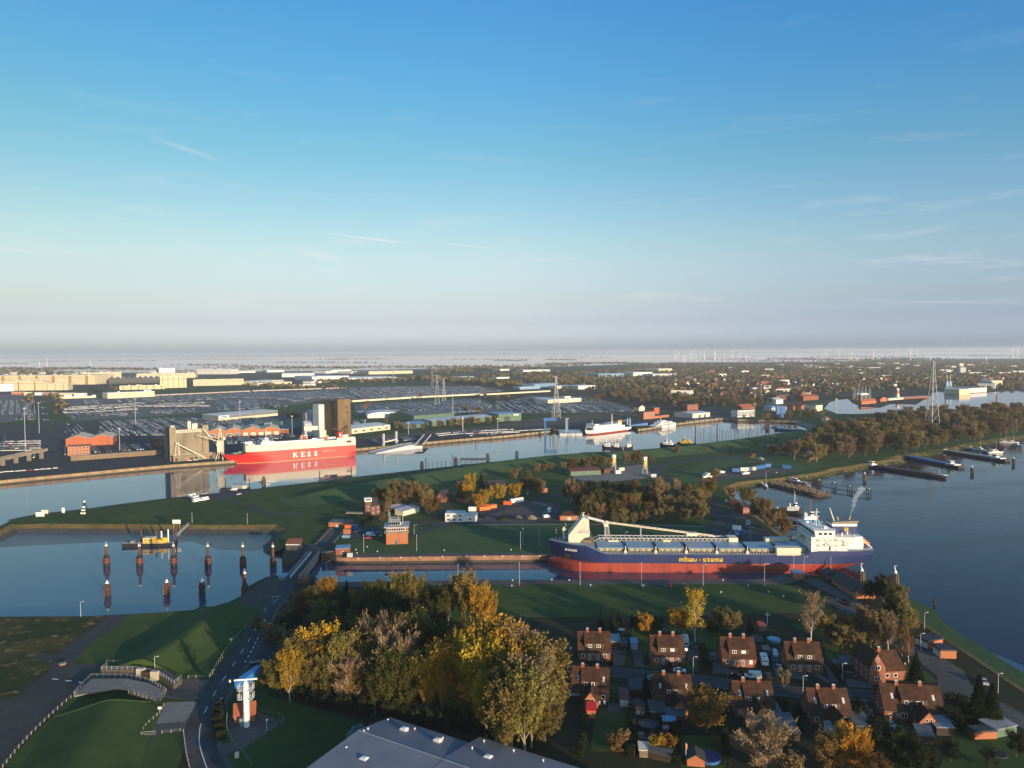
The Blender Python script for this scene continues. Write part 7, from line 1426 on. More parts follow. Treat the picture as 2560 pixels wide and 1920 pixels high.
# middle yard: sheds and silos
hl('C',(1060,1140,1320,1128),18,4,GREEN,MAROON,'gx',1.6,'long green shed with a maroon roof');hl('C',(1350,1120,1420,1112),9,4,RUST,RUST,'flat',.2,'rusty bins beside the maroon roofed shed',name='bin_store',cat='store')
for x,y,l in((1430,1098,'tall yellow cement silo on the gravel yard, left'),(1700,1120,'yellow cement silo on legs on the gravel yard, right')):
 p=at('C',x,y);t=thing('cement_silo',l,'silo',p);MB().lathe([(.4,4),(1.9,8),(1.9,15),(1.2,15.6)],14).obj('tank',M('yellow_silo',(.55,.42,.12),.6,.1)if 'yellow_silo' not in bpy.data.materials else bpy.data.materials['yellow_silo'],t);MB().lathe([(1.95,13.2),(1.95,15.1),(1.0,15.9)],14).obj('cap',WHITEP,t);m=MB();[m.tube((a*1.7,b*1.7,0),(a*1.4,b*1.4,9),.14,4)for a in(-1,1)for b in(-1,1)];m.obj('frame',LGREY,t);m=MB();m.tube((2.2,0,0),(2.2,0,16.5),.2,5);m.obj('pipe',LGREY,t)
for c,x,y,m,l in(('C',1450,1122,WHITEP,'white tank wagon on the gravel yard'),('C',1480,1098,CREAM,'cream site cabin on the gravel yard'),('C',1755,1155,LGREY,'grey lorry at the yard entrance')):container(c,x,y,x+45,y-4,m,l,3)
for c,x,y,x2,y2,m,l in(('D',522,1105,585,1105,BLUE,'blue container at the left of the boat yard row'),('D',594,1098,630,1098,WHITEP,'white container second in the boat yard row'),('D',634,1096,665,1096,CREAM,'white container third in the boat yard row'),('D',667,1094,692,1094,BLUE,'blue container fourth in the boat yard row'),('D',697,1092,726,1092,CREAM,'cream container fifth in the boat yard row'),('D',725,1085,812,1072,BLUE,'long blue container in the boat yard row'),('D',808,1065,856,1062,BLUE,'blue container at the right of the boat yard row'),('D',955,1075,1030,1078,BLUE,'dark blue tarpaulin boat shed by the jetty')):container(c,x,y,x2,y2,m,l,3.2,3)
for x,y,x2,y2,L_,l in((640,1122,700,1118,9,'white boat laid up on the boat yard grass'),(430,1112,480,1108,8,'grey boat laid up beside the meadow'),(300,1130,350,1125,9,'grey boat under a cover beside the bushes'),(310,1152,380,1150,10,'white boat laid up nearest the bushes'),(770,1000,800,1005,9,'white and orange lifeboat ashore by the road'),(1695,1038,1740,1032,12,'white cruiser moored by the barge')):small_boat('D',x,y,x2,y2,L_,l,z=LZ+.6 if x<1500 else.4)
# ------------------------------------------------------------------ boats
def barge(c,x0,y0,x1,y1,B,label,cover=DGREY,hullm=BLACK):
 p,q=at(c,x0,y0,0),at(c,x1,y1,0);d=(q-p).to_2d();L_=d.length;t=thing('barge',label,'barge',q,math.atan2(-d.y,-d.x),'river barges at the moorings');h=1.9;hb=B/2
 hull_mb([(-.5,2,L_-2,hb*.9,10,2,8,.6),(.4,.5,L_,hb,9,2.2,8,.7),(h,0,L_,hb,8,2.6,6,.8)],lambda x:h+(1.1*(1-x/9)if x<9 else 0)+(.7 if x>L_-12 else 0),30).obj('hull',[hullm,hullm,RUST],t)
 m=MB();m.box(11,-hb+1,h,L_-19,hb-1,h+1.0);m.obj('hold_coaming',RUST if cover is DGREY else cover,t);m=MB();n=int((L_-31)/6)
 for k in range(n):m.box(11.3+k*(L_-30.5)/n,-hb+.8,h+1.0,11.3+(k+.93)*(L_-30.5)/n,hb-.8,h+1.25)
 m.obj('hatch_cover',cover,t);m=MB();m.box(L_-17,-hb+1,h,L_-5,hb-1,h+1.6);m.box(L_-16,-2.2,h+1.6,L_-11.5,2.2,h+4.2);w_=m.obj('wheelhouse',WHITEP,t);MB().box(L_-16.1,-2.3,h+2.6,L_-11.4,2.3,h+3.7).obj('window',GLASS,w_)
 m=MB();m.box(.8,-2.6,h+1.0,6,2.6,h+1.35);m.tube((7,0,h),(7,0,h+6),.1,4);m.obj('foredeck',WHITEP,t);return t
barge('E',790,1050,1545,1165,10,'long dark barge with a rust red hold, nearest of the three',DGREY);barge('E',1672,1078,1150,975,9.5,'blue covered barge in the middle of the three',BLUE,BLACK);barge('E',2070,1020,1495,930,9.5,'dark barge with pale hatch covers, farthest of the three',GREYM,BLACK);barge('D',890,742,1130,752,9,'white topped vessel moored at the end of the inlet',WHITEP,NAVY)
SG='sailing boats by the wooded shore'
for i,(x,y,x2,y2,L_,ms,l)in enumerate(((1830,922,1890,930,17,20,'large white sailing boat with the tallest mast'),(1755,912,1800,915,12,0,'dark hulled cruiser left of the tall mast'),(1965,945,2070,945,18,15,'white two masted yacht nearest the open water'),(1900,940,1950,942,12,7,'dark sloop left of the two masted yacht'),(2050,855,2110,858,14,15,'sailing boat at the far pontoon, left'),(2120,858,2170,860,13,14,'sailing boat at the far pontoon, middle'),(2150,880,2212,888,14,10,'sailing boat at the far pontoon, right'),(1725,892,1760,894,8,0,'small white launch near the shore'))):
 small_boat('E',x,y,x2,y2,L_,l,0.0,WHITEP if i not in(1,3)else NAVY,CREAM,True,ms,SG,'sailing_boat' if ms else 'motor_boat')
small_boat('I',672,338,690,352,11,'white yacht with tall mast at the end of the timber raft',0.0,WHITEP,CREAM,True,13);small_boat('I',640,318,660,328,9,'dark motor boat beside the timber raft',0.0,NAVY,GREYM,True);small_boat('I',930,302,990,312,18,'long white passenger boat along the floating pier',0.0,WHITEP,WHITEP,True,B=4.5);small_boat('I',1015,322,1055,328,11,'white motor yacht behind the passenger boat',0.0,WHITEP,WHITEP)
small_boat('I',1225,190,1290,205,14,'old rowing launch at the meadow bank',0.0,WOOD,WOOD,False);small_boat('I',730,535,780,528,12,'white launch half hidden by the rusty trees',0.0);small_boat('F',1155,565,1260,560,8,'small red and white launch beside the yellow work boat',0.0,WHITEP,RED,False);small_boat('D',1660,520,1725,522,14,'white motor yacht at the inner harbour island',LZ+.2)
def tug(c,x0,y0,x1,y1,label,hullm=BLACK,mastm=WHITEP,ms=9,deckm=GREYM,wh=WHITEP):
 p,q=at(c,x0,y0,0),at(c,x1,y1,0);d=(q-p).to_2d();L_=d.length;t=thing('tug_boat',label,'tug',p,math.atan2(d.y,d.x));hb=L_*.16;h=2.2
 hull_mb([(-.5,1,L_-.5,hb*.8,L_*.4,2,L_*.25,.5),(.5,.3,L_,hb,L_*.36,2.2,L_*.2,.7),(h,0,L_,hb*1.03,L_*.34,2.4,L_*.16,.8)],lambda x:h+1.3*max(0,1-x/(L_*.45)),24).obj('hull',[hullm,hullm,deckm],t)
 m=MB();m.extr([(L_*.2,h),(L_*.2,h+3.2),(L_*.64,h+2.8),(L_*.68,h)],-hb*.66,hb*.66);sp=m.obj('deckhouse',wh,t);m=MB();m.lathe([(hb*.5,h+3),(hb*.52,h+5.6),(hb*.56,h+5.8),(hb*.3,h+6.1)],8,(L_*.34,0));b=m.obj('wheelhouse',wh,t);MB().lathe([(hb*.53,h+4.3),(hb*.53,h+5.3)],8,(L_*.34,0)).obj('window',GLASS,b)
 for k in range(4):win(sp,L_*(.27+.09*k),-hb*.66,h+1.4,.7,.7,'f',None)
 m=MB();m.tube((L_*.38,0,h+5.8),(L_*.38,0,h+5.8+ms),.16,5,.08);m.tube((L_*.38,-1.4,h+8),(L_*.38,1.4,h+8),.07,4);m.tube((L_*.3,0,h+6),(L_*.38,0,h+5.8+ms*.8),.06,3);m.obj('mast',mastm,t)
 m=MB();[m.lathe([(.5,h+2.8),(.5,h+5.4)],8,(L_*.56,s*hb*.4))for s in(-1,1)];m.obj('funnel',wh,t);m=MB();m.cbox(L_*.8,0,h,2,2,1.2);m.cbox(L_*.1,0,h+1,1.4,1.6,1);m.obj('winch',RUST,t);m=MB();m.path([(L_*.02,0,h+1),(L_*.12,-hb*.75,h+.9),(L_*.35,-hb*1.04,h+.1),(L_*.9,-hb*.98,h-.3)],.28,5);m.obj('fender',TYRE,t);return t
tug('I',1000,575,790,555,'white salvage tug with a tall white mast, farther of the two');tug('I',1145,650,915,655,'white tug with an orange mast, nearer the bulk carrier',BLACK,ORANGE,9)
for o in(('C',1330,900,1440,905,'black harbour tug at the dike, left of three'),('C',1415,905,1510,908,'black harbour tug at the dike, middle of three'),('C',1600,905,1520,905,'black harbour tug at the dike with a pointed mast, right of three')):tug(*o)
tug('C',1830,880,2000,890,'dark dredging vessel with a white wheelhouse and red lip');tug('D',40,872,240,882,'long dark work barge with yellow gear behind the dredger',BLACK,YEL,7,DGREY,YEL)
def ferry(c,x0,y0,x1,y1,label,kind):
 p,q=at(c,x0,y0,0),at(c,x1,y1,0);d=(q-p).to_2d();L_=d.length;t=thing('ferry',label,'ship',p,math.atan2(d.y,d.x));hb=8.5 if kind==0 else 6.5
 if kind==0:
  hull_mb([(-.5,2,L_-2,hb*.9,16,1.8,8,.7),(1.8,.5,L_,hb,18,2.1,4,.85),(5,-1.5,L_,hb,18,2.4,2,.95)],lambda x:5.6+1.2*max(0,1-x/14),30).obj('hull',[REDB,WHITEP,LGREY],t)
  m=MB();m.box(8,-hb+.3,5.4,L_-16,hb-.3,9.2);m.box(9,-hb+1.2,9.2,L_-22,hb-1.2,12);m.box(10,-hb,12,19,hb,14.6);sp=m.obj('superstructure',WHITEP,t);MB().box(7.9,-5,6,8.05,5,9).obj('bow_door',DGREY,sp)
  for k in range(16):win(sp,14+k*(L_-34)/16,-hb+.3,6.8,1.5,.9,'f',None)
  for k in range(14):win(sp,14+k*(L_-40)/14,-hb+1.2,10,1.6,1.1,'f',None)
  for k in range(6):win(sp,10,-6.5+k*2.6,12.9,1.8,1,'l',None)
  m=MB();m.tube((L_*.62,0,12),(L_*.62,0,27),.7,6,.3);m.tube((14,0,14.6),(14,0,20),.25,5);m.obj('mast',WHITEP,t);m=MB();m.box(L_*.74,-2.4,9.2,L_*.83,2.4,15);f=m.obj('funnel',M('funnel_yellow',(.66,.50,.22),.5,.1),t);MB().box(L_*.735,-2.5,15,L_*.835,2.5,16.6).obj('funnel_top',TERRA,f)
  m=MB();[m.tube((x,-hb+.4,10.6),(x+5,-hb+.4,10.6),.8,6)for x in(L_*.3,L_*.48)];m.obj('lifeboat',WHITEP,t)
 else:
  m=MB();m.extr([(0,1.2),(3,.2),(L_,.2),(L_,6.6),(L_*.3,6.2),(L_*.14,4.2),(0,3.6)],-hb,hb);m.obj('hull',WHITEP,t);m=MB();m.extr([(L_*.3,6.2),(L_*.38,9.4),(L_*.86,9.2),(L_*.9,6.6)],-hb+.8,hb-.8);m.extr([(L_*.42,9.4),(L_*.46,11.4),(L_*.62,11.2),(L_*.66,9.3)],-hb+2.4,hb-2.4);sp=m.obj('superstructure',WHITEP,t)
  MB().box(L_*.28,-hb-.05,4.6,L_*.92,-hb+.02,5.6).obj('window',GLASS,t);MB().box(L_*.42,-hb+.74,7.4,L_*.86,-hb+.82,8.4).obj('window',GLASS,sp);m=MB();m.prism([(L_*.66,.6),(L_*.70,.6),(L_*.73,3.4),(L_*.70,3.6),(L_*.74,6.5),(L_*.71,6.5),(L_*.665,3.2),(L_*.695,3)],0,.1);o=m.obj('emblem',RED,t,(0,-hb-.01,0));o.rotation_euler=(math.pi/2,0,0)
  m=MB();m.tube((L_*.5,0,11.3),(L_*.5,0,15),.3,5);m.box(L_*.5-.3,-1.6,13,L_*.5+.3,1.6,13.3);m.obj('mast',WHITEP,t)
ferry('C',1190,785,1548,742,'white car ferry with red waterline and tall funnel mast',0);ferry('C',1735,735,1938,712,'white catamaran ferry with a red zigzag stripe',1)
def ramp():
 a,b=at('B',1380,935,.8),at('B',1715,895,.8);d=(b-a).to_2d();t=thing('loading_pontoon','pale grey wedge shaped ro-ro pontoon at the quay','pontoon',(a.x,a.y,0),math.atan2(d.y,d.x));L_=d.length;MB().extr([(-8,-.4),(-12,.4),(L_*.6,5.2),(L_,5.6),(L_,-.4)],0,16).obj('pontoon',LGREY,t);m=MB();[m.extr([(-11,.5),(-11,1.3),(L_*.6,6.2),(L_,6.6),(L_,5.6),(L_*.6,5.2)],y,y+.5)for y in(0,15.5)];m.obj('side_rail',CONC,t)
 c_,e=at('B',1690,870,5),at('B',1760,790,7);v=(e-c_);n=Vector((v.y,-v.x)).normalized()*4;m=MB();q=[c_.to_2d()-a.to_2d()]
 t2=thing('ramp_bridge','pale grey ramp bridge from the quay to the pontoon','ramp',(c_.x,c_.y,0),math.atan2(v.y,v.x));Lr=v.to_2d().length;MB().extr([(-6,4.6),(-6,5.4),(Lr,7.6),(Lr,6.6)],-4.5,4.5).obj('deck',DGREY,t2);m=MB();[m.extr([(-6,5.2),(-6,7.0),(Lr,9.0),(Lr,7.4)],y-.3,y+.3)for y in(-4.6,4.6)];m.obj('girder',LGREY,t2)
 g0,g1=at('B',1380,905,.5),at('B',1490,880,.5);t3=thing('ramp_gantry','pale steel gantry frame beside the pontoon','gantry',(g0.x,g0.y,0),math.atan2(g1.y-g0.y,g1.x-g0.x));W=(g1-g0).length;m=MB();m.box(-1,-1,-1,1,1,19);m.box(W-1,-1,-1,W+1,1,19);m.obj('post',LGREY,t3);MB().box(-1,-.7,8,W+1,.7,9.4).obj('beam',CREAM,t3)
ramp()
def linkspan():
 p=at('C',840,790,0);t=thing('linkspan','blue ferry linkspan with two gantry towers at the quay recess','linkspan',p);
 for x in(0,30):m=MB();m.box(x-1.2,-1.2,-1,x+1.2,1.2,24);m.obj('tower',BLUEL if x else BLUE,t)
 MB().box(-2,-2,21,16,2,25).obj('gantry',BLUE,t);MB().extrx([(-6,2.2),(-6,3.4),(26,5.2),(26,4)],20,52).obj('deck',LGREY,t);MB().box(20,-8,0,52,-5.5,3).obj('apron',LGREY,t)
 p=at('C',1560,728,0);t=thing('linkspan','bright blue sheltered linkspan beyond the white ferry','linkspan',p,.25);MB().extr([(0,2),(0,5),(30,8),(30,4)],-5,5).obj('deck',BLUE,t);m=MB();m.box(-1,-6,-1,1,-4,17);m.box(-1,4,-1,1,6,17);m.box(-1,-6,15,1,6,17);m.obj('tower',BLUEL,t)
linkspan()
# dolphins, piles, jetties
def red_dolphin():
 t=thing('mooring_dolphin','x','mooring dolphin',(0,0,0),0,'red banded mooring dolphins in the left basin');MB().lathe([(1.75,-.5),(1.75,4.4),(1.5,5.0),(.85,6.0)],18).obj('fender',BLACK,t)
 for z in(1.9,2.9,3.9):MB().lathe([(1.76,z-.14),(1.86,z-.1),(1.86,z+.1),(1.76,z+.14)],18).obj('ring',M('ring_red',(.48,.09,.045),.6,.1)if 'ring_red' not in bpy.data.materials else bpy.data.materials['ring_red'],t)
 MB().lathe([(.72,5.6),(.72,11)],12).obj('pile',RUST,t);MB().lathe([(.8,11),(.8,11.4),(.3,12)],12).obj('cap',WHITEP,t);m=MB();[m.tube((a*.4,b*.4,12),(a*.15,b*.15,13.4),.05,4)for a in(-1,1)for b in(-1,1)];m.obj('light_frame',LGREY,t);return t
rd=red_dolphin();ords=('first','second','third','fourth','fifth','sixth')
for i,(c,x,y)in enumerate((('F',922,738),('F',1207,738),('F',1502,738),('F',1798,742),('F',2100,745),('G',287,885))):
 p=at(c,x,y,0);l=f'red banded steel dolphin, {ords[i]} from the left in the far row'
 if i==0:rd.location=p;rd['label']=l
 else:dup(rd,p,i*.7,l)
p=at('F',2118,1000,0);dup(rd,p,.4,'red banded steel dolphin with a domed white cap tight against the near bank')
def timber_dolphin(n=11,h=6.2,r=1.35):
 t=thing('timber_dolphin','x','mooring dolphin',(0,0,0),0,'timber pile clusters in the basins');rg=random.Random(n)
 for k in range(n):a=k*2.4;q=r*math.sqrt((k+.4)/n);pm=MB();pm.tube((math.cos(a)*q*1.2,math.sin(a)*q*1.2,-.5),(math.cos(a)*q,math.sin(a)*q,h-rg.random()*1.2),.32,7);pm.obj('pile',(WOOD,RUST,WOODD)[k%3],t)
 MB().lathe([(r+.38,h*.55),(r+.42,h*.6),(r+.38,h*.66)],12).obj('band',RUST,t);return t
td=timber_dolphin();first=True
for c,x,y,l in(('F',928,1000,'timber pile cluster with a white cone cap, left of the near row'),('F',1443,990,'dark timber pile cluster, middle of the near row'),('F',1750,985,'dark timber pile cluster, right of the near row'),('I',1790,1180,'timber pile cluster with a white bird like light in the river'),('I',1500,1160,'timber pile cluster with a white light behind the lock house'),('E',835,1178,'short timber cluster in front of the nearest barge'),('E',1762,1120,'dark framed cluster right of the blue barge'),('E',2122,1040,'dark framed cluster at the right beyond the far barge')):
 p=at(c,x,y,0)
 if first:td.location=p;td['label']=l;first=False;r_=td
 else:r_=dup(td,p,RND.random()*6,l)
 if 'cone' in l:MB().lathe([(.9,6.2),(.1,7.8)],10).obj('cap',WHITEP,r_)
 if 'light' in l:m=MB();m.lathe([(.9,5.6),(.7,6.6),(.3,7)],8);m.tube((0,0,6.6),(.5,0,9.4),.35,5,.15);m.tube((.5,0,9.4),(-.7,0,9.7),.14,4);m.obj('light',WHITEP,r_)
for i,(c,x,y,h)in enumerate((('B',345,1232,9.5),('B',1710,1078,8.5),('B',2003,1040,8.5),('C',343,1005,8.5),('C',595,982,8.5))):
 p=at(c,x,y,0);t=thing('guide_dolphin',f'dark pointed guide dolphin off the dike, {ords[i]} from the left','mooring dolphin',p,0,'pointed dolphins along the dike');m=MB()
 for a in range(8):b=a*.785;m.tube((1.5*math.cos(b),1.5*math.sin(b),-1),(1.5*math.cos(b),1.5*math.sin(b),h*.72),.3,4);m.tube((1.5*math.cos(b),1.5*math.sin(b),h*.72),(.3*math.cos(b),.3*math.sin(b),h),.25,4)
 m.obj('pile_ring',WOODD,t);m=MB();[m.lathe([(1.62,z),(1.7,z+.3),(1.62,z+.6)],10)for z in(1,3,5)];m.obj('band',BLACK,t);MB().lathe([(.5,h),(.3,h+1)],6).obj('light',LGREY,t)
PILE=MB().tube((0,0,-1),(0,0,1),.26,6).mesh('mooring_pile',WOODD)
def pile(c,x,y,h,label,group='mooring piles in the inlet',r=1):p=at(c,x,y,0);o=tag(obj('mooring_pile',PILE,None,(p.x,p.y,0)),label,'mooring pile',group);o.scale=(r,r,h);return o
rp=random.Random(8)
for k in range(46):x=195+k*15.5+rp.uniform(-5,5);y=845-(x-200)*.06+rp.uniform(-45,22);pile('D',x,y,rp.uniform(8,15),'thin dark mooring pile in the marina at the inlet end','marina piles in the inlet',rp.choice((.7,.9,1.1)))
for c,x,y,h,l in(('D',203,865,24,'tall thick dark pile at the left of the marina'),('D',390,825,22,'tall thick dark pile in the middle of the marina'),('D',563,690,16,'dark pile at the pumping station, left'),('D',675,685,14,'dark pile at the pumping station, right'),('D',770,690,14,'dark pile in front of the inner lock')):pile(c,x,y,h,l,'thick piles in the inlet',2.2)
for x,y,h in((1740,1075,11),(1750,1075,11),(1770,1073,6),(1805,1070,6),(1842,1064,6),(1878,1060,6),(1915,1056,6),(1970,1050,11),(1983,1049,11)):pile('B',x,y,h,'thin pile in the row along the dike','piles along the dike')
for c,x,y,h in(('C',800,800,8),('C',882,830,10),('C',907,830,10),('C',1036,808,9),('C',1105,800,7),('C',240,870,7)):pile(c,x,y,h,'dark pile in front of the ferry quay','piles at the ferry quay',1.6)
pile('O',1462,40,3,'lone short pile in the open river','lone piles',2);pile('B',827,1180,9,'white topped post at the left end of the dark pontoon','lone piles',1.6);pile('B',1100,1142,9,'white topped post at the right end of the dark pontoon','lone piles',1.6)
def jetty(c,x0,y0,x1,y1,w,z,label,deck=WOOD,step=5,name='jetty',legs=True,rails=False,group=None):
 p,q=at(c,x0,y0,z),at(c,x1,y1,z);d=(q-p).to_2d();L_=d.length;t=thing(name,label,name.replace('_',' '),(p.x,p.y,0),math.atan2(d.y,d.x),group);n=max(2,min(120,int(L_/1.6)))
 for k in range(n):MB().box(k*L_/n,-w/2,z-.3,(k+.93)*L_/n,w/2,z).obj('plank',deck,t)if L_<70 else None
 if L_>=70:MB().box(0,-w/2,z-.3,L_,w/2,z).obj('deck',deck,t)
 if legs:
  for k in range(int(L_/step)+1):
   for y in(-w/2+.3,w/2-.3):MB().tube((k*step,y,-1),(k*step,y,z+.9),.22,5).obj('post',WOODD,t)
 if rails:m=MB();rail(m,[(0,-w/2,z),(L_,-w/2,z)],1,.05);rail(m,[(0,w/2,z),(L_,w/2,z)],1,.05);m.obj('railing',LGREY,t)
 return t
jetty('D',930,1140,1285,1095,7,2.6,'pale timber jetty with close piles at the meadow bank',WOOD,3);jetty('D',860,1155,1710,1300,2.4,2.2,'long dark floating pier with framed dolphins',WOODD,16);jetty('D',1300,1072,1430,1102,3,.8,'short landing stage below the brown shelter',WOOD,5);jetty('B',2040,995,2300,995,18,3.6,'wide concrete jetty platform on piles off the dike',CONC,6)
jetty('B',830,1165,1105,1133,4,.8,'long dark pontoon against the dike',DGREY,14);jetty('D',660,1022,855,1032,2,LZ+1,'row of dark posts beside the boat yard',WOODD,3);jetty('D',640,815,740,830,3,.7,'floating marina pontoon at the inlet end',LGREY,10);jetty('D',790,795,900,812,3,.7,'second floating marina pontoon at the inlet end',LGREY,10);jetty('I',890,765,980,765,3,1.5,'pale landing stage behind the bulk carrier stern',CONC,5);jetty('I',730,662,1010,668,3,1.6,'landing stage below the two white tugs',WOOD,6)
for i,(x,y)in enumerate(((900,1150),(1160,1190),(1270,1215),(1400,1240),(1535,1270),(1700,1295))):p=at('D',x,y,0);t=thing('pier_frame',f'square white capped frame on the long pier, {ords[i]} from the land','pier frame',p,.3,'frames on the long pier');m=MB();[m.tube((a*1.2,b*1.2,-1),(a*1.2,b*1.2,4.2),.3,5)for a in(-1,1)for b in(-1,1)];m.box(-1.6,-1.6,3.8,1.6,1.6,4.1);m.obj('frame',WOODD,t);MB().box(-.6,-.6,4.1,.6,.6,4.6).obj('cap',LGREY,t)
def raft():
 p,q=at('D',800,1190,.3),at('D',1340,1318,.3);d=(q-p).to_2d();L_=d.length;t=thing('timber_jetty','broad timber raft crowded with rows of stub piles','jetty',(p.x,p.y,0),math.atan2(d.y,d.x));rg=random.Random(3)
 pm=MB().tube((0,0,-.3),(0,0,1),.5,5).mesh('post',WOOD)
 for r in range(6):
  for k in range(34):o=obj('post',pm,t,(2+k*(L_-4)/33,-7.4+r*2.6,.2));o.scale=(1,1,rg.uniform(2.0,3.6))
 m=MB();[m.box(0,-7.7+r*2.6,1.4,L_,-7.4+r*2.6,1.7)for r in range(6)];m.obj('beam',WOOD,t)
raft()
def work_boat():
 p,q=at('F',1080,570,0),at('F',1510,560,0);L_=(q-p).length;t=thing('work_pontoon','yellow cabined work boat on a black pontoon in the left basin','work boat',p,math.atan2(q.y-p.y,q.x-p.x));MB().extr([(0,-.5),(-.6,1.9),(L_+.4,1.5),(L_,-.5)],-3,4).obj('hull',BLACK,t)
 m=MB();m.box(L_*.39,-2.2,1.5,L_*.6,2.4,4.9);c_=m.obj('cabin',YEL,t);m=MB();m.lathe([(1.7,1.5),(1.7,4.6)],14,(L_*.79,.5));m.box(L_*.62,-2,1.5,L_*.8,2.2,3.6);m.obj('tank_house',YEL,t);MB().box(L_*.385,-2.4,4.9,L_*.605,2.6,5.1).obj('roof',CREAM,c_)
 for f in(.44,.52):win(c_,L_*f,-2.2,3.2,1.3,1.1)
 win(c_,L_*.67,-2.0,1.8,1.6,1.2,'f',None,GLASSB)
 m=MB();m.tube((L_*.725,1,3.6),(L_*.725,1,8.6),.45,8);m.tube((L_*.86,1,1.5),(L_*.86,1,9.6),.4,8);m.obj('exhaust',WHITEP,t);[MB().tube((L_*f,4.4,-1),(L_*f,4.4,h),.5,8).obj('spud_pile',RUST,t)for f,h in((.27,10),(.57,8.5),(.975,10.5))];m=MB();rail(m,[(0,-3,1.8),(L_,-3,1.5)],1,.05);m.obj('railing',LGREY,t);m=MB();m.cbox(L_*.16,0,1.7,2,2,1.6);m.cbox(L_*.55,-2.6,1.5,1,.7,1);m.obj('deck_gear',GREYM,t)
 a,b=at('F',1520,490,2.2),at('F',1630,383,LZ+.2);t2=thing('gangway','grey gangway from the work boat up to the bank','gangway',a);v=b-a;m=MB();m.tube((0,-.9,0),(v.x,v.y-.9,v.z),.16,4);m.tube((0,.9,0),(v.x,v.y+.9,v.z),.16,4);m.tube((0,-.9,1.2),(v.x,v.y-.9,v.z+1.2),.1,4);m.tube((0,.9,1.2),(v.x,v.y+.9,v.z+1.2),.1,4);[m.tube((v.x*k/14,v.y*k/14-.9,v.z*k/14),(v.x*k/14,v.y*k/14+.9,v.z*k/14),.12,3)for k in range(15)];m.obj('walkway',LGREY,t2)
 p=at('F',1527,470,1);t3=thing('sign_board','white blue banded sign on posts above the work boat','sign',p);MB().box(-2.6,0,7,2.6,.2,9.6).obj('board',WHITEP,t3);MB().box(-2.2,-.05,7.3,2.2,0,8.1).obj('stripe',LGREY,t3);m=MB();[m.tube((x,.2,-1),(x,.2,7.2),.14,4)for x in(-2,2)];m.obj('post',GREYM,t3)
work_boat()
p=at('F',732,290);t=thing('beacon','black and white banded lattice beacon on the peninsula','beacon',p);m=MB();[m.tube((a*2,b*2,0),(a*.4,b*.4,8),.22,4)for a in(-1,1)for b in(-1,1)];[m.box(-2+z*.2,-2+z*.2,z,2-z*.2,-1.8+z*.2,z+.5)for z in(1,3,5)];m.obj('frame',BLACK,t);[MB().box(-1.9+z*.19,-2.1+z*.2,z,1.9-z*.19,-1.95+z*.2,z+1.1).obj('board',WHITEP,t)for z in(.1,2.2,4.4)];MB().lathe([(.6,8),(.8,8.6),(.3,9.6)],8).obj('light',WHITEP,t)
for c,x,y,w_,h,l in(('F',346,325,6,3,'large blank white sign board at the peninsula tip'),('F',386,300,5,2.6,'tan back of a sign board at the peninsula tip'),('F',547,292,2,3.6,'narrow white sign on the peninsula')):p=at(c,x,y);t=thing('harbour_sign',l,'sign',p);MB().box(-w_/2,0,.8,w_/2,.2,.8+h).obj('board',WHITEP if 'white' in l else CREAM,t);m=MB();[m.tube((s*w_*.35,.3,0),(s*w_*.35,.3,h),.12,4)for s in(-1,1)];m.obj('post',GREYM,t)
def pontoon_hut():
 p=at('F',2010,80,.6);t=thing('pontoon_hut','grey hut on a floating pontoon below the slipway','pontoon',p);MB().box(-10,-4,-.6,14,4,.8).obj('pontoon',DGREY,t);MB().box(0,-2.4,.8,9,3,4.4).obj('hut',GREYM,t);m=MB();[m.tube((x,4.6,-1),(x,4.6,9),.35,6)for x in(-8,13)];m.tube((-4,4.6,9),(-1,4.6,9),.2,4);m.obj('pile',BLACK,t);MB().box(9.2,-2,.8,12,2,3.4).obj('cabin',CREAM,t)
pontoon_hut()
# road viaduct at the left and cars
def viaduct():
 a,b=at('A',-60,1065,LZ),at('A',390,985,LZ);d=(b-a).to_2d();L_=d.length;t=thing('viaduct','curving concrete ramp viaduct on piers at the left edge','viaduct',a,math.atan2(d.y,d.x));MB().extr([(-20,4.2),(-20,6.4),(L_,10.2),(L_,8.2)],-4,4).obj('deck',OLDCON,t);m=MB();[m.extr([(-20,6.4),(-20,7.4),(L_,11.2),(L_,10.2)],y-.2,y+.2)for y in(-3.8,3.8)];m.obj('parapet',CONC,t)
 for k in range(4):MB().box(L_*(.15+.25*k),-1.5,0,L_*(.15+.25*k)+3,1.5,7.2+k*.8).obj('pier',CONC,t)
viaduct()
# ------------------------------------------------------------------ factory, business park, town
FACT=M('factory_cream',(.59,.52,.34),.7,.1,.02,stretch=(1,1,3));FBR=M('factory_brown',(.34,.20,.09),.8,.15)
def fac(c,x0,y0,x1,y1,hpx,d,wm,rm,label,ribs=0,wins=(),roof='flat',rh=.8,n=1,g='factory halls',name='factory_hall',cat='factory'):
 """far hall: height given in survey pixels"""
 p=at(c,x0,y0);h=hpx/CROP[c][2]*p.y/FPX
 t=block(name,label,cat,c,(x0,y0,x1,y1),d,h,wm,rm,roof,rh,.3,n,wins,g);W=t['W']
 for k in range(ribs):u=W*(k+.5)/ribs;MB().box(u-W*.012,-.5,0,u+W*.012,0,h*.96).obj('panel',FBR,t)
 if name=='factory_hall' and W>60:
  MB().box(0,-.35,h*.72,W,-.02,h*.76).obj('band',FBR,t);rg=random.Random(int(x0))
  for k in range(int(W/26)):MB().cbox(rg.uniform(4,W-4),rg.uniform(4,d-4),h+.8,rg.uniform(3,9),5,rg.uniform(1.5,4)).obj('roof_unit',rm,t)
 return t
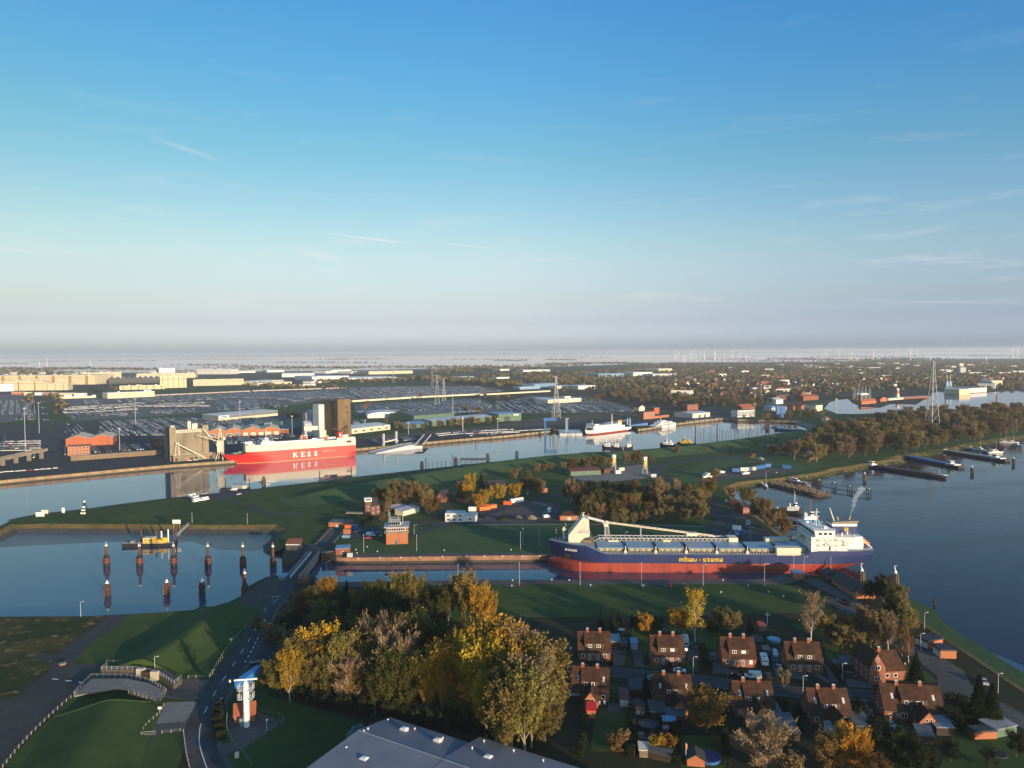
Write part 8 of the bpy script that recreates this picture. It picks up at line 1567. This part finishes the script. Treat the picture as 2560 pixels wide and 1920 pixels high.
fac('A',-190,358,822,350,82,150,FACT,CREAM,'great cream factory hall behind the brown striped front',7);fac('A',-190,408,372,402,84,50,FACT,CREAM,'cream factory front block with brown stripes',4);fac('A',374,402,586,399,58,40,FACT,CREAM,'lower cream factory block in front of the great hall',3);fac('A',-40,412,118,408,62,20,WHITEP,WHITEP,'bright white block at the left end of the factory')
fac('A',700,330,1050,318,78,160,FACT,CREAM,'cream factory hall stepping back to the right');fac('A',1032,398,1428,388,34,40,FACT,CREAM,'long low cream factory wing',6);fac('A',1384,382,1613,376,104,50,FACT,CREAM,'tall cream high bay block with brown ribs',5);fac('A',1670,364,2105,354,56,40,FACT,FELT,'factory office range with rows of dark windows',0,[('f',20,3,5,1.6,3,5)])
fac('A',1375,264,1512,261,52,80,WHITEP,WHITEP,'white high hall behind the factory');fac('A',1300,262,1380,262,24,60,WHITEP,WHITEP,'low white wing behind the factory');fac('A',1698,262,1985,262,42,90,SHEETW,WHITEP,'white hall beyond the factory offices');fac('A',1180,300,1690,292,42,120,FACT,CREAM,'broad pale hall behind the high bay');fac('A',940,345,1385,335,40,110,DGREY,GREYM,'dark saw tooth roofed factory hall',0,(),'multi',9,9)
for x in(105,352,668):fac('A',x-18,290,x+18,290,46,20,FACT,WHITEP,'square cream stair tower on the factory roof line',g='factory stair towers',name='stair_tower',cat='tower')
for b in((930,472,1336,454,46,45,'long cream shed at the car park edge'),(520,474,830,464,14,20,'long low grey shed in front of the factory')):fac('A',*b[:6],SHEETC,WHITEP,b[6])
for i,(x,w_)in enumerate(((100,90),(205,70),(300,60),(380,90),(500,120),(640,90))):fac('A',x,440+i*2,x+w_,439+i*2,22,16,(BRICKO,FACT,WHITEP)[i%3],WHITEP,f'small gate building at the factory road, {ords[i]} from the left',name='building',cat='building',g='factory gate buildings')
for c,b in(('B',(500,288,780,284,30,200,'white logistics hall, far left of the group')),('B',(760,318,1080,308,34,180,'white logistics hall with long roof, middle')),('B',(930,252,1100,247,26,150,'tall white logistics hall at the back')),('B',(880,256,930,254,20,100,'small white hall left of the tall one')),('B',(1100,258,1210,254,18,120,'low white hall right of the tall one')),('B',(1075,322,1490,314,26,220,'longest white logistics hall at the front')),('B',(1250,264,1630,255,26,160,'beige logistics hall with a grey roof')),('B',(225,350,515,332,22,90,'beige saw tooth hall beyond the train')),('B',(290,360,585,346,20,60,'beige flat hall beyond the train')),('B',(540,368,792,358,12,30,'low orange and white shed by the railway')),('B',(110,252,272,248,16,80,'white hall among the trees behind the factory')),('B',(370,246,520,243,18,90,'white hall beside the wood')),('B',(755,342,845,336,16,40,'small white hall before the logistics park')),
('C',(1300,286,1520,280,26,150,'blue grey works hall with a red stripe')),('C',(1600,278,1765,274,30,120,'white works hall, middle of the far group')),('C',(1820,244,1936,240,28,100,'cream high block at the far works')),('C',(1770,280,1975,276,18,120,'white and red works hall at the right')),('C',(650,250,882,246,24,120,'pale hall at the wood edge')),('C',(450,232,530,230,14,80,'small pale hall at the wood edge')),('C',(90,302,225,297,16,60,'pale blue shed behind the trees')),('C',(1125,394,1272,388,30,60,'white box hall beyond the terminal')),('C',(745,385,935,372,36,50,'blue roofed hall by the grey field')),('C',(620,395,790,388,18,40,'light blue shed by the railway bridge')),('C',(940,388,1110,380,22,40,'beige shed left of the white box hall')),('C',(420,302,530,298,14,40,'grey sheds between the woods')),
('E',(330,214,515,210,14,90,'long white shed beyond the town, left')),('E',(655,214,870,219,14,90,'long white shed beyond the town, right')),('E',(1652,440,1745,436,46,40,'beige shipyard hall across the inner harbour')),('E',(1730,425,1890,415,40,60,'grey round roofed shipyard hall')),('E',(1810,385,1960,388,38,60,'pale shipyard shed behind the halls')),('E',(1930,360,2025,357,40,40,'beige office block at the shipyard')),('E',(1655,200,1692,199,30,20,'tan tower block above the town')),('E',(1662,262,1710,262,58,24,'white tower block above the town'))):
 x0,y0,x1,y1,hp,d,l=b;fac(c,x0,y0,x1,y1,hp,d,FACT if('beige' in l or 'cream' in l or 'tan' in l)else(BLUEL if 'blue' in l else SHEETW),GREYM if 'grey' in l else WHITEP,l,wins=[('f',5,4,2.4,1.6,6,6)]if 'tower block' in l else(),g='far halls',name='far_hall' if 'tower' not in l else 'tower_block',cat='hall' if 'tower' not in l else 'tower block')
fac('B',1110,502,1620,470,12,8,CREAM,CREAM,'long pale wall along the car park, left part',g='far walls',name='long_wall',cat='wall');fac('B',1625,468,2212,440,10,8,CREAM,CREAM,'long pale wall along the car park, middle part',g='far walls',name='long_wall',cat='wall');fac('C',280,445,885,412,10,8,CREAM,CREAM,'long pale wall along the car park, right part',g='far walls',name='long_wall',cat='wall')
# train of red car wagons
WAG=MB();WAG.box(-11,-1.4,.9,11,1.4,1.3);WAG.box(-11,-1.4,2.6,11,1.4,2.9,0);[WAG.box(x,-1.4,.9,x+.4,1.4,4.2)for x in(-11,-4,3.4,10.6)];[WAG.cbox(-9+k*4.6,0,z,4.2,1.7,1.2,1)for k in range(5)for z in(1.35,2.95)];WAGM=WAG.mesh('rail_wagon',[TERRA,LGREY])
q=P('A','1345,452 2212,412')+P('B','1075,385');L_=sum(math.dist(a,b)for a,b in zip(q,q[1:]));s_=0
for a,b in zip(q,q[1:]):
 l=math.dist(a,b)
 for k in range(int(l/24)):f=k*24/l;tag(obj('rail_wagon',WAGM,None,(a[0]+(b[0]-a[0])*f,a[1]+(b[1]-a[1])*f,LZ+.2),math.atan2(b[1]-a[1],b[0]-a[0])),'red double deck car wagon in the long train beyond the car parks','rail wagon','red car wagons of the long train')
 # town: brick houses with red roofs between the trees
rg=random.Random(77);HP=[]
for W,D,h,rh in((11,9,5,5),(14,10,6,5.5),(9,9,4,4.5)):HP.append((wall_mb(MB(),W,D,h,'gx',rh).mesh('wall',BRICK),roof_mb(MB(),W,D,h,'gx',rh,.3).mesh('roof',TILER)))
tp=P('X','1700,1008 2040,988 2180,968 2560,958 2680,950 2680,908 2300,906 1900,915 1600,935');n=0
for x,y in fill(tp,62,rg):
 if n>=230 or rg.random()<.12:continue
 o=thing('town_house','small brick house with a pitched roof among the trees of the distant town','house',(x,y,LZ),rg.choice((.3,.3,-.5,1.9,1.2))+rg.uniform(-.15,.15),'houses of the distant town');n+=1;a,b=rg.choice(HP);w_=obj('wall',a,o);r_=obj('roof',b,o);s=rg.uniform(.9,1.35);o.scale=(s,s,s)
 for k,m in((w_,rg.choice((BRICK,BRICKD,BRICKD,BRICK,CREAM,WHITEP))),(r_,rg.choice((TILER,TILE,TILE,TILE,TILED,TILED)))):k.material_slots[0].link='OBJECT';k.material_slots[0].material=m
for x,y in fill(tp,190,rg):
 if rg.random()<.34:fz=thing('town_building','larger flat roofed building in the distant town','building',(x,y,LZ),rg.uniform(-.4,.4),'larger buildings of the distant town');a,b,h=rg.uniform(25,60),rg.uniform(14,24),rg.uniform(6,13);MB().box(0,0,0,a,b,h).obj('wall',rg.choice((WHITEP,CREAM,BRICK,SHEETW,LGREY)),fz);MB().box(-.4,-.4,h,a+.4,b+.4,h+.6).obj('roof',rg.choice((FELT,WHITEP,TILER,BLUEL)),fz)
 # island in the inner harbour
sheet('island',P('E','725,505 760,520 810,538 960,548 1060,516 1280,520 1395,450 1380,430 1000,430 800,450 730,480',LZ+.6),LZ+.6,TOWNG)
IG='sheds on the harbour island'
for b in((808,525,935,515,8,7,BRICKO,TILER,'gx',4,'red roofed shed at the island tip'),(970,502,1030,498,10,7,BRICKO,TILE,'gy',4,'orange gabled shed on the island'),(1040,490,1170,480,16,5,CREAM,GREYM,'flat',.4,'long cream shed on the island'),(1165,480,1390,468,12,5,BRICK,GREYM,'flat',.4,'brick quay sheds on the island'),(800,475,870,470,14,9,DGREY,WHITEP,'arch',4,'round white roofed boat hall on the island')):block('island_shed',b[10],'shed','E',b[:4],b[4],b[5],b[6],b[7],b[8],b[9],.3,1,(),IG)
p=at('E',1118,468);t=thing('harbour_tower','white and orange round radar tower on the harbour island','tower',p);[MB().lathe([(r,z),(r,z2)],14).obj('section',m,t)for r,z,z2,m in((5.5,0,5,WHITEP),(4,5,11,CREAM),(3.6,11,18,ORANGE))];MB().lathe([(3,18),(3.8,19.5),(3.8,22),(1.6,24)],14).obj('dome',WHITEP,t)
for i in range(16):p=at('E',730+i*11,492-(i%3)*9);o=tag(MB().tube((0,0,0),(0,0,24+(i*7)%12),.4,5,.15).obj('ship_mast',WHITEP if i%3 else WOOD,None,p),'thin mast in the cluster of masts at the harbour island','mast','masts at the harbour island')
p=at('E',1975,555);tag(MB().lathe([(1.9,0),(1.2,25),(1.4,25.6)],14).obj('chimney',BRICK,None,p),'tall round brick chimney by the inner harbour','chimney');block('brick_works','long brick works hall beside the tall chimney','hall','E',(1925,560,2066,555),22,7,BRICK,TILER,'gx',3)
for i,(x,y,l)in enumerate(((1545,425,'pale blue shipyard crane, left of two'),(1572,420,'pale blue shipyard crane, right of two'))):p=at('E',x,y);t=thing('shipyard_crane',l,'crane',p);m=MB();[m.tube((a*5,b*5,0),(a*2.4,b*2.4,18),.7,4)for a in(-1,1)for b in(-1,1)];m.box(-3,-3,18,3,3,30);m.obj('portal',BLUEL,t);m=MB();m.tube((0,0,30),(0,0,48),1.0,5,.4);m.tube((0,0,34),(-3+i*6,0,64-i*5),.6,4,.3);m.obj('jib',LGREY,t)
# pylons, light masts, wind turbines
def pylon(c,x,y,h,label,arms=3,w0=None):
 p=at(c,x,y);t=thing('power_pylon',label,'pylon',p,RND.uniform(-.2,.5));w0=w0 or h*.07;r=.22+h*.0022;n=9
 q=lambda f:w0*((1-f)**1.25)+h*.012
 for a,b in((-1,-1),(1,-1),(1,1),(-1,1)):m=MB();[m.tube((a*q(k/n),b*q(k/n),h*k/n),(a*q((k+1)/n),b*q((k+1)/n),h*(k+1)/n),r,4)for k in range(n)];m.obj('leg',GREYM,t)
 m=MB()
 for k in range(n):
  f0,f1=k/n,(k+1)/n
  for(a,b),(c_,d)in(((-1,-1),(1,-1)),((1,-1),(1,1)),((1,1),(-1,1)),((-1,1),(-1,-1))):m.tube((a*q(f0),b*q(f0),h*f0),(c_*q(f1),d*q(f1),h*f1),r*.6,3);m.tube((c_*q(f0),d*q(f0),h*f0),(a*q(f1),b*q(f1),h*f1),r*.6,3)
 m.obj('bracing',GREYM,t)
 for k in range(arms):z=h*(.98-.1*k);wd=h*(.07+.03*k);m=MB();m.tube((-wd,0,z),(wd,0,z),r,4);m.tube((-wd,0,z),(0,0,z+h*.03),r*.7,3);m.tube((wd,0,z),(0,0,z+h*.03),r*.7,3);m.obj('crossarm',GREYM,t)
pylon('E',1418,735,97,'very tall lattice pylon rising from the wood by the river',0,6);pylon('C',935,642,72,'lattice pylon with a splayed head beside the ferry terminal',1,5.5);pylon('B',1900,492,52,'lattice power pylon with wide head, right of the pair');pylon('B',1843,525,66,'slim lattice power pylon among the car parks');pylon('B',1800,375,55,'lattice power pylon at the far car park edge');pylon('B',1465,335,80,'thin distant lattice mast beyond the halls',0,3)
for c,x,y,h in(('A',1172,700,42),('A',222,940,52),('A',340,770,44),('A',2075,690,36),('B',140,695,36),('B',590,785,26),('B',1605,500,30),('B',1978,598,36),('C',42,600,34),('A',1035,920,26),('C',128,770,20),('C',430,770,20),('B',2065,755,20),('B',1595,780,16),('C',1035,770,20),('D',1420,600,24),('D',715,630,22),('E',590,600,26),('D',685,205,45),('D',770,510,40)):
 p=at(c,x,y);t=thing('light_mast','tall thin floodlight mast in the port','light mast',p,0,'floodlight masts of the port');MB().tube((0,0,0),(0,0,h),.32,5,.2).obj('pole',LGREY,t);MB().box(-1.6,-.4,h,1.6,.4,h+1).obj('floodlight',LGREY,t)
def turbine():
 t=thing('wind_turbine','white wind turbine on the horizon','wind turbine',(0,0,0),0,'wind turbines along the horizon');WT=M('turbine_white',(.8,.8,.8),.6,.02);MB().lathe([(5.2,0),(3.4,105)],8).obj('tower',WT,t);MB().box(-2.4,-5,104,2.4,7,108.5).obj('nacelle',WT,t)
 for k in range(3):a=.4+k*2.094;MB().tube((0,-5.5,106),(math.sin(a)*48,-5.5,106+math.cos(a)*48),2.8,4,.8).obj('blade',WT,t)
 return t
tb=turbine();fst=True
for c,s,Y in(('D','28 58 105 165 190 208 247 280 370 380 447 520 592 643 1330 1443 1550 1650 1737 1942 2005 2060 2115',9500),('E','1230 1285 1400 1577 1710 1885 2015 2108 2155',9500),('C','790 900 960 1130 1430 1715',13500)):
 for i,v in enumerate(s.split()):
  x=spx(c,float(v),0)[0];yy=Y*(1+.25*math.sin(i*2.3));loc=((x-1280)/FPX*yy,yy,LZ)
  if fst:tb.location=loc;fst=False
  else:dup(tb,loc,math.sin(i)*.5,scale=.85+.2*math.cos(i*1.7))
for x,h in((345,70),(408,110),(782,80)):xx=spx('A',x,0)[0];tag(MB().lathe([(3.2,0),(2.2,h*.85)],10).obj('far_chimney',CREAM,None,((xx-1280)/FPX*7000,7000,LZ)),'pale chimney standing out of the fog at the left','chimney','chimneys in the fog')
# ------------------------------------------------------------------ rows of new cars
CARS=[]
def lot(c,poly,ra,rb,along=4.95,gap=2.7,aisle=6,keep=.93,seed=1,light=.5):
 light=.25+.75*light
 """rows run from survey point ra to rb; every few rows an aisle; colours come in blocks"""
 q=P(c,poly);a,b=at(c,*ra).to_2d(),at(c,*rb).to_2d();d=(b-a).normalized();n=Vector((-d.y,d.x));rg=random.Random(seed);us=[Vector(p).dot(d)for p in q];vs_=[Vector(p).dot(n)for p in q];v=min(vs_);k=0;rz=math.atan2(d.y,d.x)
 while v<max(vs_):
  u=min(us);run=0;col=0;on=True
  while u<max(us):
   if run<=0:run=rg.randint(5,22);on=rg.random()<keep;col=0 if rg.random()<light else rg.choice((1,1,2,3,4))
   run-=1;p=d*u+n*v
   if on and rg.random()>.05 and inside(q,p.x,p.y):CARS.append((p.x+rg.uniform(-.3,.3),p.y+rg.uniform(-.2,.2),rz,col if rg.random()<.82 else rg.randint(0,5)))
   u+=along
  k+=1;v+=gap*(2.6 if k%aisle==0 else 1)
lot('A','860,670 1440,640 2212,640 2212,690 1880,790 860,790',(850,680),(990,785),seed=1,light=.35,keep=.85);lot('A','530,690 680,685 800,785 540,785',(600,690),(690,785),seed=2,gap=6,light=.5,keep=.7);lot('A','0,845 350,835 340,920 0,930',(0,850),(340,845),2.8,5.6,3,seed=3,light=.5);lot('A','0,760 110,760 110,850 0,850',(90,765),(80,850),gap=7,seed=4,light=.1,keep=.6)
lot('A','210,930 330,930 320,985 200,985',(240,930),(215,985),seed=5,light=.2,gap=4);lot('A','-60,490 160,490 180,605 -80,610',(40,495),(10,605),seed=6,light=.8,aisle=3);lot('A','210,500 300,495 310,600 200,610',(250,500),(240,600),seed=7,light=.7);lot('A','140,610 290,610 290,655 130,655',(200,610),(190,650),seed=8,light=.5,keep=.6)
lot('A','720,482 840,482 860,515 730,515',(760,485),(785,512),seed=9,light=1);lot('A','560,545 1000,525 1240,500 1240,530 1000,555 560,570',(560,560),(1200,530),2.9,5.6,2,seed=10);lot('A','550,585 800,575 1000,560 1180,550 1180,570 550,600',(560,592),(1100,565),2.9,5.6,3,seed=11,light=.7);lot('A','620,605 980,590 1180,585 1240,610 620,635',(640,610),(900,632),5,4,seed=12,light=.2,keep=.6)
lot('A','1010,480 1130,470 1140,500 1010,500',(1020,480),(1060,500),seed=13);lot('A','1200,470 1500,450 1800,445 2212,415 2212,450 1850,480 1300,500',(1300,470),(1400,500),seed=14,light=.5);lot('A','1200,520 1750,500 1810,540 1200,545',(1200,530),(1750,518),2.9,5.6,2,seed=15,light=.55);lot('A','1310,575 1480,570 1500,598 1300,598',(1340,575),(1400,598),seed=16,light=1);lot('A','1500,565 1670,560 1690,585 1510,588',(1520,565),(1570,588),seed=17,light=.7);lot('A','1850,500 2212,480 2212,560 1880,570',(1900,500),(2000,560),seed=18,light=.3)
lot('B','0,430 480,420 690,440 690,500 560,480 0,460',(0,440),(250,465),seed=19,light=.35);lot('B','0,490 200,480 440,500 550,540 200,560 0,575',(100,490),(230,550),seed=20,light=.25,keep=.8);lot('B','440,440 900,400 1080,440 1080,465 760,470 600,500',(450,470),(640,495),seed=21,light=.6);lot('B','1080,385 1500,368 2212,366 2212,400 2212,440 1600,455 1100,470',(1100,390),(1250,455),along=6.5,gap=3.4,seed=22,light=.6);lot('C','0,382 250,378 480,405 300,425 0,435',(0,385),(120,425),along=6.5,gap=3.4,seed=23,light=.6)
lot('B','1150,545 1400,525 2212,485 2212,590 1900,580 1500,575 1150,590',(1200,540),(1400,585),along=5.6,gap=3.1,seed=24,light=.5);lot('C','0,490 120,490 380,525 350,560 0,595',(20,490),(140,560),along=5.6,gap=3.1,seed=25,light=.5);lot('C','380,500 700,470 960,515 1560,550 1600,580 960,590 620,590 400,560',(500,500),(640,580),along=5.8,gap=3.6,seed=26,light=.2,keep=.8);lot('C','1160,480 1310,470 1320,500 1160,505',(1170,480),(1240,500),seed=27,light=.3)
lot('C','100,760 380,735 600,740 860,728 880,742 600,765 200,795',(120,775),(860,735),2.8,5.4,3,seed=28,light=.5,keep=.95);lot('B','1830,775 2212,740 2212,765 1850,800',(1840,785),(2212,752),2.8,5.4,3,seed=29,light=.55);lot('B','1225,830 1640,805 1660,830 1240,860',(1240,830),(1270,858),seed=30,light=.1,gap=3.2,keep=.8);lot('B','1110,670 1220,655 1225,680 1110,690',(1120,660),(1160,685),seed=31,light=.5)
lot('A','1960,800 2212,780 2212,850 1960,850',(1980,800),(2060,850),seed=32,light=.05,keep=.95);lot('B','20,800 330,780 600,775 610,800 250,850 10,870',(60,800),(140,860),seed=33,light=.12,keep=.95);lot('A','785,885 1000,880 1320,865 1330,905 1100,925 800,945',(800,890),(840,940),gap=3.4,seed=34,light=.3,keep=.85,aisle=3);lot('A','540,895 575,895 575,960 540,960',(560,900),(565,955),seed=35,light=.3)
for x,y in((5,1113),(50,1108),(100,1105),(155,1102),(205,1098),(265,1095),(320,1090),(370,1085),(420,1082),(480,1076),(1640,1010),(1690,1005)):p=at('A',x,y);CARS.append((p.x,p.y,.2,0 if x!=265 else 5))
for s in('C|1200,690 1560,650 1600,680 1250,710','C|1640,690 1740,670 1760,690 1660,705','D|120,670 420,640 430,655 130,680','D|330,625 540,620 540,632 330,640'):c,q=s.split('|');a=q.split();lot(c,q,tuple(map(float,a[0].split(','))),tuple(map(float,a[1].split(','))),7,9,4,.5,len(s),.4)
CMATS=[PAINT[k]for k in('white','silver','grey','dark_blue','black','red')]
CV=np.array([(-2.15,-.88,.25),(2.15,-.88,.25),(2.15,.88,.25),(-2.15,.88,.25),(-2.15,-.88,.85),(2.15,-.88,.92),(2.15,.88,.92),(-2.15,.88,.85),(-1.1,-.8,.9),(1.75,-.8,.9),(1.75,.8,.9),(-1.1,.8,.9),(-.45,-.66,1.45),(1.3,-.66,1.45),(1.3,.66,1.45),(-.45,.66,1.45)])
CF=[(0,1,5,4),(1,2,6,5),(2,3,7,6),(3,0,4,7),(4,5,6,7),(8,9,13,12),(9,10,14,13),(10,11,15,14),(11,8,12,15),(12,13,14,15)]
CARS.sort(key=lambda q:q[1]);CMESH=[]
for m in CMATS:b=MB();b.add(CV.tolist(),CF);b.m=[0]*5+[1]*4+[0];CMESH.append(b.mesh('parked_car',[m,GLASS]))
CN=('white','silver','grey','dark blue','black','red')
for x,y,rz,c in CARS[:255]:tag(obj('new_car',CMESH[c],None,(x,y,LZ+.1),rz),f'{CN[c]} new car in the parked rows '+('along the edge of the left quay' if x<-330 else 'behind the brown flood wall' if x<-230 else 'behind the red car carrier' if x<-90 else 'on the quay near the ferry'),'car','new cars parked in the port')
def mass():
 A=np.array([(x,y,r)for x,y,r,c in CARS[255:]]);n=len(A);c,s=np.cos(A[:,2])[:,None],np.sin(A[:,2])[:,None];V=np.empty((n,16,3));V[...,0]=A[:,0,None]+CV[:,0]*c-CV[:,1]*s;V[...,1]=A[:,1,None]+CV[:,0]*s+CV[:,1]*c;V[...,2]=CV[:,2]+LZ+.12
 Q=(np.arange(n)[:,None,None]*16+np.array(CF)[None]).reshape(-1,4);mi=np.zeros((n,10),np.int32);mi[:]=np.array([q[3]for q in CARS[255:]])[:,None];mi[:,5:9]=6
 tag(obj('new_cars',npmesh('new_cars',V.reshape(-1,3),Q,CMATS+[GLASS],mi.ravel())),kind='stuff')
mass()
# lanes and markings of the port road at the left
strip('road',P('A','440,1060 400,760 370,620 330,440'),16,LZ+.12,ASPH);strip('verge',P('A','345,470 375,600'),5,LZ+.14,MEADOW);strip('verge',P('A','290,440 330,560'),22,LZ+.08,ROUGHG);strip('verge',P('A','430,640 440,900'),10,LZ+.08,MEADOW)
for i in range(9):
 for sx in(0,30):p=at('A',345+i*5+sx,450+i*26);car=CMESH[(i*3+(sx>0))%6];tag(obj('road_car',car,None,(p.x,p.y,LZ+.2),1.75),'car driving on the port road towards the factory','car','cars on the port road')
 # ------------------------------------------------------------------ labels: say which of several look-alikes
bpy.context.view_layer.update()
def final_labels():
 g={}
 for o in COL.objects:
  if o.parent is None and o.get('label'):g.setdefault(o['label'],[]).append(o)
 def sx(o):v=o.matrix_world.translation-cam.location;return v.dot(_r)/max(1,v.dot(_f))
 O_=['leftmost']+[f'{w_} from the left' for w_ in 'second third fourth fifth sixth seventh eighth ninth tenth eleventh twelfth'.split()]
 for l,os_ in g.items():
  if 2<=len(os_)<=12:
   os_.sort(key=sx)
   for i,o in enumerate(os_):o['label']=f'{l}, {O_[i]}' if len(l.split())<=12 else f'{l}, {O_[i].split()[0]}'
  elif 13<=len(os_)<=36 and len(l.split())<=10:
   os_.sort(key=lambda o:o.location.y);m=-(-len(os_)//3)
   for r in range(3):
    for i,o in enumerate(sorted(os_[r*m:(r+1)*m],key=sx)):o['label']=f"{l}, {('front', 'middle', 'back')[r]} row, {O_[i]}"
  elif len(os_)>12 and not os_[0].get('group'):
   for o in os_:o['group']=l
final_labels()
for o in COL.objects:
 if 'W' in o:del o['W']
